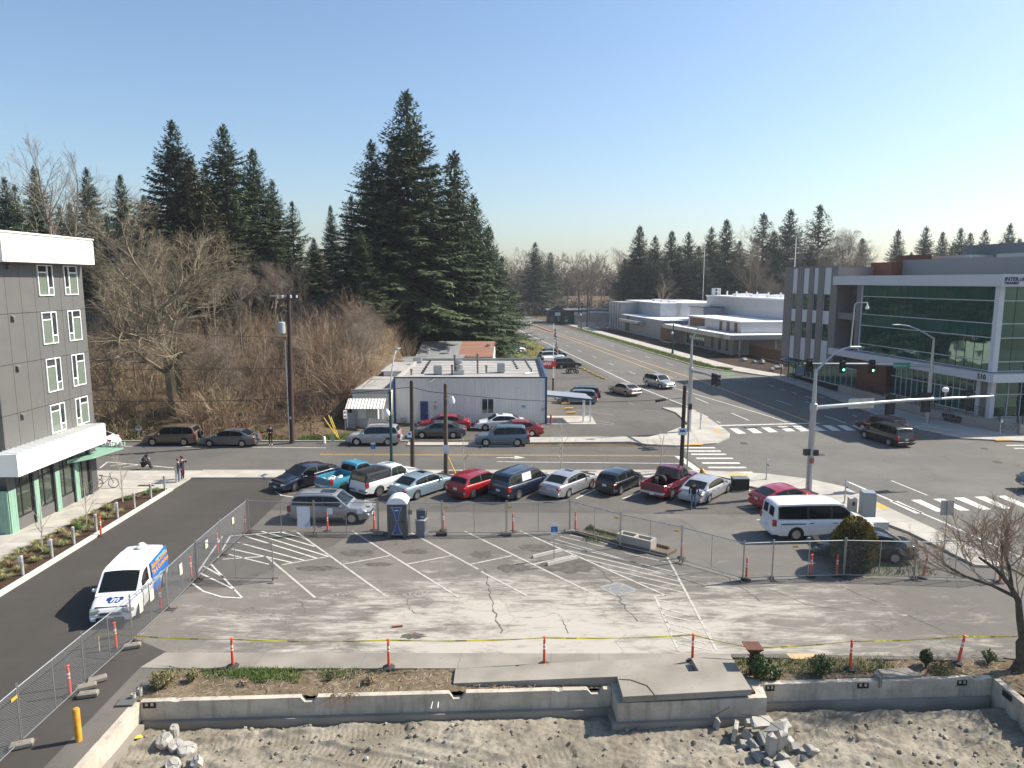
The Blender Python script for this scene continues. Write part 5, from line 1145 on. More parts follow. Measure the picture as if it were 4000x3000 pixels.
# row parked nose to the street
rr = R(52+180)
cA = make_car('sedan','dark navy sedan with its driver door open, leftmost in the angled row','sedan',NAVY,place(1157,1920,rr,'f',1,'sedan'),rr,'s7')
d = MB(); d.grid([[(-.05-.95*i/4, .0+.03*sin(i), .3+.62*j/4) for j in range(5)] for i in range(5)]); d.xf(Matrix.Translation((.92,.9,0)) @ Matrix.Rotation(R(-58),4,'Z')); dd = d.build('open_door', cpaint('paint_x',NAVY), cA)
d = MB(); d.grid([[(-.1-.75*i/3, 0, .98+.38*j/3*(1-.4*(i==0))) for j in range(4)] for i in range(4)]); d.xf(Matrix.Translation((.92,.9,0)) @ Matrix.Rotation(R(-58),4,'Z')); d.build('door_window', m_cglass, dd)
tq = make_car('pickup_truck','turquoise pickup with a load of bags in its open bed','pickup',(.06,.3,.42),place(1347,1929,H1,'r',-1,'pickup'),H1,'s5',cat='pickup',metal=.2)
t = text_mb('CHEVROLET', .2, extrude=.004, bold=.008); t.xf(frame((-2.69,0,.86),(0,-1,0),(0,0,1))); t.build('tailgate_letters', M('letter_rust',(.3,.25,.2),.5), tq)
for s in (-1,1): MB().obox((.2,s*.99,.62),(3.6,.02,.09)).build('trim_stripe', m_chrome, tq)
V = MB(); q = random.Random(3)
for k in range(9): rock(V, (-1.9+q.uniform(-.4,.8), q.uniform(-.5,.5), .85), .26, k+50, (1,1,.7))
V.build('bed_bags', M('plastic_bag',(.5,.5,.52),.35), tq, 60)
wp = make_car('pickup_truck','white extended cab pickup with a black canopy over its bed','pickup',WHT,place(1485,1941,H1,'r',-1,'pickup'),H1,'steel',cat='pickup',metal=0)
def canopy(root, m, x0=-2.6, x1=-.55, w=.86, z0=1.13, z1=1.7):
    V = MB(); rows = []
    for x, k in ((x0-.02,0),(x0+.12,1),(x1-.08,1),(x1-.03,.9)):
        zz = lerp(z0, z1, k) if k == 0 else z1-.02*(1-k)*10
        rows.append([(x,w,z0),(x,w*.96,lerp(z0,zz,.6)),(x,w*.86,lerp(z0,zz,.95)),(x,w*.5,zz+.02*k),(x,0,zz+.04*k),(x,-w*.5,zz+.02*k),(x,-w*.86,lerp(z0,zz,.95)),(x,-w*.96,lerp(z0,zz,.6)),(x,-w,z0)])
    V.grid(rows); V.f.append(tuple(range(9))); V.m.append(0); o=len(V.v)-9; V.f.append(tuple(o+8-i for i in range(9))); V.m.append(0)
    c_ = V.build('canopy', m, root, 40)
    for s in (-1,1):
        MB().add([(x0+.35,s*(w*.985),z0+.1),(x1-.2,s*(w*.985),z0+.1),(x1-.2,s*(w*.95),z0+.4),(x0+.35,s*(w*.95),z0+.4)],[(0,1,2,3)]).build('canopy_window', m_cglass, c_)
        MB().obox(((x0+x1)/2+.07, s*w*.985, z0+.1),(x1-x0-.5,.02,.025)).build('window_trim', m_chrome, c_)
    MB().add([(x0-.025,-.65,z0+.08),(x0-.025,.65,z0+.08),(x0+.1,.58,z1-.1),(x0+.1,-.58,z1-.1)],[(3,2,1,0)]).build('canopy_door', m_cglass, c_)
canopy(wp, M('canopy_black',(.02,.02,.022),.3))
make_car('sedan','pale blue silver sedan with sunroof between the white pickup and red crossover','sedan',(.27,.36,.42),place(1632,1953,H1,'r',-1,'sedan'),H1,'s7',sunroof=True,plate_front=False)
make_car('crossover','red compact crossover with dark lower cladding in the angled row','hatch',RED,place(1853,1951,H1,'r',-1,'hatch',1.05),H1,'s5',rimdark=False,cladding=m_trim,stretch=(1.05,1.05,1.06))
mv = make_car('minivan','dark blue minivan with a covered side window in the angled row','minivan',NAVY,place(2029,1953,H1,'r',-1,'minivan'),H1,'s5',rack=True,cat='minivan')
MB().obox((-.62,-.86,1.38),(.95,.012,.5),0,rx=R(-10)).build('window_cover', M('tarp_pale',(.6,.62,.62),.4), mv)
make_car('sedan','silver sedan with sunroof beside the dark blue minivan','sedan',(.36,.36,.37),place(2224,1946,H1,'r',-1,'sedan'),H1,'s7',sunroof=True)
make_car('hatchback','black three door hatchback in the angled row','hatch',BLK,place(2428,1934,H1,'r',-1,'hatch'),H1,'s5')
mp = make_car('pickup_truck','maroon extended cab pickup with two tyres in its bed','pickup',(.13,.012,.03),place(2628,1953,H1,'r',-1,'pickup'),H1,'s5',cat='pickup')
for k,(x,y) in enumerate(((-1.5,.3),(-.95,.15))): o = link('spare_tyre', wheel_mesh(.34,.24,'s5')[0], mp); o.location=(x,y,.98); o.rotation_euler=(0,.3,.4+k)
for s in (-1,1): MB().obox((.3,s*.985,.78),(4.0,.02,.06)).build('trim_stripe', m_chrome, mp)
make_car('sedan','old boxy silver sedan at the right end of the angled row','sedan',(.4,.41,.42),place(2774,1965,R(50),'r',-1,'sedan'),R(50),'steel',stretch=(1.03,1,.95))
# loose cars on the lot
make_car('suv','silver grey crossover driving past the fence, dark lower body','suv',(.3,.31,.33),place(1194,2045,R(-3),'r',-1,'suv'),R(-3),'s7',cladding=M('clad_grey',(.06,.062,.066),.6),rack=True,sunroof=True,stretch=(1.03,1.02,1.0))
make_car('coupe','red sporty hatch coupe with black roof behind the white van','coupe',(.4,.01,.025),fwd(G(3035,2002),R(18),1.3,.9),R(18),'s5',rimdark=True)
pv = make_car('passenger_van','white passenger van with long dark side windows','van',WHT,place(3110,2115,R(3),'r',-1,'van'),R(3),'steel',cat='van',metal=0)
MB().obox((-1.75,-1.0,.98),(1.35,.02,.05)).build('slide_track', m_trim, pv)
make_car('sedan','dark green sedan parked behind the golden shrub','sedan',(.005,.011,.01),fwd(G(3370,2185),R(172),0,-.4),R(172),'s7')
# service van
sv = make_car('service_van','white service van with blue sides and hexagon logo on its bonnet','cargo',WHT,fwd(place(535,2407,R(-81),'f',1,'cargo'),0,.2,0),R(-81),'s7',cat='van',metal=0)
m_vb = M('wrap_blue',(.01,.15,.5),.35,coat=.6); m_vo = M('wrap_orange',(.8,.33,.03),.45); m_hex = M('logo_navy',(.012,.05,.2),.4)
K = KINDS['cargo']
for s in (-1,1):
    MB().grid([[(lerp(-2.2,.02,i/8), s*(.918-.03*max(0,(abs(lerp(-2.2,.02,i/8))-1.6))+ (0 if z<1.05 else -(z-1.05)*.095)), z) for z in (.72,.85,.98,1.1,1.35,1.6,1.74)] for i in range(9)]).build('side_wrap', m_vb, sv, 60)
    wr = MB().grid([[(lerp(-.95,.02,i/3), s*.922, lerp(.3,.71,j/2)) for j in range(3)] for i in range(4)]).build('side_wrap', m_vb, sv)
    for (tx, z, sz, mm) in (('Bathtubs, Showers',1.5,.24,m_vo),('Tile & Countertops',1.28,.24,m_vo),('rebathnw.com',.95,.15,m_plate)) if False else (('Bathtubs, Showers',1.5,.27,m_vo),('Tile & Countertops',1.22,.27,m_vo)):
        t = text_mb(tx, sz, extrude=.003, bold=.006); t.xf(frame((-1.1, s*(.905-(z-1.05)*.095+.025), z), (-s,0,0), (0,-s*.095,1))); t.build('wrap_text', mm, sv)
    MB().obox((-1.1,s*.93,1.66),(1.3,.006,.07)).build('wrap_stripe', M('wrap_cyan',(.15,.5,.75),.4), sv)
    for k in range(3): MB().obox((-.45-.25*k,s*.932,.82-.04*k),(.6-.1*k,.006,.03)).build('wrap_line', m_plate, sv)
for (x, y) in ((1.8,-.2),(1.8,.02),(1.8,.24),(1.92,-.1),(1.92,.14)):
    z = interp(K['top'], x)+.036; MB().add([(.13*cos(k*pi/3), .13*sin(k*pi/3), -.13*cos(k*pi/3)*.32) for k in range(6)], [tuple(range(6))]).build('logo_hexagon', m_hex, sv).location = (x, y, z)
t = text_mb('m', .42, extrude=.002, bold=.01, shear=.3); t.xf(frame((1.86,.02,interp(K['top'],1.86)+.045),(0,1,0),(-1,0,.32))); t.build('logo_letter', m_plate, sv)
for z_ in (.6,.53): MB().obox((2.385,0,z_),(.03,.95,.04),bev=.01).build('grille_bar', m_chrome, sv)
MB().obox((2.38,0,.36),(.1,1.1,.16),bev=.04).build('lower_grille', m_trim, sv)
V = MB().lathe([(.22,0),(.22,.1),(.12,.14),(.12,.2),(.02,.21)], (-1.6,0,1.88), 14); V.build('roof_vent', m_wpan, sv, 35)
MB().tube([(.55,.2,1.84),(.5,.2,2.2)],.008,4).build('antenna', m_trim, sv)
# kerbside across the street
make_car('sedan','white sedan mostly hidden behind the apartment awning','sedan',WHT,fwd(G(428,1738),R(180),1.35,.9),R(180),'s10',metal=0)
cr_ = make_car('suv','tan compact suv with spare wheel parked below the brush slope','suv',(.17,.13,.1),place(718,1743,R(180),'r',1,'suv'),R(180),'s5',cladding=M('clad_brown',(.05,.045,.04),.6))
o = link('spare_wheel', wheel_mesh(.34,.2,'s5')[0], cr_); o.location=(-2.42,0,.95); o.rotation_euler=(0,0,pi/2)
make_car('sedan','grey sedan parked below the brush slope behind the tan suv','sedan',(.14,.14,.14),place(945,1748,R(178),'r',1,'sedan'),R(178),'s10')
make_car('crossover','silver crossover with roof rails before the white shed','suv',(.42,.42,.43),place(1515,1742,R(180),'r',1,'suv'),R(180),'s5',rack=True)
make_car('sedan','dark grey sedan parked before the shop behind the street lamp','sedan',(.075,.08,.08),place(1770,1714,R(180),'r',1,'sedan'),R(180),'s10',sunroof=True)
make_car('sedan','red sedan parked against the shop wall by the blue door','sedan',(.4,.012,.02),fwd(place(1770,1714,R(180),'r',1,'sedan'),0,.15,3.2),R(182),'s5',scale=1.02)
make_car('sedan','white sedan with sunroof parked against the shop wall','sedan',WHT,fwd(G(1896,1684),R(186),-1.45,-.9),R(186),'s10',metal=0,sunroof=True)
make_car('sedan','dark red sedan parked between the white sedan and the blue crossover','sedan',(.27,.01,.015),fwd(G(2078,1708),R(186),1.35,-.9),R(186),'s7')
make_car('crossover','blue grey crossover parked at the far kerb','suv',(.12,.18,.23),place(1898,1745,R(180),'f',1,'suv'),R(180),'s10',rack=True)
# shop forecourt
make_car('wagon','grey green two tone wagon under the shop porch roof','suv',(.13,.17,.18),place(2296,1580,R(172),'r',1,'suv',.97),R(172),'s5',rimdark=True,cladding=m_galv,rack=True,stretch=(1.0,.97,.93))
make_car('wagon','dark blue wagon parked behind the grey green wagon','suv',(.03,.04,.055),fwd(place(2296,1580,R(172),'r',1,'suv',.97),R(172),-.2,-2.9),R(172),'s10',rack=True,stretch=(1.05,1,.92))
make_car('sedan','beige sedan leaving the shop forecourt','sedan',(.36,.31,.25),fwd(G(2420,1541),R(118),.0,-.75),R(118),'s5')
make_car('crossover','silver crossover coming down the road, front view','suv',(.36,.37,.37),fwd(G(2580,1515),R(-65),-.6,.2),R(-65),'s5',stretch=(1.08,1.06,1.03))
for px,py,kd,cl,lab,nm in ((2210,1440,'suv',(.015,.015,.018),'black suv with red tail lamps in the forecourt row, nearest the road','suv'),(2170,1435,'pickup',(.7,.69,.66),'white pickup with canopy in the forecourt row','pickup_truck'),(2150,1410,'suv',(.6,.61,.63),'pale silver suv in the forecourt row beyond the pickup','suv'),(2160,1398,'suv',(.04,.045,.05),'dark suv farthest in the forecourt row','suv')):
    r_ = make_car(nm,lab,kd,cl,fwd(G(px,py),R(20),.6,1.0),R(20),'s5',cat='suv' if kd=='suv' else 'pickup',rack=kd=='suv')
    if kd == 'pickup': canopy(r_, M('canopy_white',(.7,.69,.66),.4))
at = thing('quad_bike', 'black quad bike parked in the forecourt beside the suv row', 'quad bike', G(2235,1458), R(15))
for x in (-.6,.6):
    for s in (-1,1): o = link('wheel', wheel_mesh(.3,.25,'s5')[0], at); o.location=(x,s*.45,.3)
MB().obox((0,0,.62),(1.0,.42,.3),bev=.08).build('body', m_trim, at); MB().obox((-.25,0,.85),(.7,.3,.15),bev=.05).build('seat', m_under, at); MB().obox((.65,0,.75),(.5,.95,.08),bev=.03).build('front_fender', m_trim, at); MB().obox((-.65,0,.75),(.5,.95,.08),bev=.03).build('rear_fender', m_trim, at); MB().tube([(.35,-.4,1.05),(.45,0,1.0),(.35,.4,1.05)],.02,5).build('handlebar', m_trim, at)
make_car('sedan','white car far up the main road coming nearer','sedan',(.7,.7,.7),G(2062,1272),R(-82),'s5',metal=0)
make_car('pickup_truck','dark green pickup crossing the far yard','pickup',(.02,.05,.05),G(2133,1229),R(180),'s5',cat='pickup')
for i,(px,py,cl,lab) in enumerate(((1965,1385,(.3,.36,.42),'pale blue car at the far left of the lot behind the shop'),(1990,1383,(.6,.61,.62),'light car in the far lot, second from the left'),(2008,1378,(.62,.63,.64),'white car in the far lot nearest the grass'),(1935,1384,(.03,.03,.035),'dark car in the far lot beside the rusty roof'))):
    make_car('sedan',lab,'suv' if i!=1 else 'sedan',cl,G(px,py),R(35),'s5',metal=.2)
make_car('minivan','dark brown minivan crossing at the junction','minivan',(.018,.015,.014),place(3468,1742,R(101),'r',1,'minivan'),R(101),'s5',cat='minivan',rack=True)
make_car('suv','maroon suv beyond the dark minivan at the junction','suv',(.11,.015,.012),fwd(place(3468,1742,R(101),'r',1,'minivan'),0,1.5,3.6),R(112),'s5')
make_car('pickup_truck','grey pickup entering at the right frame edge','pickup',(.055,.05,.045),fwd(G(3990,1912),R(172),-2.75,.4),R(172),'s5',cat='pickup',scale=1.1)
# ------------------------------------------------------------------ fence panels, delineators, tape
m_fence = M('fence_galvanised', (.4,.41,.41), .4, .75); m_link = M('chain_link_wire', (.3,.31,.31), .5, .5)
m_or = M('delineator_orange', (.75,.09,.035), .5); m_ref = M('reflective_band', (.75,.75,.74), .35); m_rub = m_rub; m_rubber = M('rubber_base', (.035,.034,.033), .85)
PL, PH = 3.5, 1.72
def panel_meshes():
    V = MB(); r = .022
    V.tube([(.03,0,.12),(.03,0,1.98)],r,6); V.tube([(PL-.03,0,.12),(PL-.03,0,1.98)],r,6); V.tube([(.03,0,.12+PH),(PL-.03,0,.12+PH)],r,6); V.tube([(.03,0,.13),(PL-.03,0,.13)],r,6)
    fr = V.mesh('frame', m_fence, 60)
    V = MB(); V.tube([(PL/2,0,.13),(PL/2,0,.12+PH)],r*.9,6); br = V.mesh('mid_brace', m_fence, 60)
    V = MB(); sp = .085; w = .0028; n = int((PL+PH)/sp)
    for d in (1, -1):
        for i in range(n):
            a = i*sp - PH
            x0, z0, x1, z1 = a, 0, a+PH, PH
            if x0 < 0: z0 -= x0; x0 = 0
            if x1 > PL: z1 -= x1-PL; x1 = PL
            if z1 <= z0: continue
            if d < 0: x0, x1 = PL-x0, PL-x1
            V.tube([(x0,.006*d,.13+z0),(x1,.006*d,.13+z1)], w, 3, 0, False)
    return fr, br, V.mesh('chain_link', m_link)
FR, BR, CL = panel_meshes()
def panel(a, b, label, brace=True, tagc=None, signs=()):
    L = hypot(b[0]-a[0], b[1]-a[1]); rz = atan2(b[1]-a[1], b[0]-a[0])
    r = thing('chain_link_fence', label, 'fence', a, rz, 'temporary chain link fence panels'); k = L/PL
    for me, nm in ((FR,'frame'),(CL,'chain_link')):
        o = link(nm, me, r); o.scale = (k,1,1)
    if brace: o = link('mid_brace', BR, r); o.scale = (k,1,1)
    for e, x in enumerate((.08, L-.08)):
        V = MB(); V.tube([(x,-.32,.03),(x,.32,.03)],.018,5); V.tube([(x-.16,-.3,.03),(x+.16,-.3,.03)],.016,5); V.tube([(x-.16,.3,.03),(x+.16,.3,.03)],.016,5); V.tube([(x,0,.03),(x,0,.14)],.03,6); V.build('foot_stand', M('stand_dark',(.1,.07,.06),.7,.3), r)
    if tagc: MB().obox((tagc*L,-.03,1.6),(.26,.01,.1)).build('yellow_tag', M('tag_yellow',(.6,.36,.03),.6), r)
    for (t, z, w, h, mm) in signs: MB().obox((t*L,-.035,z),(w,.008,h)).build('hung_sign', mm, r)
    return r
m_paper = M('paper_cream',(.62,.57,.42),.8); m_paperw = M('paper_white',(.68,.69,.72),.7)
LF = [(-14.92,16.8),(-14.96,19.95),(-14.92,23.15),(-14.82,26.09),(-14.78,28.9),(-14.9,32.0),(-14.95,35.0),(-14.85,38.35)]
labs = ['chain link fence panel at the bottom left corner by the yellow bollard','chain link fence panel nearest the concrete feet on the left','chain link fence panel where the yellow tape starts','chain link fence panel in front of the service van bonnet','chain link fence panel beside the service van door','chain link fence panel behind the service van, next to the gate leaf','chain link fence panel at the far left corner of the lot']
for i in range(7):
    sg = {3:((.25,1.2,.25,.55,m_paper),(.55,1.25,.3,.45,m_paper)),4:((.45,1.25,.28,.5,m_paper),),5:((.4,1.3,.3,.4,m_paper),),6:((.45,1.35,.25,.35,m_paper),)}.get(i, ())
    panel(LF[i], LF[i+1], labs[i], i != 5, .94 if i == 0 else None, sg)
RF = [(-14.8,38.42),(-10.99,38.05),(-7.47,38.15),(-3.89,38.0),(-.31,38.0),(3.24,38.4),(5.72,36.07),(8.49,34.09),(10.89,31.9),(12.3,32.05),(15.82,32.28),(19.06,32.1),(22.7,31.75)]
labs = ['chain link fence panel left of the white banner, at the lot corner','chain link fence panel before the silver grey crossover','chain link fence panel behind the portable toilet','chain link fence panel right of the hand wash station','chain link fence panel behind the parking sign','chain link fence panel left of the concrete trough','chain link fence panel behind the concrete trough','chain link fence panel right of the concrete trough','short chain link fence panel at the angle by the right hand lot','chain link fence panel before the white passenger van','chain link fence panel before the golden shrub','rightmost chain link fence panel behind the bare tree']
for i in range(12):
    panel(RF[i], RF[i+1], labs[i], i not in (8,), {0:.97,1:.85,3:.06,4:.05,5:.93,6:.92,9:.3,10:.9,11:.05}.get(i), {1:((.25,1.35,.3,.35,m_paperw),(.72,1.35,.3,.3,m_paperw)),2:((.5,1.3,.3,.25,M('paper_grey',(.3,.31,.33),.7)),)}.get(i, ()))
gt = G(1072,2270); panel((-14.85,31.98), gt, 'open chain link gate leaf reaching into the lot from the left fence')
bn = thing('banner_sheet', 'pale banner sheet with blue corner tied to the fence before the crossover', 'banner', (-11.55,38.02,0))
MB().grid([[(-.36+.72*i/5, -.06-.02*sin(i+j), .45+1.2*j/8) for i in range(6)] for j in range(9)]).build('sheet', m_paperw, bn, 60); MB().add([(.0,-.09,.5),(.34,-.09,.5),(.34,-.09,.95)],[(0,1,2)]).build('print', M('print_blue',(.4,.5,.65),.6), bn)
for k,(px,py,rz,lab) in enumerate(((345,2722,.25,'concrete fence foot beside the red delineator, lowest of three'),(338,2692,.5,'concrete fence foot under the left fence, middle of three'),(380,2664,.6,'concrete fence foot farthest from the fence, topmost of three'),(516,2532,.35,'concrete fence foot under the fence post where the tape starts'),(1478,2090,.05,'concrete fence foot left of the portable toilet'),(1725,2092,.05,'dark fence foot right of the hand wash station'),(1977,2090,.05,'dark fence foot left of the parking sign'),(2225,2082,.05,'dark fence foot at the fence corner by the parking sign'),(85,2920,.4,'concrete fence foot at the bottom left corner'))):
    c = G(px,py); o = MB().obox((0,0,.1),(.62,.26,.2),bev=.05); o.obox((0,0,.205),(.12,.06,.02)); o = o.build('concrete_block', m_conc_old if k != 5 else m_rubber); o.location = (c[0],c[1],0); o.rotation_euler = (0,0,rz); tag(o, lab, 'concrete block', 'fence feet')
# delineators
def delin_meshes():
    post = MB().lathe([(.055,.05),(.05,.5),(.045,.95),(.045,.98),(.03,1.0),(.03,1.06),(.06,1.075),(.06,1.1),(.02,1.12)], n=12).mesh('post', m_or, 40)
    band = MB().lathe([(.0485,-.045),(.0485,.045)], n=12, caps=False).mesh('reflective_band', m_ref, 40)
    base = MB().lathe([(.23,0),(.23,.03),(.2,.05),(.08,.075),(.06,.09)], n=8).mesh('base', m_rubber, 30); return post, band, base
DP, DB, DBs = delin_meshes()
def delin(px, py, lab, tilt=0, loc=None):
    c = loc or G(px, py); r = thing('delineator', lab, 'delineator post', c, rnd.uniform(0,6), 'orange delineator posts'); ax = rnd.uniform(-.03,.03)
    o = link('post', DP, r); o.rotation_euler = (0,0,0)
    for z in (.8,.65): link('reflective_band', DB, r).location = (0,0,z)
    link('base', DBs, r)
    if tilt: r.rotation_euler = (0, tilt, 0)
    return Vector((c[0]+sin(tilt)*1.08, c[1], 1.06))
tp_ = []
for a in ((910,2603,'orange delineator post on the walk by the grass strip, first along the tape'),(1519,2607,'orange delineator post at the middle of the strip, second along the tape'),(2126,2597,'orange delineator post left of the porch, third along the tape'),(2704,2585,'orange delineator post behind the porch corner step'),(3320,2612,'orange delineator post right of the leafy shrubs, fifth along the tape')): tp_.append(delin(*a))
tp_.append(delin(3742,2590,'leaning orange delineator post left of the bare tree',.14))
for a in ((455,2537,'orange delineator post left of the tape start at the fence'),(275,2717,'orange delineator post by the three concrete feet'),(395,2094,'orange delineator post beside the planting bed bollard'),(748,2262,'orange delineator post at the fence behind the service van'),(852,2163,'orange delineator post at the left fence, second from its far corner'),(960,2082,'orange delineator post at the far left fence corner'),(1280,2076,'orange delineator post before the silver grey crossover'),(1462,2072,'orange delineator post left of the portable toilet'),(1732,2072,'orange delineator post right of the hand wash station'),(2004,2078,'orange delineator post left of the parking sign'),(2247,2072,'orange delineator post right of the fence corner'),(2915,2264,'orange delineator post at the angle of the right fence'),(3167,2252,'orange delineator post left of the golden shrub'),(3268,2252,'orange delineator post touching the golden shrub'),(630,2385,'orange delineator post beside the van front wheel')): delin(*a)
delin(2662,2180,'orange delineator post right of the concrete trough'); delin(3605,2258,'leaning orange delineator post at the right fence',.12); delin(3905,2275,'orange delineator post behind the bare tree')
T = [Vector((-15.6,25.2,.12)), Vector((-15.65,25.3,.75)), Vector((-14.85,25.2,.8))] + tp_[:4]
c = G(2940,2640,.9); T += [Vector((8.75,24.3,.75))] + tp_[4:] + [Vector((18.9,24.6,1.05)), Vector((24,24.8,.95))]
V = MB(); rows = []
for a, b in zip(T, T[1:]):
    n = 14; sag = .035*(b-a).length*.35
    for i in range(n):
        t = i/n; p = a.lerp(b, t); p.z -= sag*4*t*(1-t); tw = .6*sin((p.x+p.y)*1.7); rows.append([(p.x, p.y-.028*sin(tw), p.z-.028*cos(tw)), (p.x, p.y+.028*sin(tw), p.z+.028*cos(tw))])
V.grid(rows); V.m = [1 if (i % 5) == 2 and i > 30 else 0 for i in range(len(V.f))]
tag(V.build('caution_tape', [M('tape_bright',(.9,.72,.05),.45), M('tape_print',(.4,.32,.05),.5)], None, 60), 'yellow caution tape strung along the delineator posts', 'tape')
# rusty column stub behind tape
c = G(2935,2628); rs = thing('rusty_pedestal', 'rusty steel pedestal with funnel top among the right shrubs', 'pedestal', c); m_rst = M('rust_steel',(.14,.055,.035),.85,.2,var=.4,scale=6)
MB().tube([(0,0,0),(0,0,.85)],.1,8).build('stem', m_rst, rs); MB().add([(-.12,-.12,.8),(.12,-.12,.8),(.12,.12,.8),(-.12,.12,.8),(-.3,-.3,1.02),(.3,-.3,1.02),(.3,.3,1.02),(-.3,.3,1.02),(-.3,-.3,1.05),(.3,-.3,1.05),(.3,.3,1.05),(-.3,.3,1.05)],[(0,1,5,4),(1,2,6,5),(2,3,7,6),(3,0,4,7),(4,5,9,8),(5,6,10,9),(6,7,11,10),(7,4,8,11),(8,9,10,11)]).build('funnel', m_rst, rs)
# wheel stops, ada sign, trough
for k,(l,lab) in enumerate((((2080,2180,2193,2153),'pale concrete wheel stop left of the parking sign'),((2137,2209,2253,2181),'pale concrete wheel stop right of the parking sign'))):
    a, b = G(l[0],l[1]), G(l[2],l[3]); V = MB(); L = hypot(b[0]-a[0],b[1]-a[1]); V.add([(0,-.09,0),(0,.09,0),(0,.05,.14),(0,-.05,.14),(L,-.09,0),(L,.09,0),(L,.05,.14),(L,-.05,.14)],[(3,2,1,0),(4,5,6,7),(0,4,7,3),(1,2,6,5),(2,3,7,6)])
    o = V.build('wheel_stop', concrete('stop_%d'%k,(.42,.4,.36))); o.location=(a[0],a[1],.012); o.rotation_euler=(0,0,atan2(b[1]-a[1],b[0]-a[0])); tag(o,lab,'wheel stop','wheel stops of the fenced lot')
def sign_post(px, py, ztop, name, label, panels, rz=0, m=None, loc=None):
    c = loc or G(px,py); r = thing(name, label, 'sign', c, rz); MB().tube([(0,0,0),(0,0,ztop)],.03,6).build('post', m or m_galv, r)
    for (z,w,h,mm,txt) in panels:
        p = MB().obox((0,-.045,z),(w,.012,h)).build('panel', mm, r)
        if txt == 'ada': wheelchair(MB(), frame((-.02,-.054,z-.05),(1,0,0),(0,0,1)), min(w,h)*.55).build('symbol', m_plate, p)
        elif txt: t = text_mb(txt, h*.6); t.xf(frame((0,-.054,z),(1,0,0),(0,0,1))); t.build('lettering', M('sign_ink',(.05,.08,.2),.6), p)
    return r
m_sb = M('sign_ada_blue',(.03,.12,.4),.5); m_sw = M('sign_white_face',(.68,.7,.7),.5); m_sr = M('sign_red',(.5,.03,.04),.5)
sign_post(2164,2185,1.85,'parking_sign','accessible parking sign on a post between the two wheel stops',[(1.6,.34,.3,m_sb,'ada'),(1.86,.34,.16,m_sw,None),(1.37,.34,.12,m_sw,None)])
sign_post(1460,1828,1.9,'parking_sign','small accessible parking sign at the kerb behind the white pickup',[(1.65,.34,.34,m_sb,'ada'),(1.9,.34,.12,m_sw,None)])
sign_post(1305,1842,2.7,'road_sign','bare thin sign post at the kerb left of the turquoise pickup',[(2.5,.2,.4,m_galv,None)])
sign_post(1350,1712,2.6,'no_parking_sign','narrow red and white sign on a post before the shed',[(2.2,.3,.75,m_sw,None),(2.35,.24,.2,m_sr,None),(2.0,.24,.2,m_sr,None)], rz=.7)
sign_post(525,1700,1.0,'notice_sign','small red and white notice staked on the brush slope',[(.9,.5,.35,m_sw,None),(.97,.4,.1,m_sr,None)],loc=(-33.5,62.6))
r = sign_post(3687,2150,2.65,'road_sign','square road sign seen from behind at the right kerb',[], loc=G(3687,2150)); MB().obox((0,.05,2.3),(.68,.012,.8)).build('panel', M('sign_back',(.42,.41,.38),.5,.3), r)
tr_ = thing('concrete_trough', 'grey hollow concrete trough standing on the lot island', 'planter', (6.6,36.2,0), R(-37))
V = MB(); W_, D_, H_ = 1.0, .34, .62
for (x0,x1,y0,y1) in ((-W_,W_,-D_,-D_+.13),(-W_,W_,D_-.13,D_),(-W_,-W_+.13,-D_+.13,D_-.13),(W_-.13,W_,-D_+.13,D_-.13),(-.07,.07,-D_+.13,D_-.13)): V.box(x0,x1,y0,y1,0,H_)
V.build('shell', concrete('trough_concrete',(.4,.38,.34),.15,.4), tr_); MB().box(-W_+.12,W_-.12,-D_+.12,D_-.12,0,.12).build('floor', m_conc_old, tr_)
il = thing('lot_island', 'narrow soil island edged with old timbers under the trough', 'island', (6.2,36.7,0), R(-38)); m_tie = M('old_timber',(.16,.12,.085),.9,var=.35,scale=6,streak=(1,6,6))
MB().prism([(-3.0,-.35),(2.3,-.35),(2.3,.5),(-3.0,.5)],-.02,.06).build('soil', m_strip, il)
for k,(x,y,L,rz) in enumerate(((-1.6,-.42,2.8,0),(1.2,-.44,2.5,.02),(-1.6,.55,2.6,.01),(1.0,.56,2.4,-.02),(2.5,.05,1.0,1.5))): MB().obox((x,y,.1),(L,.18,.2),rz,bev=.02).build('timber', m_tie, il)
# portable toilet and wash station
c = G(1552,2104); pt = thing('portable_toilet', 'dark grey portable toilet with white roof and blue door panels', 'portable toilet', (c[0],c[1]+.6,0), 0)
m_pt = M('toilet_grey',(.09,.092,.098),.55,var=.1); m_ptb = M('toilet_blue',(.03,.09,.25),.5); m_ptw = M('toilet_white',(.68,.7,.76),.45)
MB().obox((0,0,1.04),(1.08,1.12,1.9),bev=.05).build('cabin', m_pt, pt)
for x in (-.42,.42): MB().obox((x,0,.06),(.2,1.2,.12)).build('skid', m_pt, pt)
V = MB(); rows = []
for y, k in ((-.6,.0),(-.58,1.),(.5,1.),(.58,.3)): rows.append([(x*.56, y, 1.97+k*(.32-.30*(abs(x))**2.6)+ (.0)) for x in [-1+.2*i for i in range(11)]])
V.grid(rows); V.build('roof', m_ptw, pt, 50); MB().obox((0,0,1.96),(1.16,1.2,.06),bev=.015).build('roof_rim', m_ptw, pt)
d = MB().box(-.36,.36,-.6,-.565,.18,1.82).build('door', m_pt, pt)
def hour(zc, h, up):
    P = []
    for i in range(9):
        t = i/8; w = lerp(.07,.26,t**2.0); P.append((w, t))
    L = [(-w, zc+(t*h if up else -t*h)) for w,t in P]; Rr = [(w, zc+(t*h if up else -t*h)) for w,t in P[::-1]]
    return L+Rr
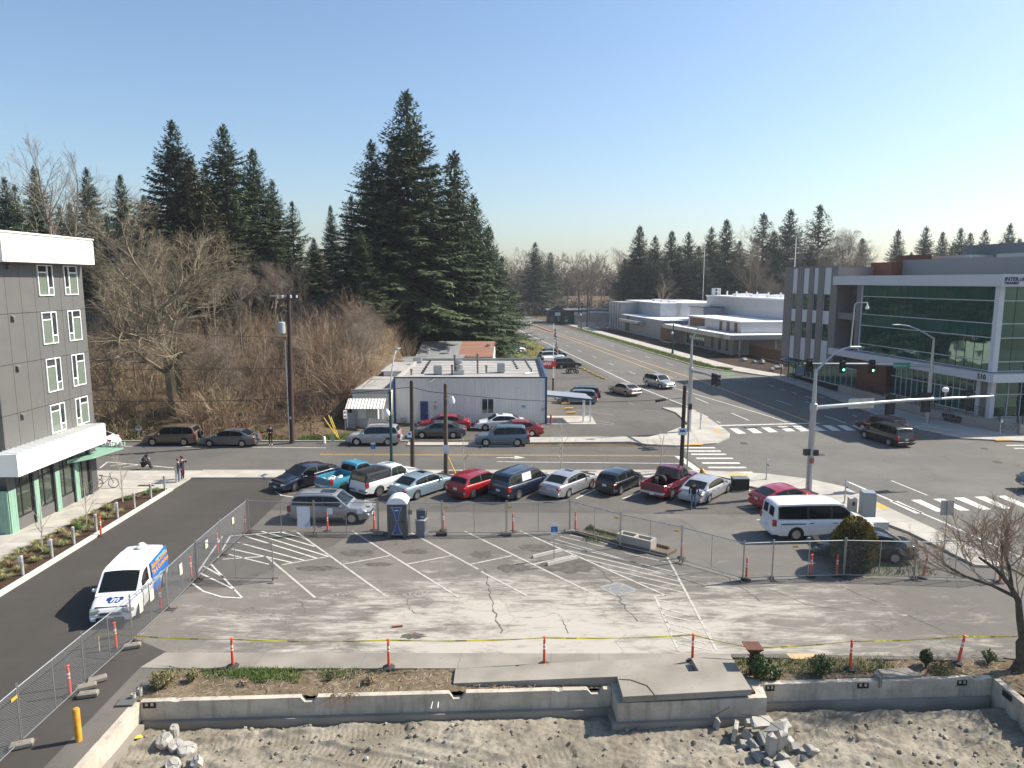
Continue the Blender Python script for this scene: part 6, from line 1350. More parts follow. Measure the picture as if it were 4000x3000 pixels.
for zc,h,up in ((1.02,.74,True),(.88,.62,False)):
    for g_, mm, y in ((1.12,m_ptw,-.606),(1.0,m_ptb,-.611)):
        P = hour(zc,h,up); cx_ = 0; cz_ = zc+(h/2 if up else -h/2); P = [(x*g_, cz_+(z-cz_)*(1+(g_-1)*.35)) for x,z in P]; MB().add([(x,y,z) for x,z in P],[tuple(range(len(P)))] if up else [tuple(range(len(P)-1,-1,-1))]).build('door_panel', mm, d)
MB().obox((0,-.615,1.6),(.22,.004,.05)).build('door_label', m_ptw, d); MB().obox((.3,-.62,.98),(.14,.04,.1)).build('latch', m_black, d)
c = G(1645,2100); hw = thing('hand_wash_station', 'grey hand wash station standing right of the portable toilet', 'wash station', (c[0],c[1]+.25,0), R(-12))
MB().obox((0,0,.12),(.56,.5,.24),bev=.05).build('base', M('wash_grey',(.16,.17,.19),.5), hw); MB().add([(-.24,-.22,.2),(.24,-.22,.2),(.22,.2,.2),(-.22,.2,.2),(-.27,-.24,.95),(.27,-.24,.95),(.25,.22,.95),(-.25,.22,.95)],[(0,1,5,4),(1,2,6,5),(2,3,7,6),(3,0,4,7),(4,5,6,7)]).build('tank', MC['wash_grey'], hw)
MB().obox((0,-.02,.97),(.58,.5,.06),bev=.02).build('basin', M('wash_light',(.4,.42,.45),.4), hw); MB().obox((0,.08,1.28),(.52,.3,.5),bev=.05).build('head', m_pt, hw); MB().obox((.05,-.08,1.33),(.24,.01,.12)).build('label', m_ptb, hw); MB().obox((.08,-.08,1.12),(.24,.06,.08)).build('soap_tray', MC['wash_light'], hw)

# ------------------------------------------------------------------ poles, wires, lamps, signals
m_pole = M('creosote_pole',(.055,.035,.028),.85,var=.4,scale=3,streak=(6,6,.4)); m_pole2 = M('weathered_pole',(.1,.075,.055),.9,var=.4,scale=3,streak=(6,6,.4)); m_gpost = M('lamp_green',(.012,.05,.04),.4,.2); m_mast = M('mast_grey',(.42,.44,.45),.38,.6,var=.08)
m_wire = M('wire_black',(.02,.02,.02),.6)
up = thing('utility_pole','tall dark utility pole with transformer below the brush slope','utility pole',(-19.17,60.6,0))
MB().tube([(0,0,-.1),(.15,0,6.5),(.29,0,12.9)],[.24,.2,.15],10).build('pole', m_pole, up, 40); MB().obox((.25,-.14,12.4),(1.9,.1,.12)).build('cross_arm', m_pole2, up); MB().obox((-.45,-.1,12.75),(1.5,.1,.12),.2).build('cross_arm', m_galv, up)
MB().lathe([(.02,0),(.3,.02),(.3,.9),(.25,.95),(.05,.98)],(-.3,-.35,9.6),14).build('transformer', M('transformer_grey',(.42,.44,.45),.45,.2), up, 40); MB().tube([(-.25,-.35,10.6),(-.35,-.3,11.3),(-.1,-.2,11.6),(.2,-.1,11.4)],.03,5).build('jumper', m_galv, up); MB().tube([(-.12,-.24,.2),(-.1,-.24,9.0)],.05,6).build('riser_pipe', m_galv, up)
for x in (-.6,-.2,.5,1.0): MB().lathe([(.06,0),(.09,.05),(.06,.1),(.09,.15),(.05,.25)],(x,-.12,12.56),8).build('insulator', m_plate, up)
MB().obox((.05,-.27,2.3),(.14,.01,.2)).build('pole_tag', m_plate, up)
def wpole(loc, z, lab, lamp=None, m=None):
    r = thing('wood_pole', lab, 'utility pole', loc); MB().tube([(0,0,-.1),(.05,0,z)],[.17,.13],9).build('pole', m or m_pole2, r, 40); return r
p2 = wpole((-7.27,50.6),6.9,'brown wooden pole behind the pale blue sedan, with a paper sign', m=m_pole); MB().obox((-.15,-.2,3.0),(.32,.01,.45)).build('paper_sign', m_paperw, p2); MB().obox((-.15,-.206,3.05),(.2,.006,.14)).build('print', m_sb, p2)
p3 = wpole((-4.66,48.75),6.95,'weathered wooden pole with a white lamp behind the red crossover')
MB().tube([(.05,-.1,5.9),(.35,-.3,6.1),(.55,-.4,5.95)],.03,6).build('lamp_arm', m_galv, p3); MB().lathe([(.05,.3),(.1,.2),(.2,0),(.16,-.2),(.05,-.28)],(.55,-.4,5.85),12).build('lamp_head', M('lamp_white',(.75,.75,.73),.4), p3, 40); s_ = MB().obox((.05,-.2,2.35),(.42,.012,.6)).build('sign', m_sw, p3); wheelchair(MB(), frame((.03,-.208,2.2),(1,0,0),(0,0,1)), .2).build('symbol', m_sb, s_)
p4 = wpole((12.45,50.9),6.5,'dark brown wooden pole at the kerb behind the maroon pickup', m=m_pole); MB().obox((-.05,-.22,3.15),(.62,.012,.5)).build('sign', m_sw, p4); MB().obox((-.05,-.23,3.2),(.4,.006,.18)).build('print', m_sb, p4); MB().tube([(.45,.1,0),(.45,.1,4.9)],.06,7).build('riser_pipe', m_galv, p4)
MB().obox((.5,.1,4.95),(.25,.2,.45),bev=.03).build('splice_box', m_black, p4)
def wire(pts, lab, r=.016, sag=.3, name='overhead_wire'):
    V = MB(); P = []
    for a, b in zip(pts, pts[1:]):
        a, b = Vector(a), Vector(b)
        for i in range(12):
            t = i/12; p = a.lerp(b,t); p.z -= sag*4*t*(1-t)*min(1,(b-a).length/15); P.append(p)
    P.append(Vector(pts[-1])); V.tube(P, r, 4); return tag(V.build(name, m_wire), lab, 'wire', 'overhead wires')
wire([(-70,54,6.2),(-29.9,50.5,5.5),(-7.2,50.6,6.45),(-4.65,48.75,6.3),(12.45,50.9,5.6)], 'heavy black cable running along the near wooden poles across the street', .022, .45)
wire([(-70,61,7.0),(-19.0,60.6,6.55)], 'overhead wire running left from the utility pole over the brush', .02, .25)
wire([(-19.0,60.6,9.3),(-12,71,6.0)], 'service wire from the utility pole down to the annex', .018, .3)
wire([(-18.9,60.6,12.4),(-15.4,66,7.2)], 'steep guy wire on the upper utility pole', .012, 0); wire([(-18.9,60.6,9.3),(-16.2,64.5,5.5)], 'lower guy wire on the utility pole', .012, 0)
wire([(-18.9,60.6,6.6),(-11.6,69.2,4.4)], 'sagging service wire from the pole to the shop roof', .014, .4); wire([(-70,61,11.8),(-19.0,60.6,9.2)], 'high overhead wire running left from the transformer', .014, .3)
MB_ = A(2255,1550,53); V = MB().tube([A(2560,1567,52.6),A(2600,1560,52.6)],.11,7); tag(V.build('splice_case', m_black), 'black splice case hanging on the cable left of the dark pole', 'splice case')
for k,(a,b,lab) in enumerate((((1265,1632),(1322,1715),'yellow guy wire guard, leftmost of three by the shed'),((1283,1622),(1318,1712),'yellow guy wire guard, middle of three by the shed'),((1292,1628),(1325,1716),'yellow guy wire guard, rightmost of three by the shed'),((1733,1750),(1785,1862),'yellow guy wire guard beside the weathered pole'))):
    Y = G(*b)[1]; tag(MB().tube([A(*b,Y),A(*a,Y+.4)],.045,6).build('guy_guard', M('guard_yellow',(.75,.5,.04),.5)), lab, 'guy guard', 'yellow guy guards')
c = G(1267,1732); o = thing('utility_marker','white utility marker post in the grass left of the guy guards','marker',c); MB().lathe([(.12,0),(.12,.55),(.08,.62),(.02,.64)],n=10).build('post', m_winf, o, 40)
c = G(1215,1708); tag(MB().tube([(c[0],c[1],0),(c[0]+.02,c[1],1.35)],.03,5).build('stake', m_black), 'thin dark stake in the grass right of the utility pole', 'stake')
def globe_lamp(loc, lab, h, arm, zg, left=False, s=1.0):
    r = thing('street_lamp', lab, 'street lamp', loc); s_ = arm[0]
    MB().lathe([(.26,0),(.26,.25),(.2,.3),(.18,.8),(.11,.95),(.1,zg+1.5),(.14,zg+1.55),(.1,zg+1.65),(.05,zg+1.8)],n=12).build('column', m_gpost, r, 35)
    MB().tube([(0,0,zg+1.7)]+[(arm[0]*t, arm[1]*t, zg+1.7+(h-zg-1.7)*sin(t*pi/2)) for t in (.1,.3,.6,1)],.045,6).build('arm', m_mast, r, 40); MB().obox((arm[0]*1.15,arm[1]*1.15,h-.02),(.7,.28,.12),atan2(arm[1],arm[0]),bev=.04).build('luminaire', m_mast, r)
    g = (-.22, -.15); MB().tube([(0,0,zg-.5),(g[0],g[1],zg-.45),(g[0],g[1],zg-.2)],.03,5).build('globe_bracket', m_gpost, r); MB().lathe([(.1,-.2),(.2,-.1),(.23,.1),(.15,.28),(.05,.36),(.02,.42)],(g[0],g[1],zg),12).build('globe', M('globe_white',(.78,.78,.76),.25), r, 50); return r
globe_lamp((-8.85,50.95,.12),'dark green street lamp with globe at the near kerb','%s' and 8.9,(.3,1.6),4.3)
globe_lamp((30.9,136.4,.12),'green street lamp on the far verge with its arm over the road',8.8,(-3.0,.3),3.9)
globe_lamp((20.2,208,.12),'farthest green street lamp at the end of the verge',9.2,(-3.0,.3),4.0)
def head(mb_root, p, rz, lit=None, back=True):
    h = MB().obox((0,0,0),(.36,.22,1.05),0,bev=.03); h.xf(Matrix.Translation(p) @ Matrix.Rotation(rz,4,'Z')); h = h.build('signal_head', m_black, mb_root)
    if back: b = MB().obox((0,.06,0),(.62,.02,1.35)); b.xf(Matrix.Translation(p) @ Matrix.Rotation(rz,4,'Z')); b.build('backplate', M('backplate',(.012,.011,.01),.7), h)
    for k in range(3):
        v = MB().lathe([(.13,0),(.14,-.25)],(0,-.11,.33-.33*k),10,axis='y',caps=False); v.xf(Matrix.Translation(p) @ Matrix.Rotation(rz,4,'Z')); v.build('visor', m_black, h)
        l = MB().lathe([(.115,0),(.115,-.02)],(0,-.112,.33-.33*k),12,axis='y'); l.xf(Matrix.Translation(p) @ Matrix.Rotation(rz,4,'Z')); l.build('lens', M('lens_green_lit',(.2,1,.6),.3,emit=6.0) if lit == k else M('lens_off',(.03,.03,.03),.3), h)
    return h
def mast(loc, lab, zp, arm_end, za, lum, name='signal_mast'):
    r = thing(name, lab, 'traffic signal', loc); MB().lathe([(.32,0),(.32,.06),(.2,.08),(.19,za),(.24,za+.02),(.24,za+.45),(.15,za+.5),(.12,za+1.4),(.09,zp)],n=14).build('pole', m_mast, r, 35)
    e = Vector((arm_end[0]-loc[0], arm_end[1]-loc[1], arm_end[2]-0)); MB().tube([(0,0,za+.2),tuple(Vector((0,0,za+.2)).lerp(e,.5)+Vector((0,0,.1))),tuple(e)],[.14,.11,.07],9).build('signal_arm', m_mast, r, 40)
    P = [(0,0,zp-.1)]+[(lum[0]*t, lum[1]*t, zp-.1+lum[2]*sin(t*pi/2)) for t in (.08,.22,.45,.75,1)]; MB().tube(P,[.09,.085,.075,.065,.055,.05],8).build('luminaire_arm', m_mast, r, 40); MB().obox((lum[0]*1.08,lum[1]*1.08,zp-.1+lum[2]),(.75,.3,.13),atan2(lum[1],lum[0]),bev=.04).build('luminaire', m_mast, r)
    return r, e
m1, e = mast((16.46,64.97,.12),'grey signal mast on the far corner island by the crosswalk',8.6,(17.7,59.75,5.6),5.5,(.7,-.2,1.2))
for t in (.83,.95): q = Vector((0,0,5.7)).lerp(e,t); head(m1,(q.x-.25,q.y-.05,q.z-.1),R(75),None,False)
MB().lathe([(.07,0),(.07,.3),(.03,.4)],(1.1,-4.6,5.7),8).build('sensor', m_winf, m1); MB().obox((-.28,0,4.2),(.3,.3,.5),bev=.03).build('control_box', m_galv, m1)
m2, e = mast((19.65,45.67,.12),'large grey signal mast at the near corner with a long arm',8.2,(33.0,48.2,6.05),5.5,(2.3,.15,1.55))
for t, w in ((.42,1),(.62,1),(.86,1)): q = Vector((0,0,5.7)).lerp(e,t); head(m2,(q.x,q.y+.15,q.z-.15),R(180-8),None,True)
q = Vector((0,0,5.7)).lerp(e,.26); MB().obox((q.x,q.y+.12,q.z+.05),(1.9,.02,.65),atan2(e.y,e.x)).build('sign_back', M('sign_alu',(.5,.52,.48),.45,.4), m2)
for k in (-.6,0,.6): MB().obox((q.x+k,q.y+.1,q.z+.05),(.05,.03,.7),atan2(e.y,e.x)).build('sign_clip', m_galv, m2)
q = Vector((0,0,5.7)).lerp(e,.72); MB().tube([(q.x,q.y,q.z),(q.x,q.y,q.z+.5)],.03,6).build('camera_pipe', m_mast, m2); MB().lathe([(.16,0),(.2,.1),(.2,.25),(.1,.32)],(q.x,q.y,q.z+.5),10).build('camera', m_winf, m2, 40)
MB().tube([(2.2,.15,9.55),(2.3,.15,12.35),(2.4,.15,12.5),(3.1,.15,12.5)],.045,6).build('camera_pole', m_mast, m2, 40); MB().lathe([(.03,0),(.05,-.2),(.12,-.3),(.1,-.42)],(3.1,.15,12.5),10).build('dome_camera', m_winf, m2, 40)
MB().obox((-.32,-.1,2.75),(.4,.25,.42),bev=.03).build('walk_signal', m_black, m2); MB().obox((.28,-.1,2.72),(.3,.25,.4),bev=.03).build('walk_signal', m_black, m2); MB().obox((0,-.2,2.2),(.3,.06,.35)).build('button_box', M('box_rust',(.3,.12,.1),.6), m2)
m3, e = mast((41.06,69.18,.12),'grey signal mast at the far right corner carrying the street name sign',8.4,(28.6,69.3,5.85),5.4,(-3.4,.1,1.35))
for t, l in ((.96,None),(.70,2),(.47,2)): q = Vector((0,0,5.6)).lerp(e,t); head(m3,(q.x,q.y-.15,q.z-.15),0,l,True)
q = Vector((0,0,5.6)).lerp(e,.24); sg = MB().obox((q.x,q.y-.18,q.z+.05),(1.65,.03,.55)).build('street_sign', M('sign_green',(.01,.22,.12),.5), m3)
t = text_mb('Pattison St', .3); t.xf(frame((q.x-.2,q.y-.2,q.z+.03),(1,0,0),(0,0,1))); t.build('sign_text', m_plate, sg); t = text_mb('500', .13); t.xf(frame((q.x+.65,q.y-.2,q.z+.1),(1,0,0),(0,0,1))); t.build('sign_text', m_plate, sg)
MB().obox((.2,-.15,2.5),(.3,.2,.4),bev=.02).build('walk_signal', m_plate, m3)
def button_post(px, py, lab):
    c = G(px,py,.12); r = thing('crossing_button', lab, 'crossing button', (c[0],c[1],.12)); MB().lathe([(.12,0),(.12,.03),(.045,.05),(.045,1.5),(.02,1.56)],n=9).build('post', m_galv, r, 35); MB().obox((.05,-.06,1.3),(.16,.04,.28)).build('plate', m_sw, r); MB().lathe([(.05,0),(.05,-.05)],(.05,-.08,1.05),8,axis='y').build('button', m_black, r)
button_post(3299,1965,'crossing button post at the near right corner'); button_post(2735,1676,'crossing button post on the far corner island'); button_post(2993,1872,'crossing button post behind the black utility box'); button_post(3905,1700,'crossing button post by the office stairs')
cb = thing('signal_cabinet','tall grey signal cabinet at the near right corner','cabinet',(20.9,40.4,.1),R(-12)); MB().obox((0,0,.8),(.75,.75,1.6),bev=.02).build('body', M('cabinet_grey',(.3,.34,.37),.45,.4), cb); MB().obox((0,0,1.64),(.7,.7,.08)).build('roof_cap', MC['cabinet_grey'], cb); MB().obox((0,-.38,.8),(.66,.02,1.4)).build('door', MC['cabinet_grey'], cb)
cb = thing('meter_pedestal','small cream meter pedestal left of the signal cabinet','cabinet',(20.15,40.7,.1),R(-12)); MB().obox((0,0,.6),(.45,.45,1.2),bev=.02).build('body', M('pedestal_cream',(.45,.42,.37),.5,.2), cb); MB().obox((.02,-.24,.9),(.16,.03,.22)).build('meter', m_black, cb)
c = G(3436,2090); cb = thing('transformer_box','squat pale green utility box behind the golden shrub','cabinet',(c[0]-.2,c[1]+.1,0)); MB().obox((0,0,.4),(1.0,.8,.8),bev=.03).build('body', M('box_palegreen',(.5,.53,.48),.5), cb); MB().obox((0,0,.82),(1.05,.85,.06),bev=.01).build('lid', MC['box_palegreen'], cb)
c = G(2896,1920); ub = thing('utility_box','black utility box on a pad right of the old silver sedan','cabinet',(c[0],c[1]+.4,0)); MB().obox((0,0,.42),(1.05,.75,.78),bev=.02).build('body', M('box_black',(.02,.024,.024),.5), ub); MB().obox((0,0,.84),(1.08,.78,.06)).build('lid', M('box_lid',(.12,.14,.14),.5), ub); MB().obox((0,0,.02),(1.3,1.0,.06)).build('pad', m_conc, ub)
c = G(2742,1872); hy = thing('fire_hydrant','yellow fire hydrant behind the old silver sedan','hydrant',c); m_hy = M('hydrant_yellow',(.65,.33,.03),.5); MB().lathe([(.2,0),(.2,.05),(.13,.07),(.13,.5),(.19,.52),(.19,.56),(.15,.7),(.05,.78),(.04,.84)],n=12).build('barrel', m_hy, hy, 35); MB().lathe([(.07,-.24),(.07,.24)],(0,0,.42),8,axis='x').build('outlets', m_hy, hy, 35); MB().lathe([(.09,0),(.09,-.22)],(0,0,.4),8,axis='y').build('pumper_outlet', m_hy, hy, 35)
fl = thing('flagpole','white flagpole with limp striped flag beside the shop','flagpole',(5.3,90.8,0)); MB().tube([(0,0,0),(0,0,1.6)],.12,8).build('base_sleeve', M('sleeve_brown',(.05,.03,.025),.7), fl); MB().tube([(0,0,1.5),(0,0,8.5)],.05,7).build('pole', m_winf, fl); MB().lathe([(.02,-.08),(.08,0),(.02,.08)],(0,0,8.55),8).build('finial', m_galv, fl)
V = MB(); V.grid([[(.05+.28*i/4+.15*sin(j*.9+i)*.5+ .02*j, -.06*sin(i*2+j*.7), 7.9-3.2*j/14*(.8+.05*i)) for i in range(5)] for j in range(15)]); V.m = [(k//4)%2 if k//4 > 4 or k%4 > 1 else 2 for k in range(len(V.f))]; V.build('flag', [M('flag_red',(.35,.03,.04),.8), M('flag_white',(.65,.64,.62),.8), M('flag_navy',(.03,.04,.12),.8)], fl, 60)
vs = thing('shop_sign','red sign with white letters on the shop side wall','sign',(4.6,88.6,0)); MB().tube([(.8,0,0),(.8,0,4.6)],.05,6).build('post', m_galv, vs); p = MB().obox((.1,0,3.7),(1.7,.12,.7)).build('panel', m_sr, vs); t = text_mb('VFW', .5, bold=.02); t.xf(frame((-.2,-.07,3.7),(1,0,0),(0,0,1))); t.build('letters', m_sw, p)
for i in range(6):
    c = G(2272+i*16.3, 1441+i*7.6); o = MB().obox((0,0,.08),(1.7,.16,.16),bev=.03).build('wheel_stop', M('stop_yellow',(.6,.42,.1),.7,var=.3)); o.location=(c[0],c[1],0); o.rotation_euler=(0,0,R(-62)); tag(o,'yellow wheel stop in the forecourt line, number %s from the quad bike' % ('one','two','three','four','five','six')[i],'wheel stop','forecourt wheel stops')
for i,(px,py) in enumerate(((2210,1580),(2222,1600),(2231,1617))):
    c = G(px,py); o = MB().obox((0,0,.08),(1.0,.18,.16),bev=.03).build('wheel_stop', M('stop_orange',(.7,.4,.12),.7,var=.3)); o.location=(c[0],c[1],.06); o.rotation_euler=(0,0,R(15)); tag(o,('far','middle','near')[i]+' orange wheel stop beside the shop porch','wheel stop','porch wheel stops')
c = G(2152,1658); o = thing('red_bollard','red bollard at the shop corner by the porch','bollard',c); MB().lathe([(.09,0),(.09,.95),(.04,1.02)],n=10).build('post', m_sr, o, 40)
# far utility poles
for k,(px,py,ptop,lab) in enumerate(((2260,1265,1130,'far wooden pole left of the black shop'),(2293,1280,1128,'far wooden pole before the black shop'),(2302,1280,1165,'far pale pole before the black shop'),(2645,1180,1100,'far wooden pole with transformer behind the depot'))):
    c = G(px,max(py,1255)) if k < 3 else (65,250); zt = A(px,ptop,c[1])[2]; r = thing('utility_pole',lab,'utility pole',c); MB().tube([(0,0,0),(0,0,zt)],[.2,.14],6).build('pole', m_pole2, r)
    if k in (0,3): MB().obox((0,-.2,zt-.5),(2.4,.12,.14)).build('cross_arm', m_pole2, r)
    if k == 3: MB().lathe([(.35,0),(.35,1.2)],(.5,-.3,zt-2.4),10).build('transformer', m_galv, r)
for k,(px,ptop,Y,lab) in enumerate(((2753,965,215,'tall white antenna mast on the bus hall roof'),(3111,925,150,'tall thin white mast left of the office wing'),)):
    p = A(px,ptop,Y); r = thing('antenna_mast',lab,'mast',(p[0],p[1],0)); MB().tube([(0,0,0),(0,0,p[2])],[.12,.06],6).build('pole', m_winf, r)

# ------------------------------------------------------------------ planting bed bollards, bicycle
BX = -23.35
for k,(px,py,lab,pl_) in enumerate(((112,2254,'steel bollard with white notice, nearest in the planting bed row',1),(209,2185,'steel bollard with white notice, second in the planting bed row',1),(302,2133,'steel bollard, third in the planting bed row',0),(383,2080,'steel bollard behind the orange delineator post',0),(457,2030,'steel bollard with pale cap notice, fifth in the planting bed row',1),(523,1990,'steel bollard, sixth in the planting bed row',0),(582,1951,'steel bollard, seventh in the planting bed row',0),(635,1918,'steel bollard, eighth in the planting bed row',0),(684,1890,'steel bollard beside the two standing people',0))):
    y = G(px,py)[1]; r = thing('steel_bollard', lab, 'bollard', (BX,y,.05), 0, 'steel bollards of the planting bed'); MB().lathe([(.075,0),(.075,.86),(.08,.87),(.08,1.0),(.06,1.02)],n=12).build('post', M('stainless',(.5,.5,.48),.45,.45), r, 35)
    if pl_: MB().obox((.0,-.1,.86),(.2,.02,.26)).build('notice', m_paperw, r)
bk = thing('bicycle','dark bicycle leaning by the apartment house corner','bicycle',(-27.55,46.75,.1),R(8)); 
for x in (-.52,.52):
    V = MB(); P = [(x+.33*cos(a*pi/12),0,.34+.33*sin(a*pi/12)) for a in range(25)]; V.tube(P,.022,5,0,False); w = V.build('wheel', m_tyre, bk); V = MB()
    for a in range(12): V.tube([(x,0,.34),(x+.32*cos(a*pi/6),0,.34+.32*sin(a*pi/6))],.004,3)
    V.build('spokes', m_galv, w)
V = MB()
for a,b in (((-.52,.34),(-.12,.3)),((-.12,.3),(-.22,.82)),((-.22,.82),(.36,.78)),((.36,.78),(-.12,.3)),((-.52,.34),(-.2,.72)),((.36,.78),(.52,.34)),((.36,.78),(.33,.98))): V.tube([(a[0],0,a[1]),(b[0],0,b[1])],.018,5)
V.build('bike_frame', m_black, bk); MB().obox((-.24,0,.88),(.26,.12,.05),bev=.02).build('saddle', m_black, bk); MB().tube([(.38,-.28,.98),(.33,0,1.0),(.38,.28,.98)],.015,5).build('handlebar', m_black, bk)
o = MB().obox((0,0,.06),(.9,.5,.12),bev=.04).build('dark_mat', m_black); c = G(12,2085); o.location=(c[0],c[1],.1); tag(o,'black rubber mat beside the seafoam corner','mat')

# ------------------------------------------------------------------ people
def person(name, label, joints, edges, mats, loc, rz, extra=None):
    """joints: name -> (x,y,z,r,material); one skinned surface, coloured by the nearest limb"""
    names = list(joints); me = bpy.data.meshes.new('body'); me.from_pydata([joints[n][:3] for n in names],[(names.index(a),names.index(b)) for a,b in edges],[])
    o = bpy.data.objects.new('body', me); C.objects.link(o); md = o.modifiers.new('s','SKIN'); md.use_smooth_shade = True
    for i,n in enumerate(names):
        sv_ = me.skin_vertices[0].data[i]; rr_ = joints[n][3]; sv_.radius = rr_ if isinstance(rr_, tuple) else (rr_, rr_); sv_.use_root = (n == 'pelvis')
    o.modifiers.new('u','SUBSURF').levels = 1
    dg = bpy.context.evaluated_depsgraph_get(); dg.update(); m2_ = bpy.data.meshes.new_from_object(o.evaluated_get(dg)); C.objects.unlink(o); bpy.data.objects.remove(o)
    m2_.materials.clear()
    keys = sorted(set(joints[n][4] for n in names))
    for k in keys: m2_.materials.append(mats[k])
    segs = [(Vector(joints[a][:3]), Vector(joints[b][:3]), joints[b][4]) for a,b in edges]
    for p in m2_.polygons:
        best = min(segs, key=lambda s: ((p.center - s[0].lerp(s[1], min(1,max(0,(p.center-s[0]).dot(s[1]-s[0])/max(1e-6,(s[1]-s[0]).length_squared))))).length, 0)); p.material_index = keys.index(best[2]); p.use_smooth = True
    r = thing('person', label, 'person', loc, rz); link('body', m2_, r)
    if extra: extra(r)
    return r
def standing(arm='down', stride=.0, jr=.15):
    J = dict(pelvis=(0,0,.95,(.15,.11),'pants'),waist=(0,0,1.1,(.15,.11),'coat'),chest=(0,0,1.32,(.19,.13),'coat'),neck=(0,0,1.5,.055,'skin'),head=(0,.01,1.6,.085,'skin'),crown=(0,.0,1.7,.09,'hair'))
    E_ = [('pelvis','waist'),('waist','chest'),('chest','neck'),('neck','head'),('head','crown')]
    for s,n in ((-1,'l'),(1,'r')):
        st_ = stride*s
        J['hip'+n]=(.1*s,0,.9,.095,'pants'); J['knee'+n]=(.1*s,.02+st_*.5,.5,.068,'pants'); J['ankle'+n]=(.1*s,-.02+st_,.09,.045,'pants'); J['toe'+n]=(.11*s,.14+st_,.04,.04,'shoe')
        J['sho'+n]=(.2*s,0,1.42,.065,'coat')
        if arm == 'down': J['elb'+n]=(.27*s,-.02,1.15,.05,'coat'); J['wri'+n]=(.26*s,.08,.92,.04,'coat'); J['han'+n]=(.25*s,.12,.83,.035,'skin')
        elif arm == 'phone': J['elb'+n]=(.26*s,.02,1.15,.05,'coat'); J['wri'+n]=(.1*s,.24,1.14,.04,'coat'); J['han'+n]=(.04*s,.3,1.17,.035,'skin')
        elif arm == 'face': J['elb'+n]=(.25*s,.18,1.25,.05,'coat'); J['wri'+n]=(.1*s,.25,1.45,.04,'coat'); J['han'+n]=(.06*s,.22,1.53,.035,'skin')
        E_ += [('pelvis','hip'+n),('hip'+n,'knee'+n),('knee'+n,'ankle'+n),('ankle'+n,'toe'+n),('chest','sho'+n),('sho'+n,'elb'+n),('elb'+n,'wri'+n),('wri'+n,'han'+n)]
    return J, E_
sk = M('skin',(.45,.27,.2),.6); hairb = M('hair_brown',(.04,.025,.018),.6); blk = M('cloth_black',(.012,.012,.014),.8); nv = M('cloth_navy',(.02,.025,.05),.8); jean = M('cloth_jeans',(.13,.19,.28),.8); shoe = M('shoe_dark',(.02,.018,.018),.6); shoew = M('shoe_white',(.7,.7,.7),.6); mrn = M('cloth_maroon',(.08,.02,.03),.8); grc = M('cap_grey',(.09,.09,.1),.8)
def face(r, hatm=None, hair=None, brim=True):
    for s in (-1,1): MB().lathe([(.001,0),(.011,.004),(.001,.008)],(.03*s,.088,1.615),6,axis='y').build('eye', M('eye_dark',(.02,.02,.02),.3), r)
    MB().add([(-.012,.085,1.59),(.012,.085,1.59),(0,.108,1.575),(0,.09,1.62)],[(0,1,2),(0,2,3),(1,3,2)]).build('nose', sk, r); MB().obox((0,.086,1.545),(.04,.008,.01)).build('mouth', M('lip',(.3,.1,.09),.5), r)
    if hatm:
        MB().lathe([(.1,0),(.105,.04),(.09,.1),(.03,.14)],(0,0,1.64),10).build('cap', hatm, r, 60)
        if brim: MB().obox((0,.12,1.645),(.15,.1,.015)).build('brim', hatm, r)
    if hair: MB().grid([[(.1*sin(a)*(1-.15*j/6), -.105*cos(a)*(1-.1*j/6)-.01*j/6, 1.72-.4*j/6) for a in [R(-105+21*i) for i in range(11)]] for j in range(7)]).build('hair', hairb, r, 60)
J,E_ = standing('down', .16); person('person','woman walking in a black jacket and blue jeans before the old silver sedan',J,E_,dict(pants=jean,coat=blk,skin=sk,hair=hairb,shoe=shoe),G(2708,1987),R(160),lambda r: face(r,None,True))
J,E_ = standing('phone'); person('person','person in black standing below the utility pole, looking at their hands',J,E_,dict(pants=blk,coat=blk,skin=sk,hair=hairb,shoe=shoew),(-20.75,59.85),R(185),lambda r: face(r,mrn))
J,E_ = standing('face'); person('person','person in dark coat and maroon cap standing behind, hands at face',J,E_,dict(pants=mrn,coat=nv,skin=sk,hair=hairb,shoe=shoe),(-23.35,49.0),R(-100),lambda r: face(r,mrn))
J,E_ = standing('down'); person('person','person in navy jacket, grey cap and jeans leaning by the last bollard',J,E_,dict(pants=jean,coat=nv,skin=sk,hair=hairb,shoe=shoe),(-23.3,48.35),R(-75),lambda r: face(r,grc,None,False))
J = dict(pelvis=(0,0,.22,(.2,.17),'coat'),waist=(0,.05,.4,(.2,.17),'coat'),chest=(0,.16,.62,(.22,.17),'coat'),neck=(0,.26,.76,.09,'coat'),head=(0,.33,.84,.12,'hood'),crown=(0,.34,.92,.1,'hood'))
E_ = [('pelvis','waist'),('waist','chest'),('chest','neck'),('neck','head'),('head','crown')]
for s,n in ((-1,'l'),(1,'r')):
    J['hip'+n]=(.12*s,.05,.2,.11,'coat'); J['knee'+n]=(.15*s,.45,.42,.08,'coat'); J['ankle'+n]=(.14*s,.5,.08,.06,'coat'); J['toe'+n]=(.14*s,.64,.05,.045,'shoe'); J['sho'+n]=(.22*s,.18,.68,.08,'coat'); J['elb'+n]=(.26*s,.34,.5,.06,'coat'); J['wri'+n]=(.12*s,.46,.6,.05,'coat'); J['han'+n]=(.06*s,.45,.66,.04,'skin')
    E_ += [('pelvis','hip'+n),('hip'+n,'knee'+n),('knee'+n,'ankle'+n),('ankle'+n,'toe'+n),('chest','sho'+n),('sho'+n,'elb'+n),('elb'+n,'wri'+n),('wri'+n,'han'+n)]
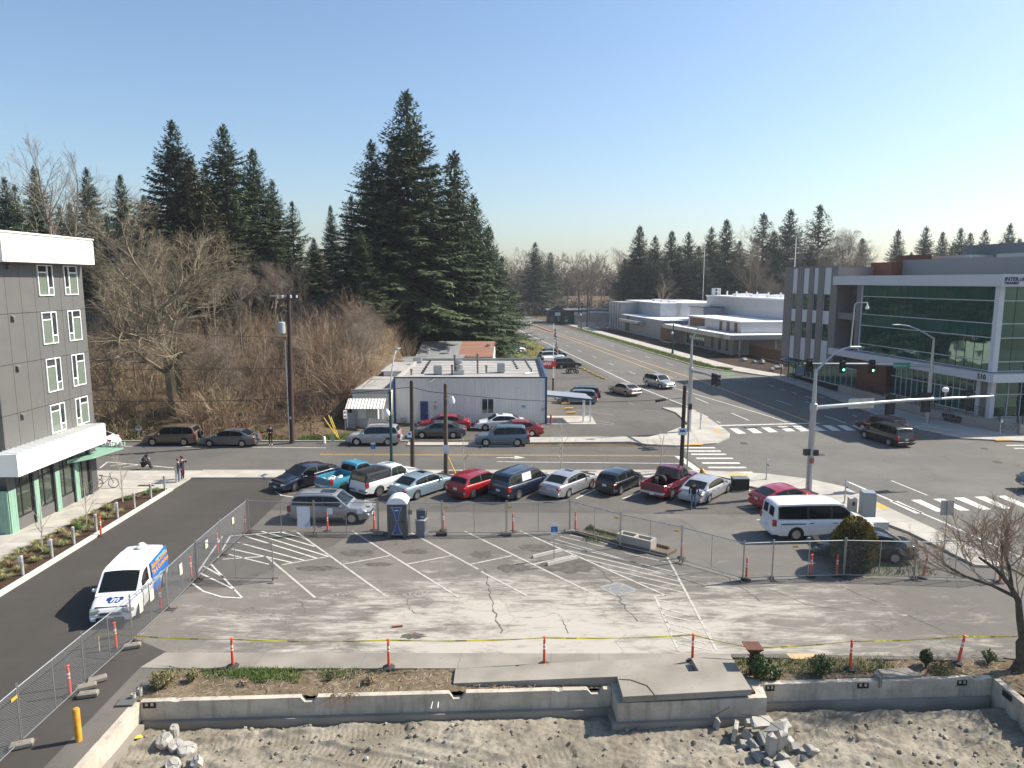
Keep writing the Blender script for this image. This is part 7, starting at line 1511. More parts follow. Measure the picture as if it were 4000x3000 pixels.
person('person','hooded person in black with a pale band crouching at the kerb',J,E_,dict(coat=blk,hood=blk,skin=sk,shoe=shoe),(-27.7,51.75,.08),R(-70),lambda r: setattr(r,'scale',(1.22,1.22,1.2)) or MB().lathe([(.205,0),(.21,.07)],(0,.1,.5),14,caps=False).build('pale_band', m_paperw, r, 60))
# ------------------------------------------------------------------ vegetation
def leafmat(name, a, b, rough=.7, scale=.6, trans=0):
    m, N, L, P = nmat(name); MC[name] = m; P.inputs['Roughness'].default_value = rough; P.inputs['Specular IOR Level'].default_value = .25
    g = N.new('ShaderNodeNewGeometry'); oi = N.new('ShaderNodeObjectInfo'); tc = N.new('ShaderNodeTexCoord'); nz = N.new('ShaderNodeTexNoise'); nz.inputs['Scale'].default_value = scale; nz.inputs['Detail'].default_value = 3
    L.new(tc.outputs['Object'], nz.inputs['Vector']); ad = N.new('ShaderNodeMath'); ad.operation = 'ADD'; L.new(nz.outputs['Fac'], ad.inputs[0])
    m2 = N.new('ShaderNodeMath'); m2.operation = 'MULTIPLY_ADD'; m2.inputs[1].default_value = .35; m2.inputs[2].default_value = -.17; L.new(oi.outputs['Random'], m2.inputs[0]); L.new(m2.outputs[0], ad.inputs[1])
    m3 = N.new('ShaderNodeMath'); m3.operation = 'MULTIPLY_ADD'; m3.inputs[1].default_value = .4; m3.inputs[2].default_value = -.2; L.new(g.outputs['Random Per Island'], m3.inputs[0]); a2 = N.new('ShaderNodeMath'); a2.operation = 'ADD'; L.new(ad.outputs[0], a2.inputs[0]); L.new(m3.outputs[0], a2.inputs[1])
    rp = N.new('ShaderNodeValToRGB'); rp.color_ramp.elements[0].position = .25; rp.color_ramp.elements[1].position = .8; rp.color_ramp.elements[0].color = (*a,1); rp.color_ramp.elements[1].color = (*b,1)
    L.new(a2.outputs[0], rp.inputs['Fac']); L.new(rp.outputs['Color'], P.inputs['Base Color'])
    if trans: P.inputs['Subsurface Weight'].default_value = 0
    return m
m_fir = leafmat('fir_needles', (.035,.058,.026), (.09,.128,.057)); m_cedar_l = leafmat('cedar_needles', (.04,.042,.02), (.085,.085,.04)); m_bark = M('bark', (.09,.065,.048), .95, var=.4, scale=3, streak=(4,4,.6))
m_twig = leafmat('bare_twigs', (.16,.13,.1), (.31,.26,.2), .9); m_twig_far = leafmat('far_twigs', (.19,.145,.1), (.32,.25,.18), .9, .05); m_moss = leafmat('mossy_twigs', (.15,.125,.085), (.3,.25,.175), .9)
m_brush = leafmat('brush_red', (.23,.155,.105), (.42,.31,.21), .9, .15); m_brush2 = leafmat('brush_tan', (.24,.18,.11), (.45,.36,.23), .9, .15); m_bram = leafmat('bramble_leaf', (.04,.055,.02), (.11,.13,.05), .7, .3)

def conifer(seed, H=36., spread=6.0, dens=1.0, ragged=.3, start=.06, droop=.25, mat=None):
    q = random.Random(seed); V = MB(); vs, fs = V.v, V.f
    def dia(p, d, s, l, w):
        o = len(vs); m_ = p + d*(l*.45)
        vs.extend((tuple(p), tuple(m_ + s*w), tuple(p + d*l), tuple(m_ - s*w))); fs.append((o,o+1,o+2,o+3))
    z = H*start
    while z < H*.985:
        t = z/H; R0 = spread*(1-t)**.93*(1 if t > .15 else .8+.2*t/.15)+.2
        nb = max(4, int((7 if t < .85 else 5)*dens)); az0 = q.random()*6.28
        for b in range(nb):
            az = az0 + 6.283*b/nb + q.uniform(-.45,.45); L = R0*(1 + q.uniform(-ragged, ragged*.6))
            if q.random() < .06: L *= .5
            d0 = Vector((cos(az), sin(az), 0)); side = Vector((-sin(az), cos(az), 0)); zz = z + q.uniform(-.3,.3)
            el = lerp(-.15, .5, t) + q.uniform(-.12,.12); n = max(3, int(L/.4*dens)); p = Vector((0,0,zz)); step = L/n
            for i in range(n):
                s = (i+1)/n; dr = el - droop*2.2*s*(1-t*.6) + (.5*s*s if s > .7 else 0)
                d = (d0*cos(dr) + Vector((0,0,sin(dr)))).normalized(); p2 = p + d*step
                if s > .12:
                    tl = min(L*.3*(1.15-s*.8)+.4, 1.35)
                    for sg in (-1, 1, -1.6, 1.6) if L > 3 else (-1, 1):
                        dd = (d*q.uniform(.3,.95) + side*sg*q.uniform(.55,1.0) + Vector((0,0,-.28+q.uniform(-.25,.15)))).normalized(); nn = dd.cross(Vector((0,0,1))).normalized()
                        nn = (nn + Vector((0,0,q.uniform(-.5,.5)))).normalized(); dia(p2, dd, nn, tl*q.uniform(.6,1.15), .1+.07*tl)
                    if q.random() < .55: dd = (Vector((q.uniform(-.4,.4),q.uniform(-.4,.4),-1))+d*.4).normalized(); dia(p2, dd, side, .5+.5*q.random(), .17)
                    if q.random() < .5: dd = (d+Vector((0,0,.35))+side*q.uniform(-.5,.5)).normalized(); dia(p2, dd, side, .5, .12)
                p = p2
            dia(p, (d+Vector((0,0,.2))).normalized(), side, .55, .13)
        z += (H/36)*lerp(.62,.42,t)/max(.6,dens)
    for k in range(6): a = k*1.05; dia(Vector((0,0,H*.975)), Vector((cos(a)*.25,sin(a)*.25,1)).normalized(), Vector((-sin(a),cos(a),0)), H*.03, .09)
    V.m = [0]*len(fs); crown = V.mesh('crown', mat or m_fir)
    trunk = MB().tube([(0,0,-1.5),(0,0,H*.3),(0,0,H*.97)],[H*.0125,H*.009,.04],8).mesh('trunk', m_bark, 60)
    return crown, trunk
CON = [conifer(1,36,11.5,1.05,.35,.03), conifer(2,34,10.2,1.0,.42,.03,droop=.32), conifer(3,33,8.6,1.05,.3,.02), conifer(4,30,9.0,.85,.55,.05,.15), conifer(5,32,10.0,1.15,.18,.02,.35,m_cedar_l)]
CH = [36,34,33,30,32]
ordw = 'first second third fourth fifth sixth seventh eighth ninth tenth eleventh twelfth thirteenth fourteenth fifteenth sixteenth seventeenth eighteenth nineteenth twentieth twenty-first twenty-second twenty-third twenty-fourth'.split()
def fir(px, ptop, Y, k, label, group, wid=1.0, rz=None, name='conifer'):
    x, _, zt = A(px, ptop, Y); z0 = hill(x, Y); h = zt-z0; s = h/CH[k]
    r = thing(name, label, 'tree', (x, Y, z0), rnd.uniform(0,6.28) if rz is None else rz, group); r.scale = (s*wid, s*wid, s)
    c = link('crown', CON[k][0], r); c['kind'] = 'stuff'; link('trunk', CON[k][1], r); return r
g1 = 'tall conifers on the hillside'
for a in ((1585,355,112,0,'tallest dark fir at the centre of the middle clump',1.12),(1450,545,108,1,'tall fir forming the left shoulder of the middle clump',1.1),(1772,588,122,2,'tall narrow fir forming the right shoulder of the middle clump',1.1),(1850,760,128,1,'fir right of the right shoulder in the middle clump',1.05),(1908,880,138,2,'lower fir at the right end of the middle clump beside the road',1.15),(1960,1000,150,3,'small fir nearest the road at the clump end',1.2),(1680,640,126,3,'fir half hidden behind the tallest one',1.0),(1370,760,118,3,'shorter fir left of the left shoulder tree',1.0),(1290,800,135,2,'pale thin fir left of the middle clump',.8),(1520,640,119,2,'fir standing in front of the tallest one',1.05),
          (670,468,112,0,'tall fir, left of the pair behind the apartment house',1.0),(738,612,98,4,'brownish cedar in front of the tall left fir',1.15),(870,482,110,1,'tall fir, right of the pair behind the apartment house',1.15),(985,578,114,2,'narrow fir right of the tall left pair',1.1),(1062,700,124,1,'fir between the left trees and the middle clump',.95),(1140,785,120,3,'small fir right of the narrow left fir',1.0),(800,640,126,0,'fir behind the gap of the tall left pair',.9),(1545,760,121,4,'low broad fir before the tallest one',1.2),(1640,820,122,3,'low fir before the right of the tallest one',1.3),(1410,900,100,0,'low broad fir at the left foot of the middle clump',1.2),(1790,900,116,0,'broad fir low at the right of the middle clump',1.2),(920,760,104,0,'low broad fir between the tall left pair',1.15),(600,790,112,3,'low fir at the left of the tall left pair',1.2),(1010,880,112,3,'low fir right of the tall left pair',1.3),(1225,930,128,4,'low brownish cedar between the left trees and the clump',1.1)): fir(a[0],a[1],a[2],a[3],a[4],g1,a[5]*1.14)
for i, a in enumerate(((15,690,118,0),(55,720,108,3),(130,648,116,1),(230,800,130,3),(335,652,120,1),(468,680,128,2),(415,830,112,3),(270,790,112,2),(560,760,125,0))): fir(*a, 'fir over the apartment roof, %s from the left edge' % ordw[[0,1,2,3,5,7,6,4,8][i]], 'firs over the apartment roof', 1.05)
R1 = sorted([(2090,945,300,1),(2150,985,310,3),(2440,1010,235,3),(2500,880,238,2),(2540,990,228,0),(2560,920,246,1),(2625,900,240,2),(2655,960,236,3),(2690,905,244,1),(2730,960,228,0),(2780,885,240,1),(2840,855,246,2),(2890,940,236,0),(2985,830,250,3),(3025,900,240,2),(3090,815,246,1),(3050,980,228,3),(3205,798,236,3),(3170,960,224,0),(3370,930,250,2),(2470,985,250,1),(2600,1000,226,0),(2870,980,226,1),(2950,1000,226,0)])
for i, a in enumerate(R1): fir(*a, 'dark fir in the row beyond the depot roofs, %s from the left' % ordw[i], 'firs beyond the depot', 1.35)
R2 = [(3510,895,262,2),(3560,985,270,3),(3620,882,266,1),(3685,905,270,2),(3720,960,262,3),(3755,890,268,0),(3792,908,280,2),(3850,895,270,1),(3910,960,262,3),(3948,870,258,1),(3985,930,272,2)]
for i, a in enumerate(R2): fir(*a, 'fir on the skyline above the office roof, %s from the left' % ordw[i], 'firs above the office roof', 1.15)

def grow(V, q, p, d, L, r, lev, spec, out):
    nseg, nchild, ratio, ang, trop, wob, tw = spec[lev]; k = 4 if r > .03 else 3
    pts = [p]; dirs = []; rs = [r]; st = L/nseg
    for i in range(nseg):
        d = (d + Vector((q.gauss(0,wob),q.gauss(0,wob),q.gauss(0,wob)*.7+trop))).normalized(); p = p + d*st; pts.append(p); dirs.append(d); rs.append(max(r*(1-(i+1)/nseg*.72), tw))
    V.tube(pts, rs, max(k, 7 if lev == 0 and r > .1 else k), 0, False)
    if lev+1 < len(spec):
        for c in range(nchild):
            s = lerp(.3 if lev else .28, 1, (c+q.random())/nchild); i = min(nseg-1, int(s*nseg)); f = s*nseg-i; b = pts[i].lerp(pts[i+1], min(1,f)); dd = dirs[i]
            ax = dd.orthogonal().normalized(); ax.rotate(Matrix.Rotation(q.random()*6.283,3,dd)); nd = dd.copy(); nd.rotate(Matrix.Rotation(q.uniform(*ang),3,ax))
            grow(V, q, b, nd, L*ratio*q.uniform(.7,1.2)*(1.15-.45*s), max(rs[i]*.55, tw), lev+1, spec, out)
def bare(seed, L, r, spec, mats, name='limbs', stems=1, lean=0.0):
    q = random.Random(seed); V = MB()
    for s in range(stems):
        a = q.random()*6.283; grow(V, q, Vector((cos(a)*.1*s,sin(a)*.1*s,-.3)), Vector((lean*cos(a),lean*sin(a),1)).normalized(), L, r, 0, spec, None)
    return V
#        nseg child ratio  angle     trop  wob  minr
S_maple = [(5,12,.64,(.5,1.1),.06,.07,.02),(5,9,.62,(.4,1.0),.04,.12,.014),(4,9,.6,(.35,.95),.04,.15,.01),(3,8,.62,(.35,.95),.04,.18,.0075),(2,0,0,(0,0),.02,.2,.006)]
S_alder = [(7,15,.36,(.45,.9),.02,.03,.02),(4,7,.55,(.35,.8),.08,.1,.012),(3,6,.55,(.35,.8),.08,.12,.009),(2,0,0,(0,0),.05,.15,.008)]
S_far = [(5,9,.4,(.4,.85),.03,.05,.05),(3,5,.6,(.35,.8),.08,.1,.035),(2,4,.6,(.35,.8),.08,.1,.03),(1,0,0,(0,0),0,0,.03)]
S_young = [(6,9,.34,(.5,.9),.02,.02,.008),(3,4,.55,(.4,.8),.08,.1,.005),(2,0,0,(0,0),.05,.1,.004)]
S_fg = [(4,4,.75,(.4,.8),.05,.12,.02),(5,7,.62,(.35,.85),.07,.13,.012),(4,7,.6,(.3,.8),.06,.14,.006),(3,5,.6,(.3,.8),.05,.16,.004),(2,0,0,(0,0),.03,.2,.0025)]
def bare_tree(me, x, y, s, label, name='bare_tree', group=None, rz=None, wid=1.0, z=None):
    r = thing(name, label, 'tree', (x, y, hill(x,y) if z is None else z), rnd.uniform(0,6.28) if rz is None else rz, group); r.scale = (s*wid,s*wid,s); link('limbs', me, r); return r
ME_maple = bare(11, 11.5, .42, S_maple, None).mesh('limbs', m_moss)
ME_maple2 = bare(23, 11.5, .3, S_maple, None, stems=2, lean=.25).mesh('limbs', m_twig)
ME_alder = bare(5, 15, .2, S_alder, None).mesh('limbs', m_twig); ME_alder2 = bare(9, 15, .18, S_alder, None, stems=2, lean=.15).mesh('limbs', m_twig_far)
p = A(690,1590,70); bare_tree(ME_maple, p[0], 70, 1.16, 'big mossy bare maple on the slope right of the apartment house', rz=1.0, wid=1.2)
iv = MB(); q = random.Random(4)
for i in range(900):
    a = q.random()*6.28; h = q.random()*6.5; rr_ = .45+.35*q.random()*(1-h/9); c = Vector((rr_*cos(a), rr_*sin(a), h)); u = Vector((q.gauss(0,1),q.gauss(0,1),q.gauss(0,1))).normalized(); v = u.orthogonal().normalized(); iv.add([tuple(c-u*.14),tuple(c+v*.1),tuple(c+u*.14),tuple(c-v*.1)],[(0,1,2,3)])
o = iv.build('ivy', m_bram); o.location = (p[0],70,hill(p[0],70)); tag(o,'dark ivy wrapped round the big maple trunk','ivy')
for px,ptop,Y,me,s,lab in ((1700,925,118,ME_maple2,None,'bare grey tree before the right part of the fir clump'),(1420,1180,86,ME_maple2,None,'small bare tree before the fir clump'),(175,590,100,ME_alder,None,'pale bare tree rising over the apartment roof, left one'),(250,640,104,ME_alder,None,'pale bare tree rising over the apartment roof, right one'),(505,1140,74,ME_alder,None,'slender bare tree left of the big maple'),(1060,1010,96,ME_maple2,None,'bare tree on the slope between maple and firs'),(810,1010,78,ME_alder,None,'slender bare tree just right of the big maple'),(3320,880,225,ME_maple2,None,'round crowned bare tree right of the office wing roof'),(2960,925,215,ME_alder2,None,'rusty narrow bare tree beyond the bus hall'),(3100,1050,200,ME_maple2,None,'pale bare tree left of the office wing'),(620,940,92,ME_maple2,None,'bare tree behind the big maple'),(930,1060,84,ME_alder,None,'slender bare tree left of the utility pole'),(1180,1040,100,ME_alder2,None,'bare alder left of the fir clump'),(2580,1080,205,ME_alder,None,'bare birch behind the depot roof')):
    x,_,zt = A(px,ptop,Y); z0 = hill(x,Y); hh = {id(ME_maple2):17.5,id(ME_alder):16.5,id(ME_alder2):16.5}[id(me)]; bare_tree(me, x, Y, (zt-z0)/hh, lab)
for i,(px,ptop,Y) in enumerate(((420,1250,68),(560,1300,72),(780,1290,69),(880,1240,76),(1000,1320,72),(1090,1260,80),(1190,1300,74),(1260,1230,84),(1380,1250,80),(1480,1270,92),(950,1180,86),(610,1150,82))):
    x,_,zt = A(px,ptop,Y); bare_tree((ME_alder,ME_alder2,ME_maple2)[i%3], x, Y, (zt-hill(x,Y))/(16.5,16.5,17.5)[i%3], 'slight bare sapling on the brush slope, %s from the left' % ordw[sorted((420,560,780,880,1000,1090,1190,1260,1380,1480,950,610)).index(px)], 'bare_sapling', 'bare saplings of the slope')
# far bare wood beyond the road end, hedges
FT = [bare(100+i, 14, .22, S_far, None) for i in range(4)]
V = MB(); q = random.Random(77)
def scatter_tree(V, src, loc, s, rz):
    c_, s_ = cos(rz)*s, sin(rz)*s; o = len(V.v); V.v.extend([(loc[0]+p[0]*c_-p[1]*s_, loc[1]+p[0]*s_+p[1]*c_, loc[2]+p[2]*s) for p in src.v]); V.f.extend([tuple(i+o for i in f) for f in src.f]); V.m.extend([0]*len(src.f))
for i in range(190):
    x = q.uniform(-60,190); Y = q.uniform(300,390); s = q.uniform(.95,1.5)*(1 if x < 60 else .85); scatter_tree(V, FT[i%4], (x,Y,hill(x,Y)), s, q.random()*6)
for i in range(50):
    x = q.uniform(50,180); Y = q.uniform(250,290); scatter_tree(V, FT[i%4], (x,Y,0), q.uniform(.7,1.0), q.random()*6)
tag(V.build('far_wood', m_twig_far), 'hazy bare wood closing the view beyond the road', 'wood', kind='stuff')
def blob_leaves(V, c, rx, ry, rz, n, size, q, flat=.3, m=0, shell=.55):
    for i in range(n):
        u = Vector((q.gauss(0,1),q.gauss(0,1),q.gauss(0,1))).normalized(); k = shell+(1-shell)*q.random(); pz = u.z*rz*k
        p_ = Vector((c[0]+u.x*rx*k, c[1]+u.y*ry*k, c[2]+pz)); d = (u+Vector((q.gauss(0,.6),q.gauss(0,.6),q.gauss(0,.6)))).normalized(); w = d.orthogonal().normalized(); w.rotate(Matrix.Rotation(q.random()*6.28,3,d)); s = size*q.uniform(.6,1.3)
        t = d.cross(w); V.add([tuple(p_-w*s),tuple(p_+t*s*.5),tuple(p_+w*s),tuple(p_-t*s*.5)],[(0,1,2,3)],m)
V = MB(); q = random.Random(8)
for i in range(120):
    x = q.uniform(-16,10) if i < 22 else q.uniform(8,190); Y = q.uniform(285,312); blob_leaves(V,(x,Y,2.0),3.4,2.5,3.0+q.random()*2.5,200,.42,q)
for i in range(260):
    x = q.uniform(-90,260); Y = q.uniform(395,430); blob_leaves(V,(x,Y,hill(x,Y)+5),5.0,4,7+q.random()*5,150,.9,q,m=1)
tag(V.build('far_hedge', [leafmat('far_hedge_leaf',(.04,.045,.03),(.1,.09,.06)), leafmat('far_twig_mass',(.12,.095,.075),(.2,.16,.13),.9,.05)]), 'dark hedge and shrubs at the far end of the road', 'hedge', kind='stuff')

# brush thicket on the hillside
def stems(V, c, n, H, spread, q, m=0, r=.008, kids=4):
    for i in range(n):
        a = q.random()*6.28; ln = q.uniform(.55,1.1)*H; d = Vector((cos(a)*spread*q.random(), sin(a)*spread*q.random(), 1)).normalized(); p = Vector(c)+Vector((q.gauss(0,.25),q.gauss(0,.25),0)); pts = [p]
        for k in range(3): d = (d+Vector((q.gauss(0,.16),q.gauss(0,.16),-.06))).normalized(); p = p+d*ln/3; pts.append(p)
        V.tube(pts,[r*1.6,r*1.3,r,r*.6],3,m,False)
        for k in range(kids):
            t = q.uniform(.3,1); j = min(2,int(t*3)); b = pts[j].lerp(pts[j+1],t*3-j); dd = (pts[j+1]-pts[j]).normalized(); dd = (dd+Vector((q.gauss(0,.55),q.gauss(0,.55),q.gauss(0,.3)+.15))).normalized(); e = b+dd*ln*.3*q.uniform(.5,1.2); e2 = e+(dd+Vector((q.gauss(0,.4),q.gauss(0,.4),.1))).normalized()*ln*.15
            V.tube([b,e,e2],[r*.8,r*.6,r*.4],3,m,False)
V = MB(); q = random.Random(31); cnt = 0
while cnt < 1150:
    x = q.uniform(-75,-12); y = 63.2+38*q.random()**1.25
    if x > -21 and y < 66 and x < -14: continue
    if x > -16 and (y < 88 and x > -16): continue
    dn_ = noise.noise(Vector((x*.11,y*.11,3)))
    if dn_ < -.22: continue
    mm = 0 if noise.noise(Vector((x*.07,y*.07,8)))+q.uniform(-.15,.15) > .0 else 1
    stems(V,(x,y,hill(x,y)-.05),7,q.uniform(1.2,3.0)*(1.15 if y > 70 else .8),.75,q,mm,.013,5); cnt += 1
tag(V.build('brush_thicket', [m_brush, m_brush2]), 'leafless reddish brown brush covering the hillside', 'brush', kind='stuff')
V = MB()
for i in range(330):
    x = q.uniform(-75,-13); y = 62.6+30*q.random()**1.6
    if x > -16 and y < 88: continue
    blob_leaves(V,(x,y,hill(x,y)+.1),q.uniform(.5,1.3),q.uniform(.5,1.2),q.uniform(.25,.6),70,.13,q,m=0 if q.random() < .33 else 1)
tag(V.build('bramble_cover', [m_bram, leafmat('dead_leaf',(.14,.09,.05),(.26,.18,.1),.9,.3)]), 'low brambles and dead leaf litter on the hillside', 'undergrowth', kind='stuff')
for k,(px,py,Y,n,H,lab) in enumerate(((1330,1560,71,150,5.8,'large rounded reddish bush left of the white shed'),(1250,1500,79,110,6.0,'tall reddish bush behind the rounded one'),(860,1640,67,70,4.2,'bare brown bush between the big maple and the pole'),(760,1670,65.5,70,3.6,'bare brown bush behind the grey sedan'),(460,1650,67,70,4.0,'bare brown bush beside the apartment house'),(1400,1440,92,90,6.0,'bare bush behind the annex'))):
    x = A(px,py,Y)[0]; V = MB(); stems(V,(0,0,-.1),n,H,.95,random.Random(k+60),0,.014,8); o = V.build('bare_bush', m_brush if k not in (2,4) else m_brush2); o.location = (x,Y,hill(x,Y)); tag(o,lab,'bush','bare bushes of the slope')

# grasses: verge, field, strip, pole foot
def blades(V, n, rnd_pt, h, q, m=0, w=.02, lean=.5):
    for i in range(n):
        p_ = rnd_pt(); a = q.random()*6.28; hh = h*q.uniform(.5,1.3); l = q.random()*lean; d = Vector((cos(a),sin(a),0)); s = Vector((-sin(a),cos(a),0))*w; b = Vector(p_); t = b+d*l*hh+Vector((0,0,hh))
        V.add([tuple(b-s),tuple(b+s),tuple(t)],[(0,1,2)],m)
q = random.Random(12); m_grass = leafmat('grass_blades',(.12,.16,.035),(.23,.26,.075),.8,.8); m_grassy = leafmat('field_grass',(.13,.14,.04),(.24,.22,.08),.8,.2); m_lush = leafmat('lush_grass',(.07,.12,.025),(.2,.26,.08),.8,1.0)
V = MB()
def vp():
    Y = 111.5+93*q.random()**1.6; x0 = 30.7-.142*(Y-116.6)+(2.4*(1-(Y-111)/6) if Y < 117 else 0); return (x0+q.random()*(2.4 if Y > 117 else 1.2), Y, .12)
blades(V, 7000, vp, .3, q, 0, .05, .7); tag(V.build('verge_grass', m_grass), 'green grass growing on the far verge', 'grass', kind='stuff')
V = MB()
def fp_():
    Y = q.uniform(123,238); return (lerp(-12.5, xl(Y)-2.6, q.random()), Y, .07)
blades(V, 9000, fp_, .3, q, 0, .06, .8); tag(V.build('field_grass', m_grassy), 'yellow green grass field left of the main road', 'grass', kind='stuff')
V = MB()
def gp():
    while True:
        x, y = q.gauss(-8.6,1.5), q.uniform(22.9,24.2)
        if noise.noise(Vector((x*.9,y*1.6,4)))*.8 + q.uniform(-.25,.25) + .9*(y-23.55) > .12: return (x, y, strip_h(x,1)-.01)
blades(V, 5200, gp, .13, q, 0, .012, .9)
blades(V, 2500, lambda: (lambda x: (x, q.uniform(23.9,24.9), -.03))(q.uniform(8.3,14)), .14, q, 0, .012, .9); tag(V.build('strip_grass', m_lush), 'fresh green grass in the foreground planting strip', 'grass', kind='stuff')
V = MB(); blades(V, 5000, lambda: (q.uniform(-19,-12.6) , q.uniform(61.3,64.5), .0), .22, q, 0, .025, .9); blades(V, 2600, lambda: (q.uniform(-50,-19.5), q.uniform(61.3,63), .0), .22, q, 1, .025, .9); blades(V,700,lambda: (6.2+cos(R(-38))*q.uniform(-2.8,0)-sin(R(-38))*q.uniform(-.3,.4), 36.7+sin(R(-38))*q.uniform(-2.8,0)+cos(R(-38))*q.uniform(-.3,.4),.05),.2,q,0,.015,.8)
blades(V, 900, lambda: (q.uniform(15.5,20.5), q.uniform(32.4,34.2), 0.0), .2, q, 0, .015, .9); tag(V.build('kerb_grass', [m_lush, m_grassy]), 'rough grass and weeds along the kerb below the slope', 'grass', kind='stuff')
# litter of twigs and mulch on the strip
V = MB()
for i in range(1500):
    x = q.uniform(-12.2,3.4) if q.random() < .65 else q.uniform(8.3,19); y = yw(x)+.25+q.random()*(24.15-yw(x)-.25 if x < 4 else 1.6); a = q.random()*6.28; l = q.uniform(.03,.16); z = strip_h(x,1)+.03; V.tube([(x-l*cos(a),y-l*sin(a),z),(x+l*cos(a),y+l*sin(a),z+q.uniform(0,.05))],.006,3,q.randint(0,1),False)
tag(V.build('twig_litter', [m_twig, M('pale_chip',(.42,.36,.28),.9)]), 'twigs and pale wood chips littering the planting strip', 'litter', kind='stuff')

# foreground bare tree, shrubs
V = MB(); q = random.Random(21); m_fgb = M('dark_mossy_bark',(.085,.07,.05),.95,var=.5,scale=5); fgx, fgy = 18.35, 24.15
fgr = thing('bare_tree','leaning dark bare tree with fine reddish twigs at the right edge','tree',(fgx,fgy,-.05))
V.tube([(0,0,-.2),(.15,0,.35),(.1,.05,.9),(.25,.05,1.15)],[.24,.17,.15,.14],9,0,False)
def limb(pts, r0, kids, seed):
    V.tube(pts,[lerp(r0,.035,i/(len(pts)-1)) for i in range(len(pts))],7,0,False); qq = random.Random(seed); W = MB(); P = [Vector(p) for p in pts]
    for i in range(kids):
        t = lerp(.3,1,i/kids); j = min(len(P)-2,int(t*(len(P)-1))); b = P[j].lerp(P[j+1], t*(len(P)-1)-j); dd = (P[j+1]-P[j]).normalized(); dd = (dd+Vector((qq.gauss(0,.6),qq.gauss(0,.6),qq.gauss(0,.35)+.25))).normalized()
        grow(W, qq, b, dd, qq.uniform(1.0,1.9)*(1.1-.3*t), .03, 2-1, S_fg, None)
    return W
L1 = limb([(.15,.05,1.1),(.0,.05,1.7),(-.08,.1,2.3),(-.35,.15,2.8),(-.7,.3,3.25),(-1.15,.5,3.6)],.13,8,1); L2 = limb([(.25,.05,1.15),(.6,0,1.5),(.85,.1,2.0),(.95,.2,2.7),(.9,.3,3.4)],.1,6,2); L3 = limb([(-.1,.1,2.4),(-.8,.3,2.75),(-1.5,.5,2.95),(-2.1,.7,3.3)],.06,5,3); L4 = limb([(.9,.15,2.2),(1.4,.1,2.6),(1.8,.2,3.2)],.05,5,4); L5 = limb([(-.3,.15,2.8),(-.35,.3,3.4),(-.5,.5,4.0)],.06,5,5)
fgr.scale = (1.2,1.1,1.14); V.build('trunk', m_fgb, fgr, 60); T_ = MB()
for W in (L1,L2,L3,L4,L5): T_.add(W.v, W.f)
T_.build('limbs', leafmat('fine_red_twigs',(.24,.17,.12),(.42,.33,.25),.9), fgr)
def shrub(px, py, rx, rz_, n, size, lab, m, name='shrub', stemsn=8, loc=None, shell=.5, lobes=5):
    c = loc or G(px,py); r = thing(name, lab, 'shrub', (c[0],c[1],-.02)); qq = random.Random(int(px)); S = MB()
    for i in range(stemsn): a = qq.random()*6.28; S.tube([(0,0,0),(cos(a)*rx*.3,sin(a)*rx*.3,rz_*.6),(cos(a)*rx*.7,sin(a)*rx*.7,rz_*1.3)],[.025,.018,.008],4)
    S.build('stem', m_bark, r); F = MB()
    for i in range(lobes):
        a = qq.random()*6.28; k = qq.random()*.45; blob_leaves(F,(cos(a)*rx*k,sin(a)*rx*k,rz_*qq.uniform(.8,1.2)),rx*.62,rx*.62,rz_*.75,n//lobes,size,qq,shell=shell)
    f = F.build('foliage', m, r); f['kind'] = 'stuff'; return r
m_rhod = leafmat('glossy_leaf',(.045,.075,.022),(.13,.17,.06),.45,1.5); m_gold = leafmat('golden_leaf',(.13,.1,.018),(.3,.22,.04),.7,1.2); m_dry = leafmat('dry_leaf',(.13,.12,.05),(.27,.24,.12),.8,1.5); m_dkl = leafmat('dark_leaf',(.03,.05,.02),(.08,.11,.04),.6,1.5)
shrub(2955,2655,.62,.52,1500,.06,'glossy green shrub around the rusty pedestal',m_rhod); shrub(3030,2650,.35,.25,500,.05,'low green shrub right of the rusty pedestal',m_rhod); shrub(3205,2635,.55,.42,1100,.055,'spreading glossy shrub left of the fifth delineator post',m_rhod); shrub(3615,2605,.32,.38,900,.045,'small round dark green bush right of the step blocks',m_dkl,lobes=3); shrub(3690,2625,.7,.16,700,.04,'low brown groundcover left of the bare tree',m_dry); shrub(3860,2590,.35,.3,160,.06,'sparse leafy sprig beside the bare tree',m_rhod)
shrub(640,2680,.65,.34,1300,.04,'dry tufted shrub at the left end of the planting strip',m_dry); shrub(750,2660,.35,.22,500,.035,'dry low tuft right of the left end shrub',m_dry); shrub(955,2672,.28,.12,160,.04,'withered stub with reddish twigs in the strip',m_brush); shrub(1445,2665,.4,.16,300,.04,'brown withered clump in the middle of the strip',m_brush); shrub(1290,2655,.22,.14,160,.03,'small dark weed clump in the middle of the strip',m_dkl)
shrub(2310,2072,.28,.22,400,.035,'small weed at the left tip of the lot island',m_dkl)
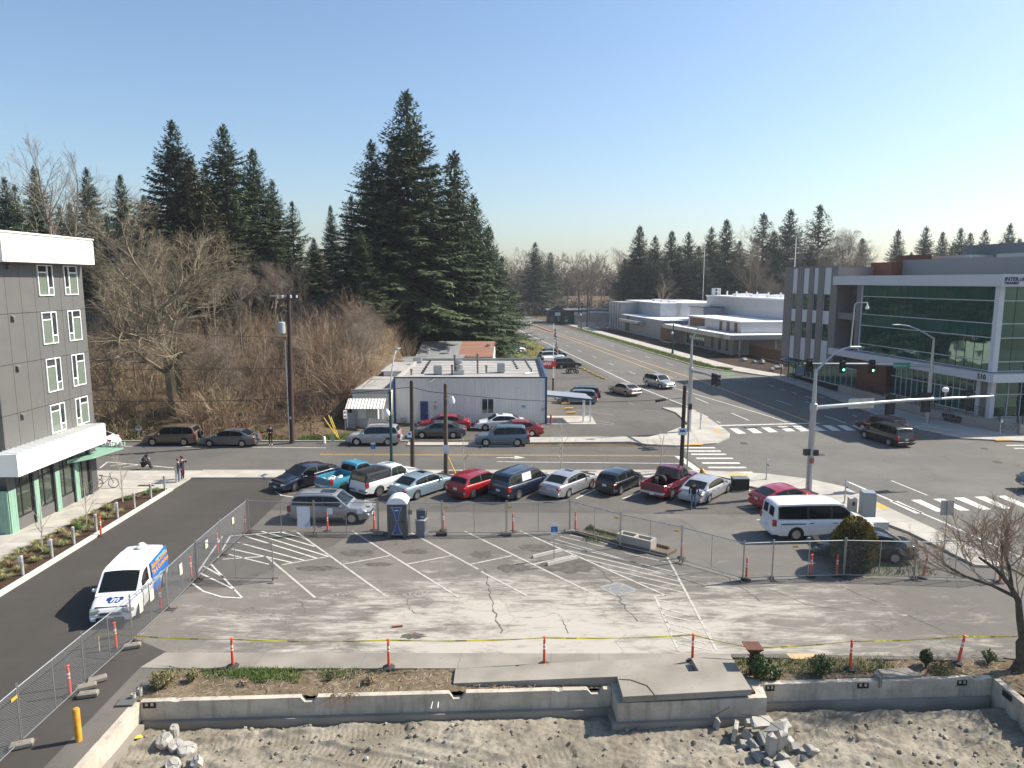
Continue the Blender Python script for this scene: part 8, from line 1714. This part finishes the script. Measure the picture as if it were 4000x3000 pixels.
# golden egg-shaped conifer shrub
gs = thing('golden_shrub','dense golden green egg shaped shrub behind the right fence','shrub',(16.75,33.3,0)); qq = random.Random(2); F = MB(); Fm = MB()
for i in range(5200):
    t = qq.random(); z = .05+2.5*t; rr_ = 1.02*sin(min(1,(.14+.86*t))*pi*.98)**.55*(1-.1*t) if t < .97 else .2; rr_ *= 1+.1*noise.noise(Vector((z*3,i*.0,0)))+.12*noise.noise(Vector((cos(i)*3,sin(i)*3,z*2))); a = i*2.39996
    k = qq.uniform(.86,1.06); p_ = Vector((rr_*k*cos(a),rr_*k*sin(a),z)); d = Vector((cos(a),sin(a),.9)).normalized()+Vector((qq.gauss(0,.3),qq.gauss(0,.3),qq.gauss(0,.3))); d.normalize(); w = d.orthogonal().normalized(); w.rotate(Matrix.Rotation(qq.random()*6.28,3,d)); s = .07*qq.uniform(.7,1.4)
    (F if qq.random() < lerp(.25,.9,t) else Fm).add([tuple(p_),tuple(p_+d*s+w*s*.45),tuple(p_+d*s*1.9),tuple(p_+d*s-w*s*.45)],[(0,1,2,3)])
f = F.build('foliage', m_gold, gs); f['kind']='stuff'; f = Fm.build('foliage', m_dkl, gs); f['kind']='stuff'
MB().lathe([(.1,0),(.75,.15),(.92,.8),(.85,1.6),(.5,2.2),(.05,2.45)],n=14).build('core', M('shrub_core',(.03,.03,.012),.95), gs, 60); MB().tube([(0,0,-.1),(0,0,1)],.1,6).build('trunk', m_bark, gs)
# young street trees
for k,(px,py,ptop,lab) in enumerate(((166,2160,1935,'slim young bare tree nearest in the planting bed'),(340,2054,1855,'slim young bare tree, middle of the planting bed'),(481,1965,1770,'slim young bare tree, farthest in the planting bed'),(2191,1845,1635,'slim young bare tree at the kerb behind the silver sedan'),(2580,1845,1650,'slim young bare tree at the kerb by the dark pole'),(1812,1848,1690,'slim young bare tree at the kerb behind the red crossover'))):
    c = G(px,py); h = A(px,ptop,c[1])[2]; V = bare(200+k, h*.92, .05, S_young, None); r = thing('young_tree', lab, 'tree', (c[0],c[1],.1)); V.build('limbs', M('pale_bark',(.4,.36,.31),.9,var=.2), r)
for k,(x,y,lab) in enumerate(((43.2,112,'young bare shrub tree before the cedar fence, left'),(45.5,106,'young bare shrub tree before the cedar fence, right'))):
    V = bare(300+k, 3.4, .03, S_young, None); r = thing('young_tree', lab, 'tree', (x,y,.02)); V.build('limbs', MC['pale_bark'], r)
for k,(px,py,r_) in enumerate(((2905,1412,.7),(2945,1420,.5),(2975,1422,.8),(3030,1442,.6),(3045,1440,.9),(3015,1450,.5))):
    c = G(px,py); V = MB(); rock(V,(0,0,.2),r_,k+900,(1,.8,.6)); o = V.build('boulder', M('boulder_grey',(.33,.33,.32),.9,var=.2), None, 40); o.location=(c[0],c[1],.1); tag(o,'grey boulder in the bark bed near the bus shelter, %s from the left' % ordw[k],'boulder','boulders of the bark bed')
# ornamental grasses
def tuft(seed, n, h, w):
    qq = random.Random(seed); V = MB()
    for i in range(n):
        a = qq.random()*6.28; L = h*qq.uniform(.7,1.2); d = Vector((cos(a),sin(a),0)); s = Vector((-sin(a),cos(a),0))*w; b = d*qq.random()*.08; m_ = b+d*L*.35+Vector((0,0,L*.62)); e = b+d*L*qq.uniform(.75,1.05)+Vector((0,0,L*qq.uniform(.25,.6))); V.add([tuple(b-s),tuple(b+s),tuple(m_+s),tuple(m_-s),tuple(e)],[(0,1,2,3),(3,2,4)])
    return V
m_og = [leafmat('sedge_gold',(.17,.17,.06),(.36,.34,.16),.7,2), leafmat('sedge_tan',(.16,.11,.06),(.3,.22,.13),.8,2), leafmat('sedge_green',(.06,.12,.03),(.14,.22,.06),.7,2)]
TU = [[tuft(40+i*3+j, 130, .55, .012).mesh('blades', m_og[j]) for i in range(2)] for j in range(3)]
i = 0; cnts = [0,0,0]
for row, x in enumerate((-25.15,-24.55,-23.95)):
    y = 26.5+row*.4; cn_ = -1
    while y < 42.6:
        cn_ += 1; kd = 1 if row == 1 and (i % 3 != 0) else (2 if i % 11 == 5 else 0)
        r = thing('sedge_tuft','%s sedge tuft, %s from the near end of the %s bed row' % (('gold striped','tan dried','bright green')[kd], ordw[cn_], ('walk side','middle','kerb side')[row]), 'grass tuft', (x+rnd.uniform(-.15,.15), y, .08), rnd.random()*6, 'sedge tufts of the planting bed'); s = rnd.uniform(.7,1.0)*(1.0 if kd != 1 else .85); r.scale = (s,s,s)
        link('blades', TU[kd][i%2], r); i += 1; y += rnd.uniform(.95,1.2)
for k,(x,y,kd) in enumerate(((-24.4,44.6,1),(-24.0,45.3,2),(-24.8,44.2,2),(-23.8,46.0,2))):
    r = thing('sedge_tuft','sparse small sedge at the far end of the planting bed, number %s' % ordw[k],'grass tuft',(x,y,.08),rnd.random()*6,'sedge tufts of the planting bed'); r.scale=(.8,.8,.6); link('blades', TU[kd][0], r)

# the air: thin haze round the whole place
hz = MB().box(-760,760,-120,760,-5,75).build('haze', None); hz.data.materials.clear()
m, N, L, P = nmat('haze_air'); N.remove(P); pvn = N.new('ShaderNodeVolumePrincipled'); pvn.inputs['Color'].default_value = (.86,.92,1,1); pvn.inputs['Density'].default_value = .00022; pvn.inputs['Anisotropy'].default_value = .2
L.new(pvn.outputs['Volume'], N['Material Output'].inputs['Volume']); hz.data.materials.append(m); hz['kind'] = 'stuff'; hz['label'] = 'thin pale haze in the air'; hz['category'] = 'haze'
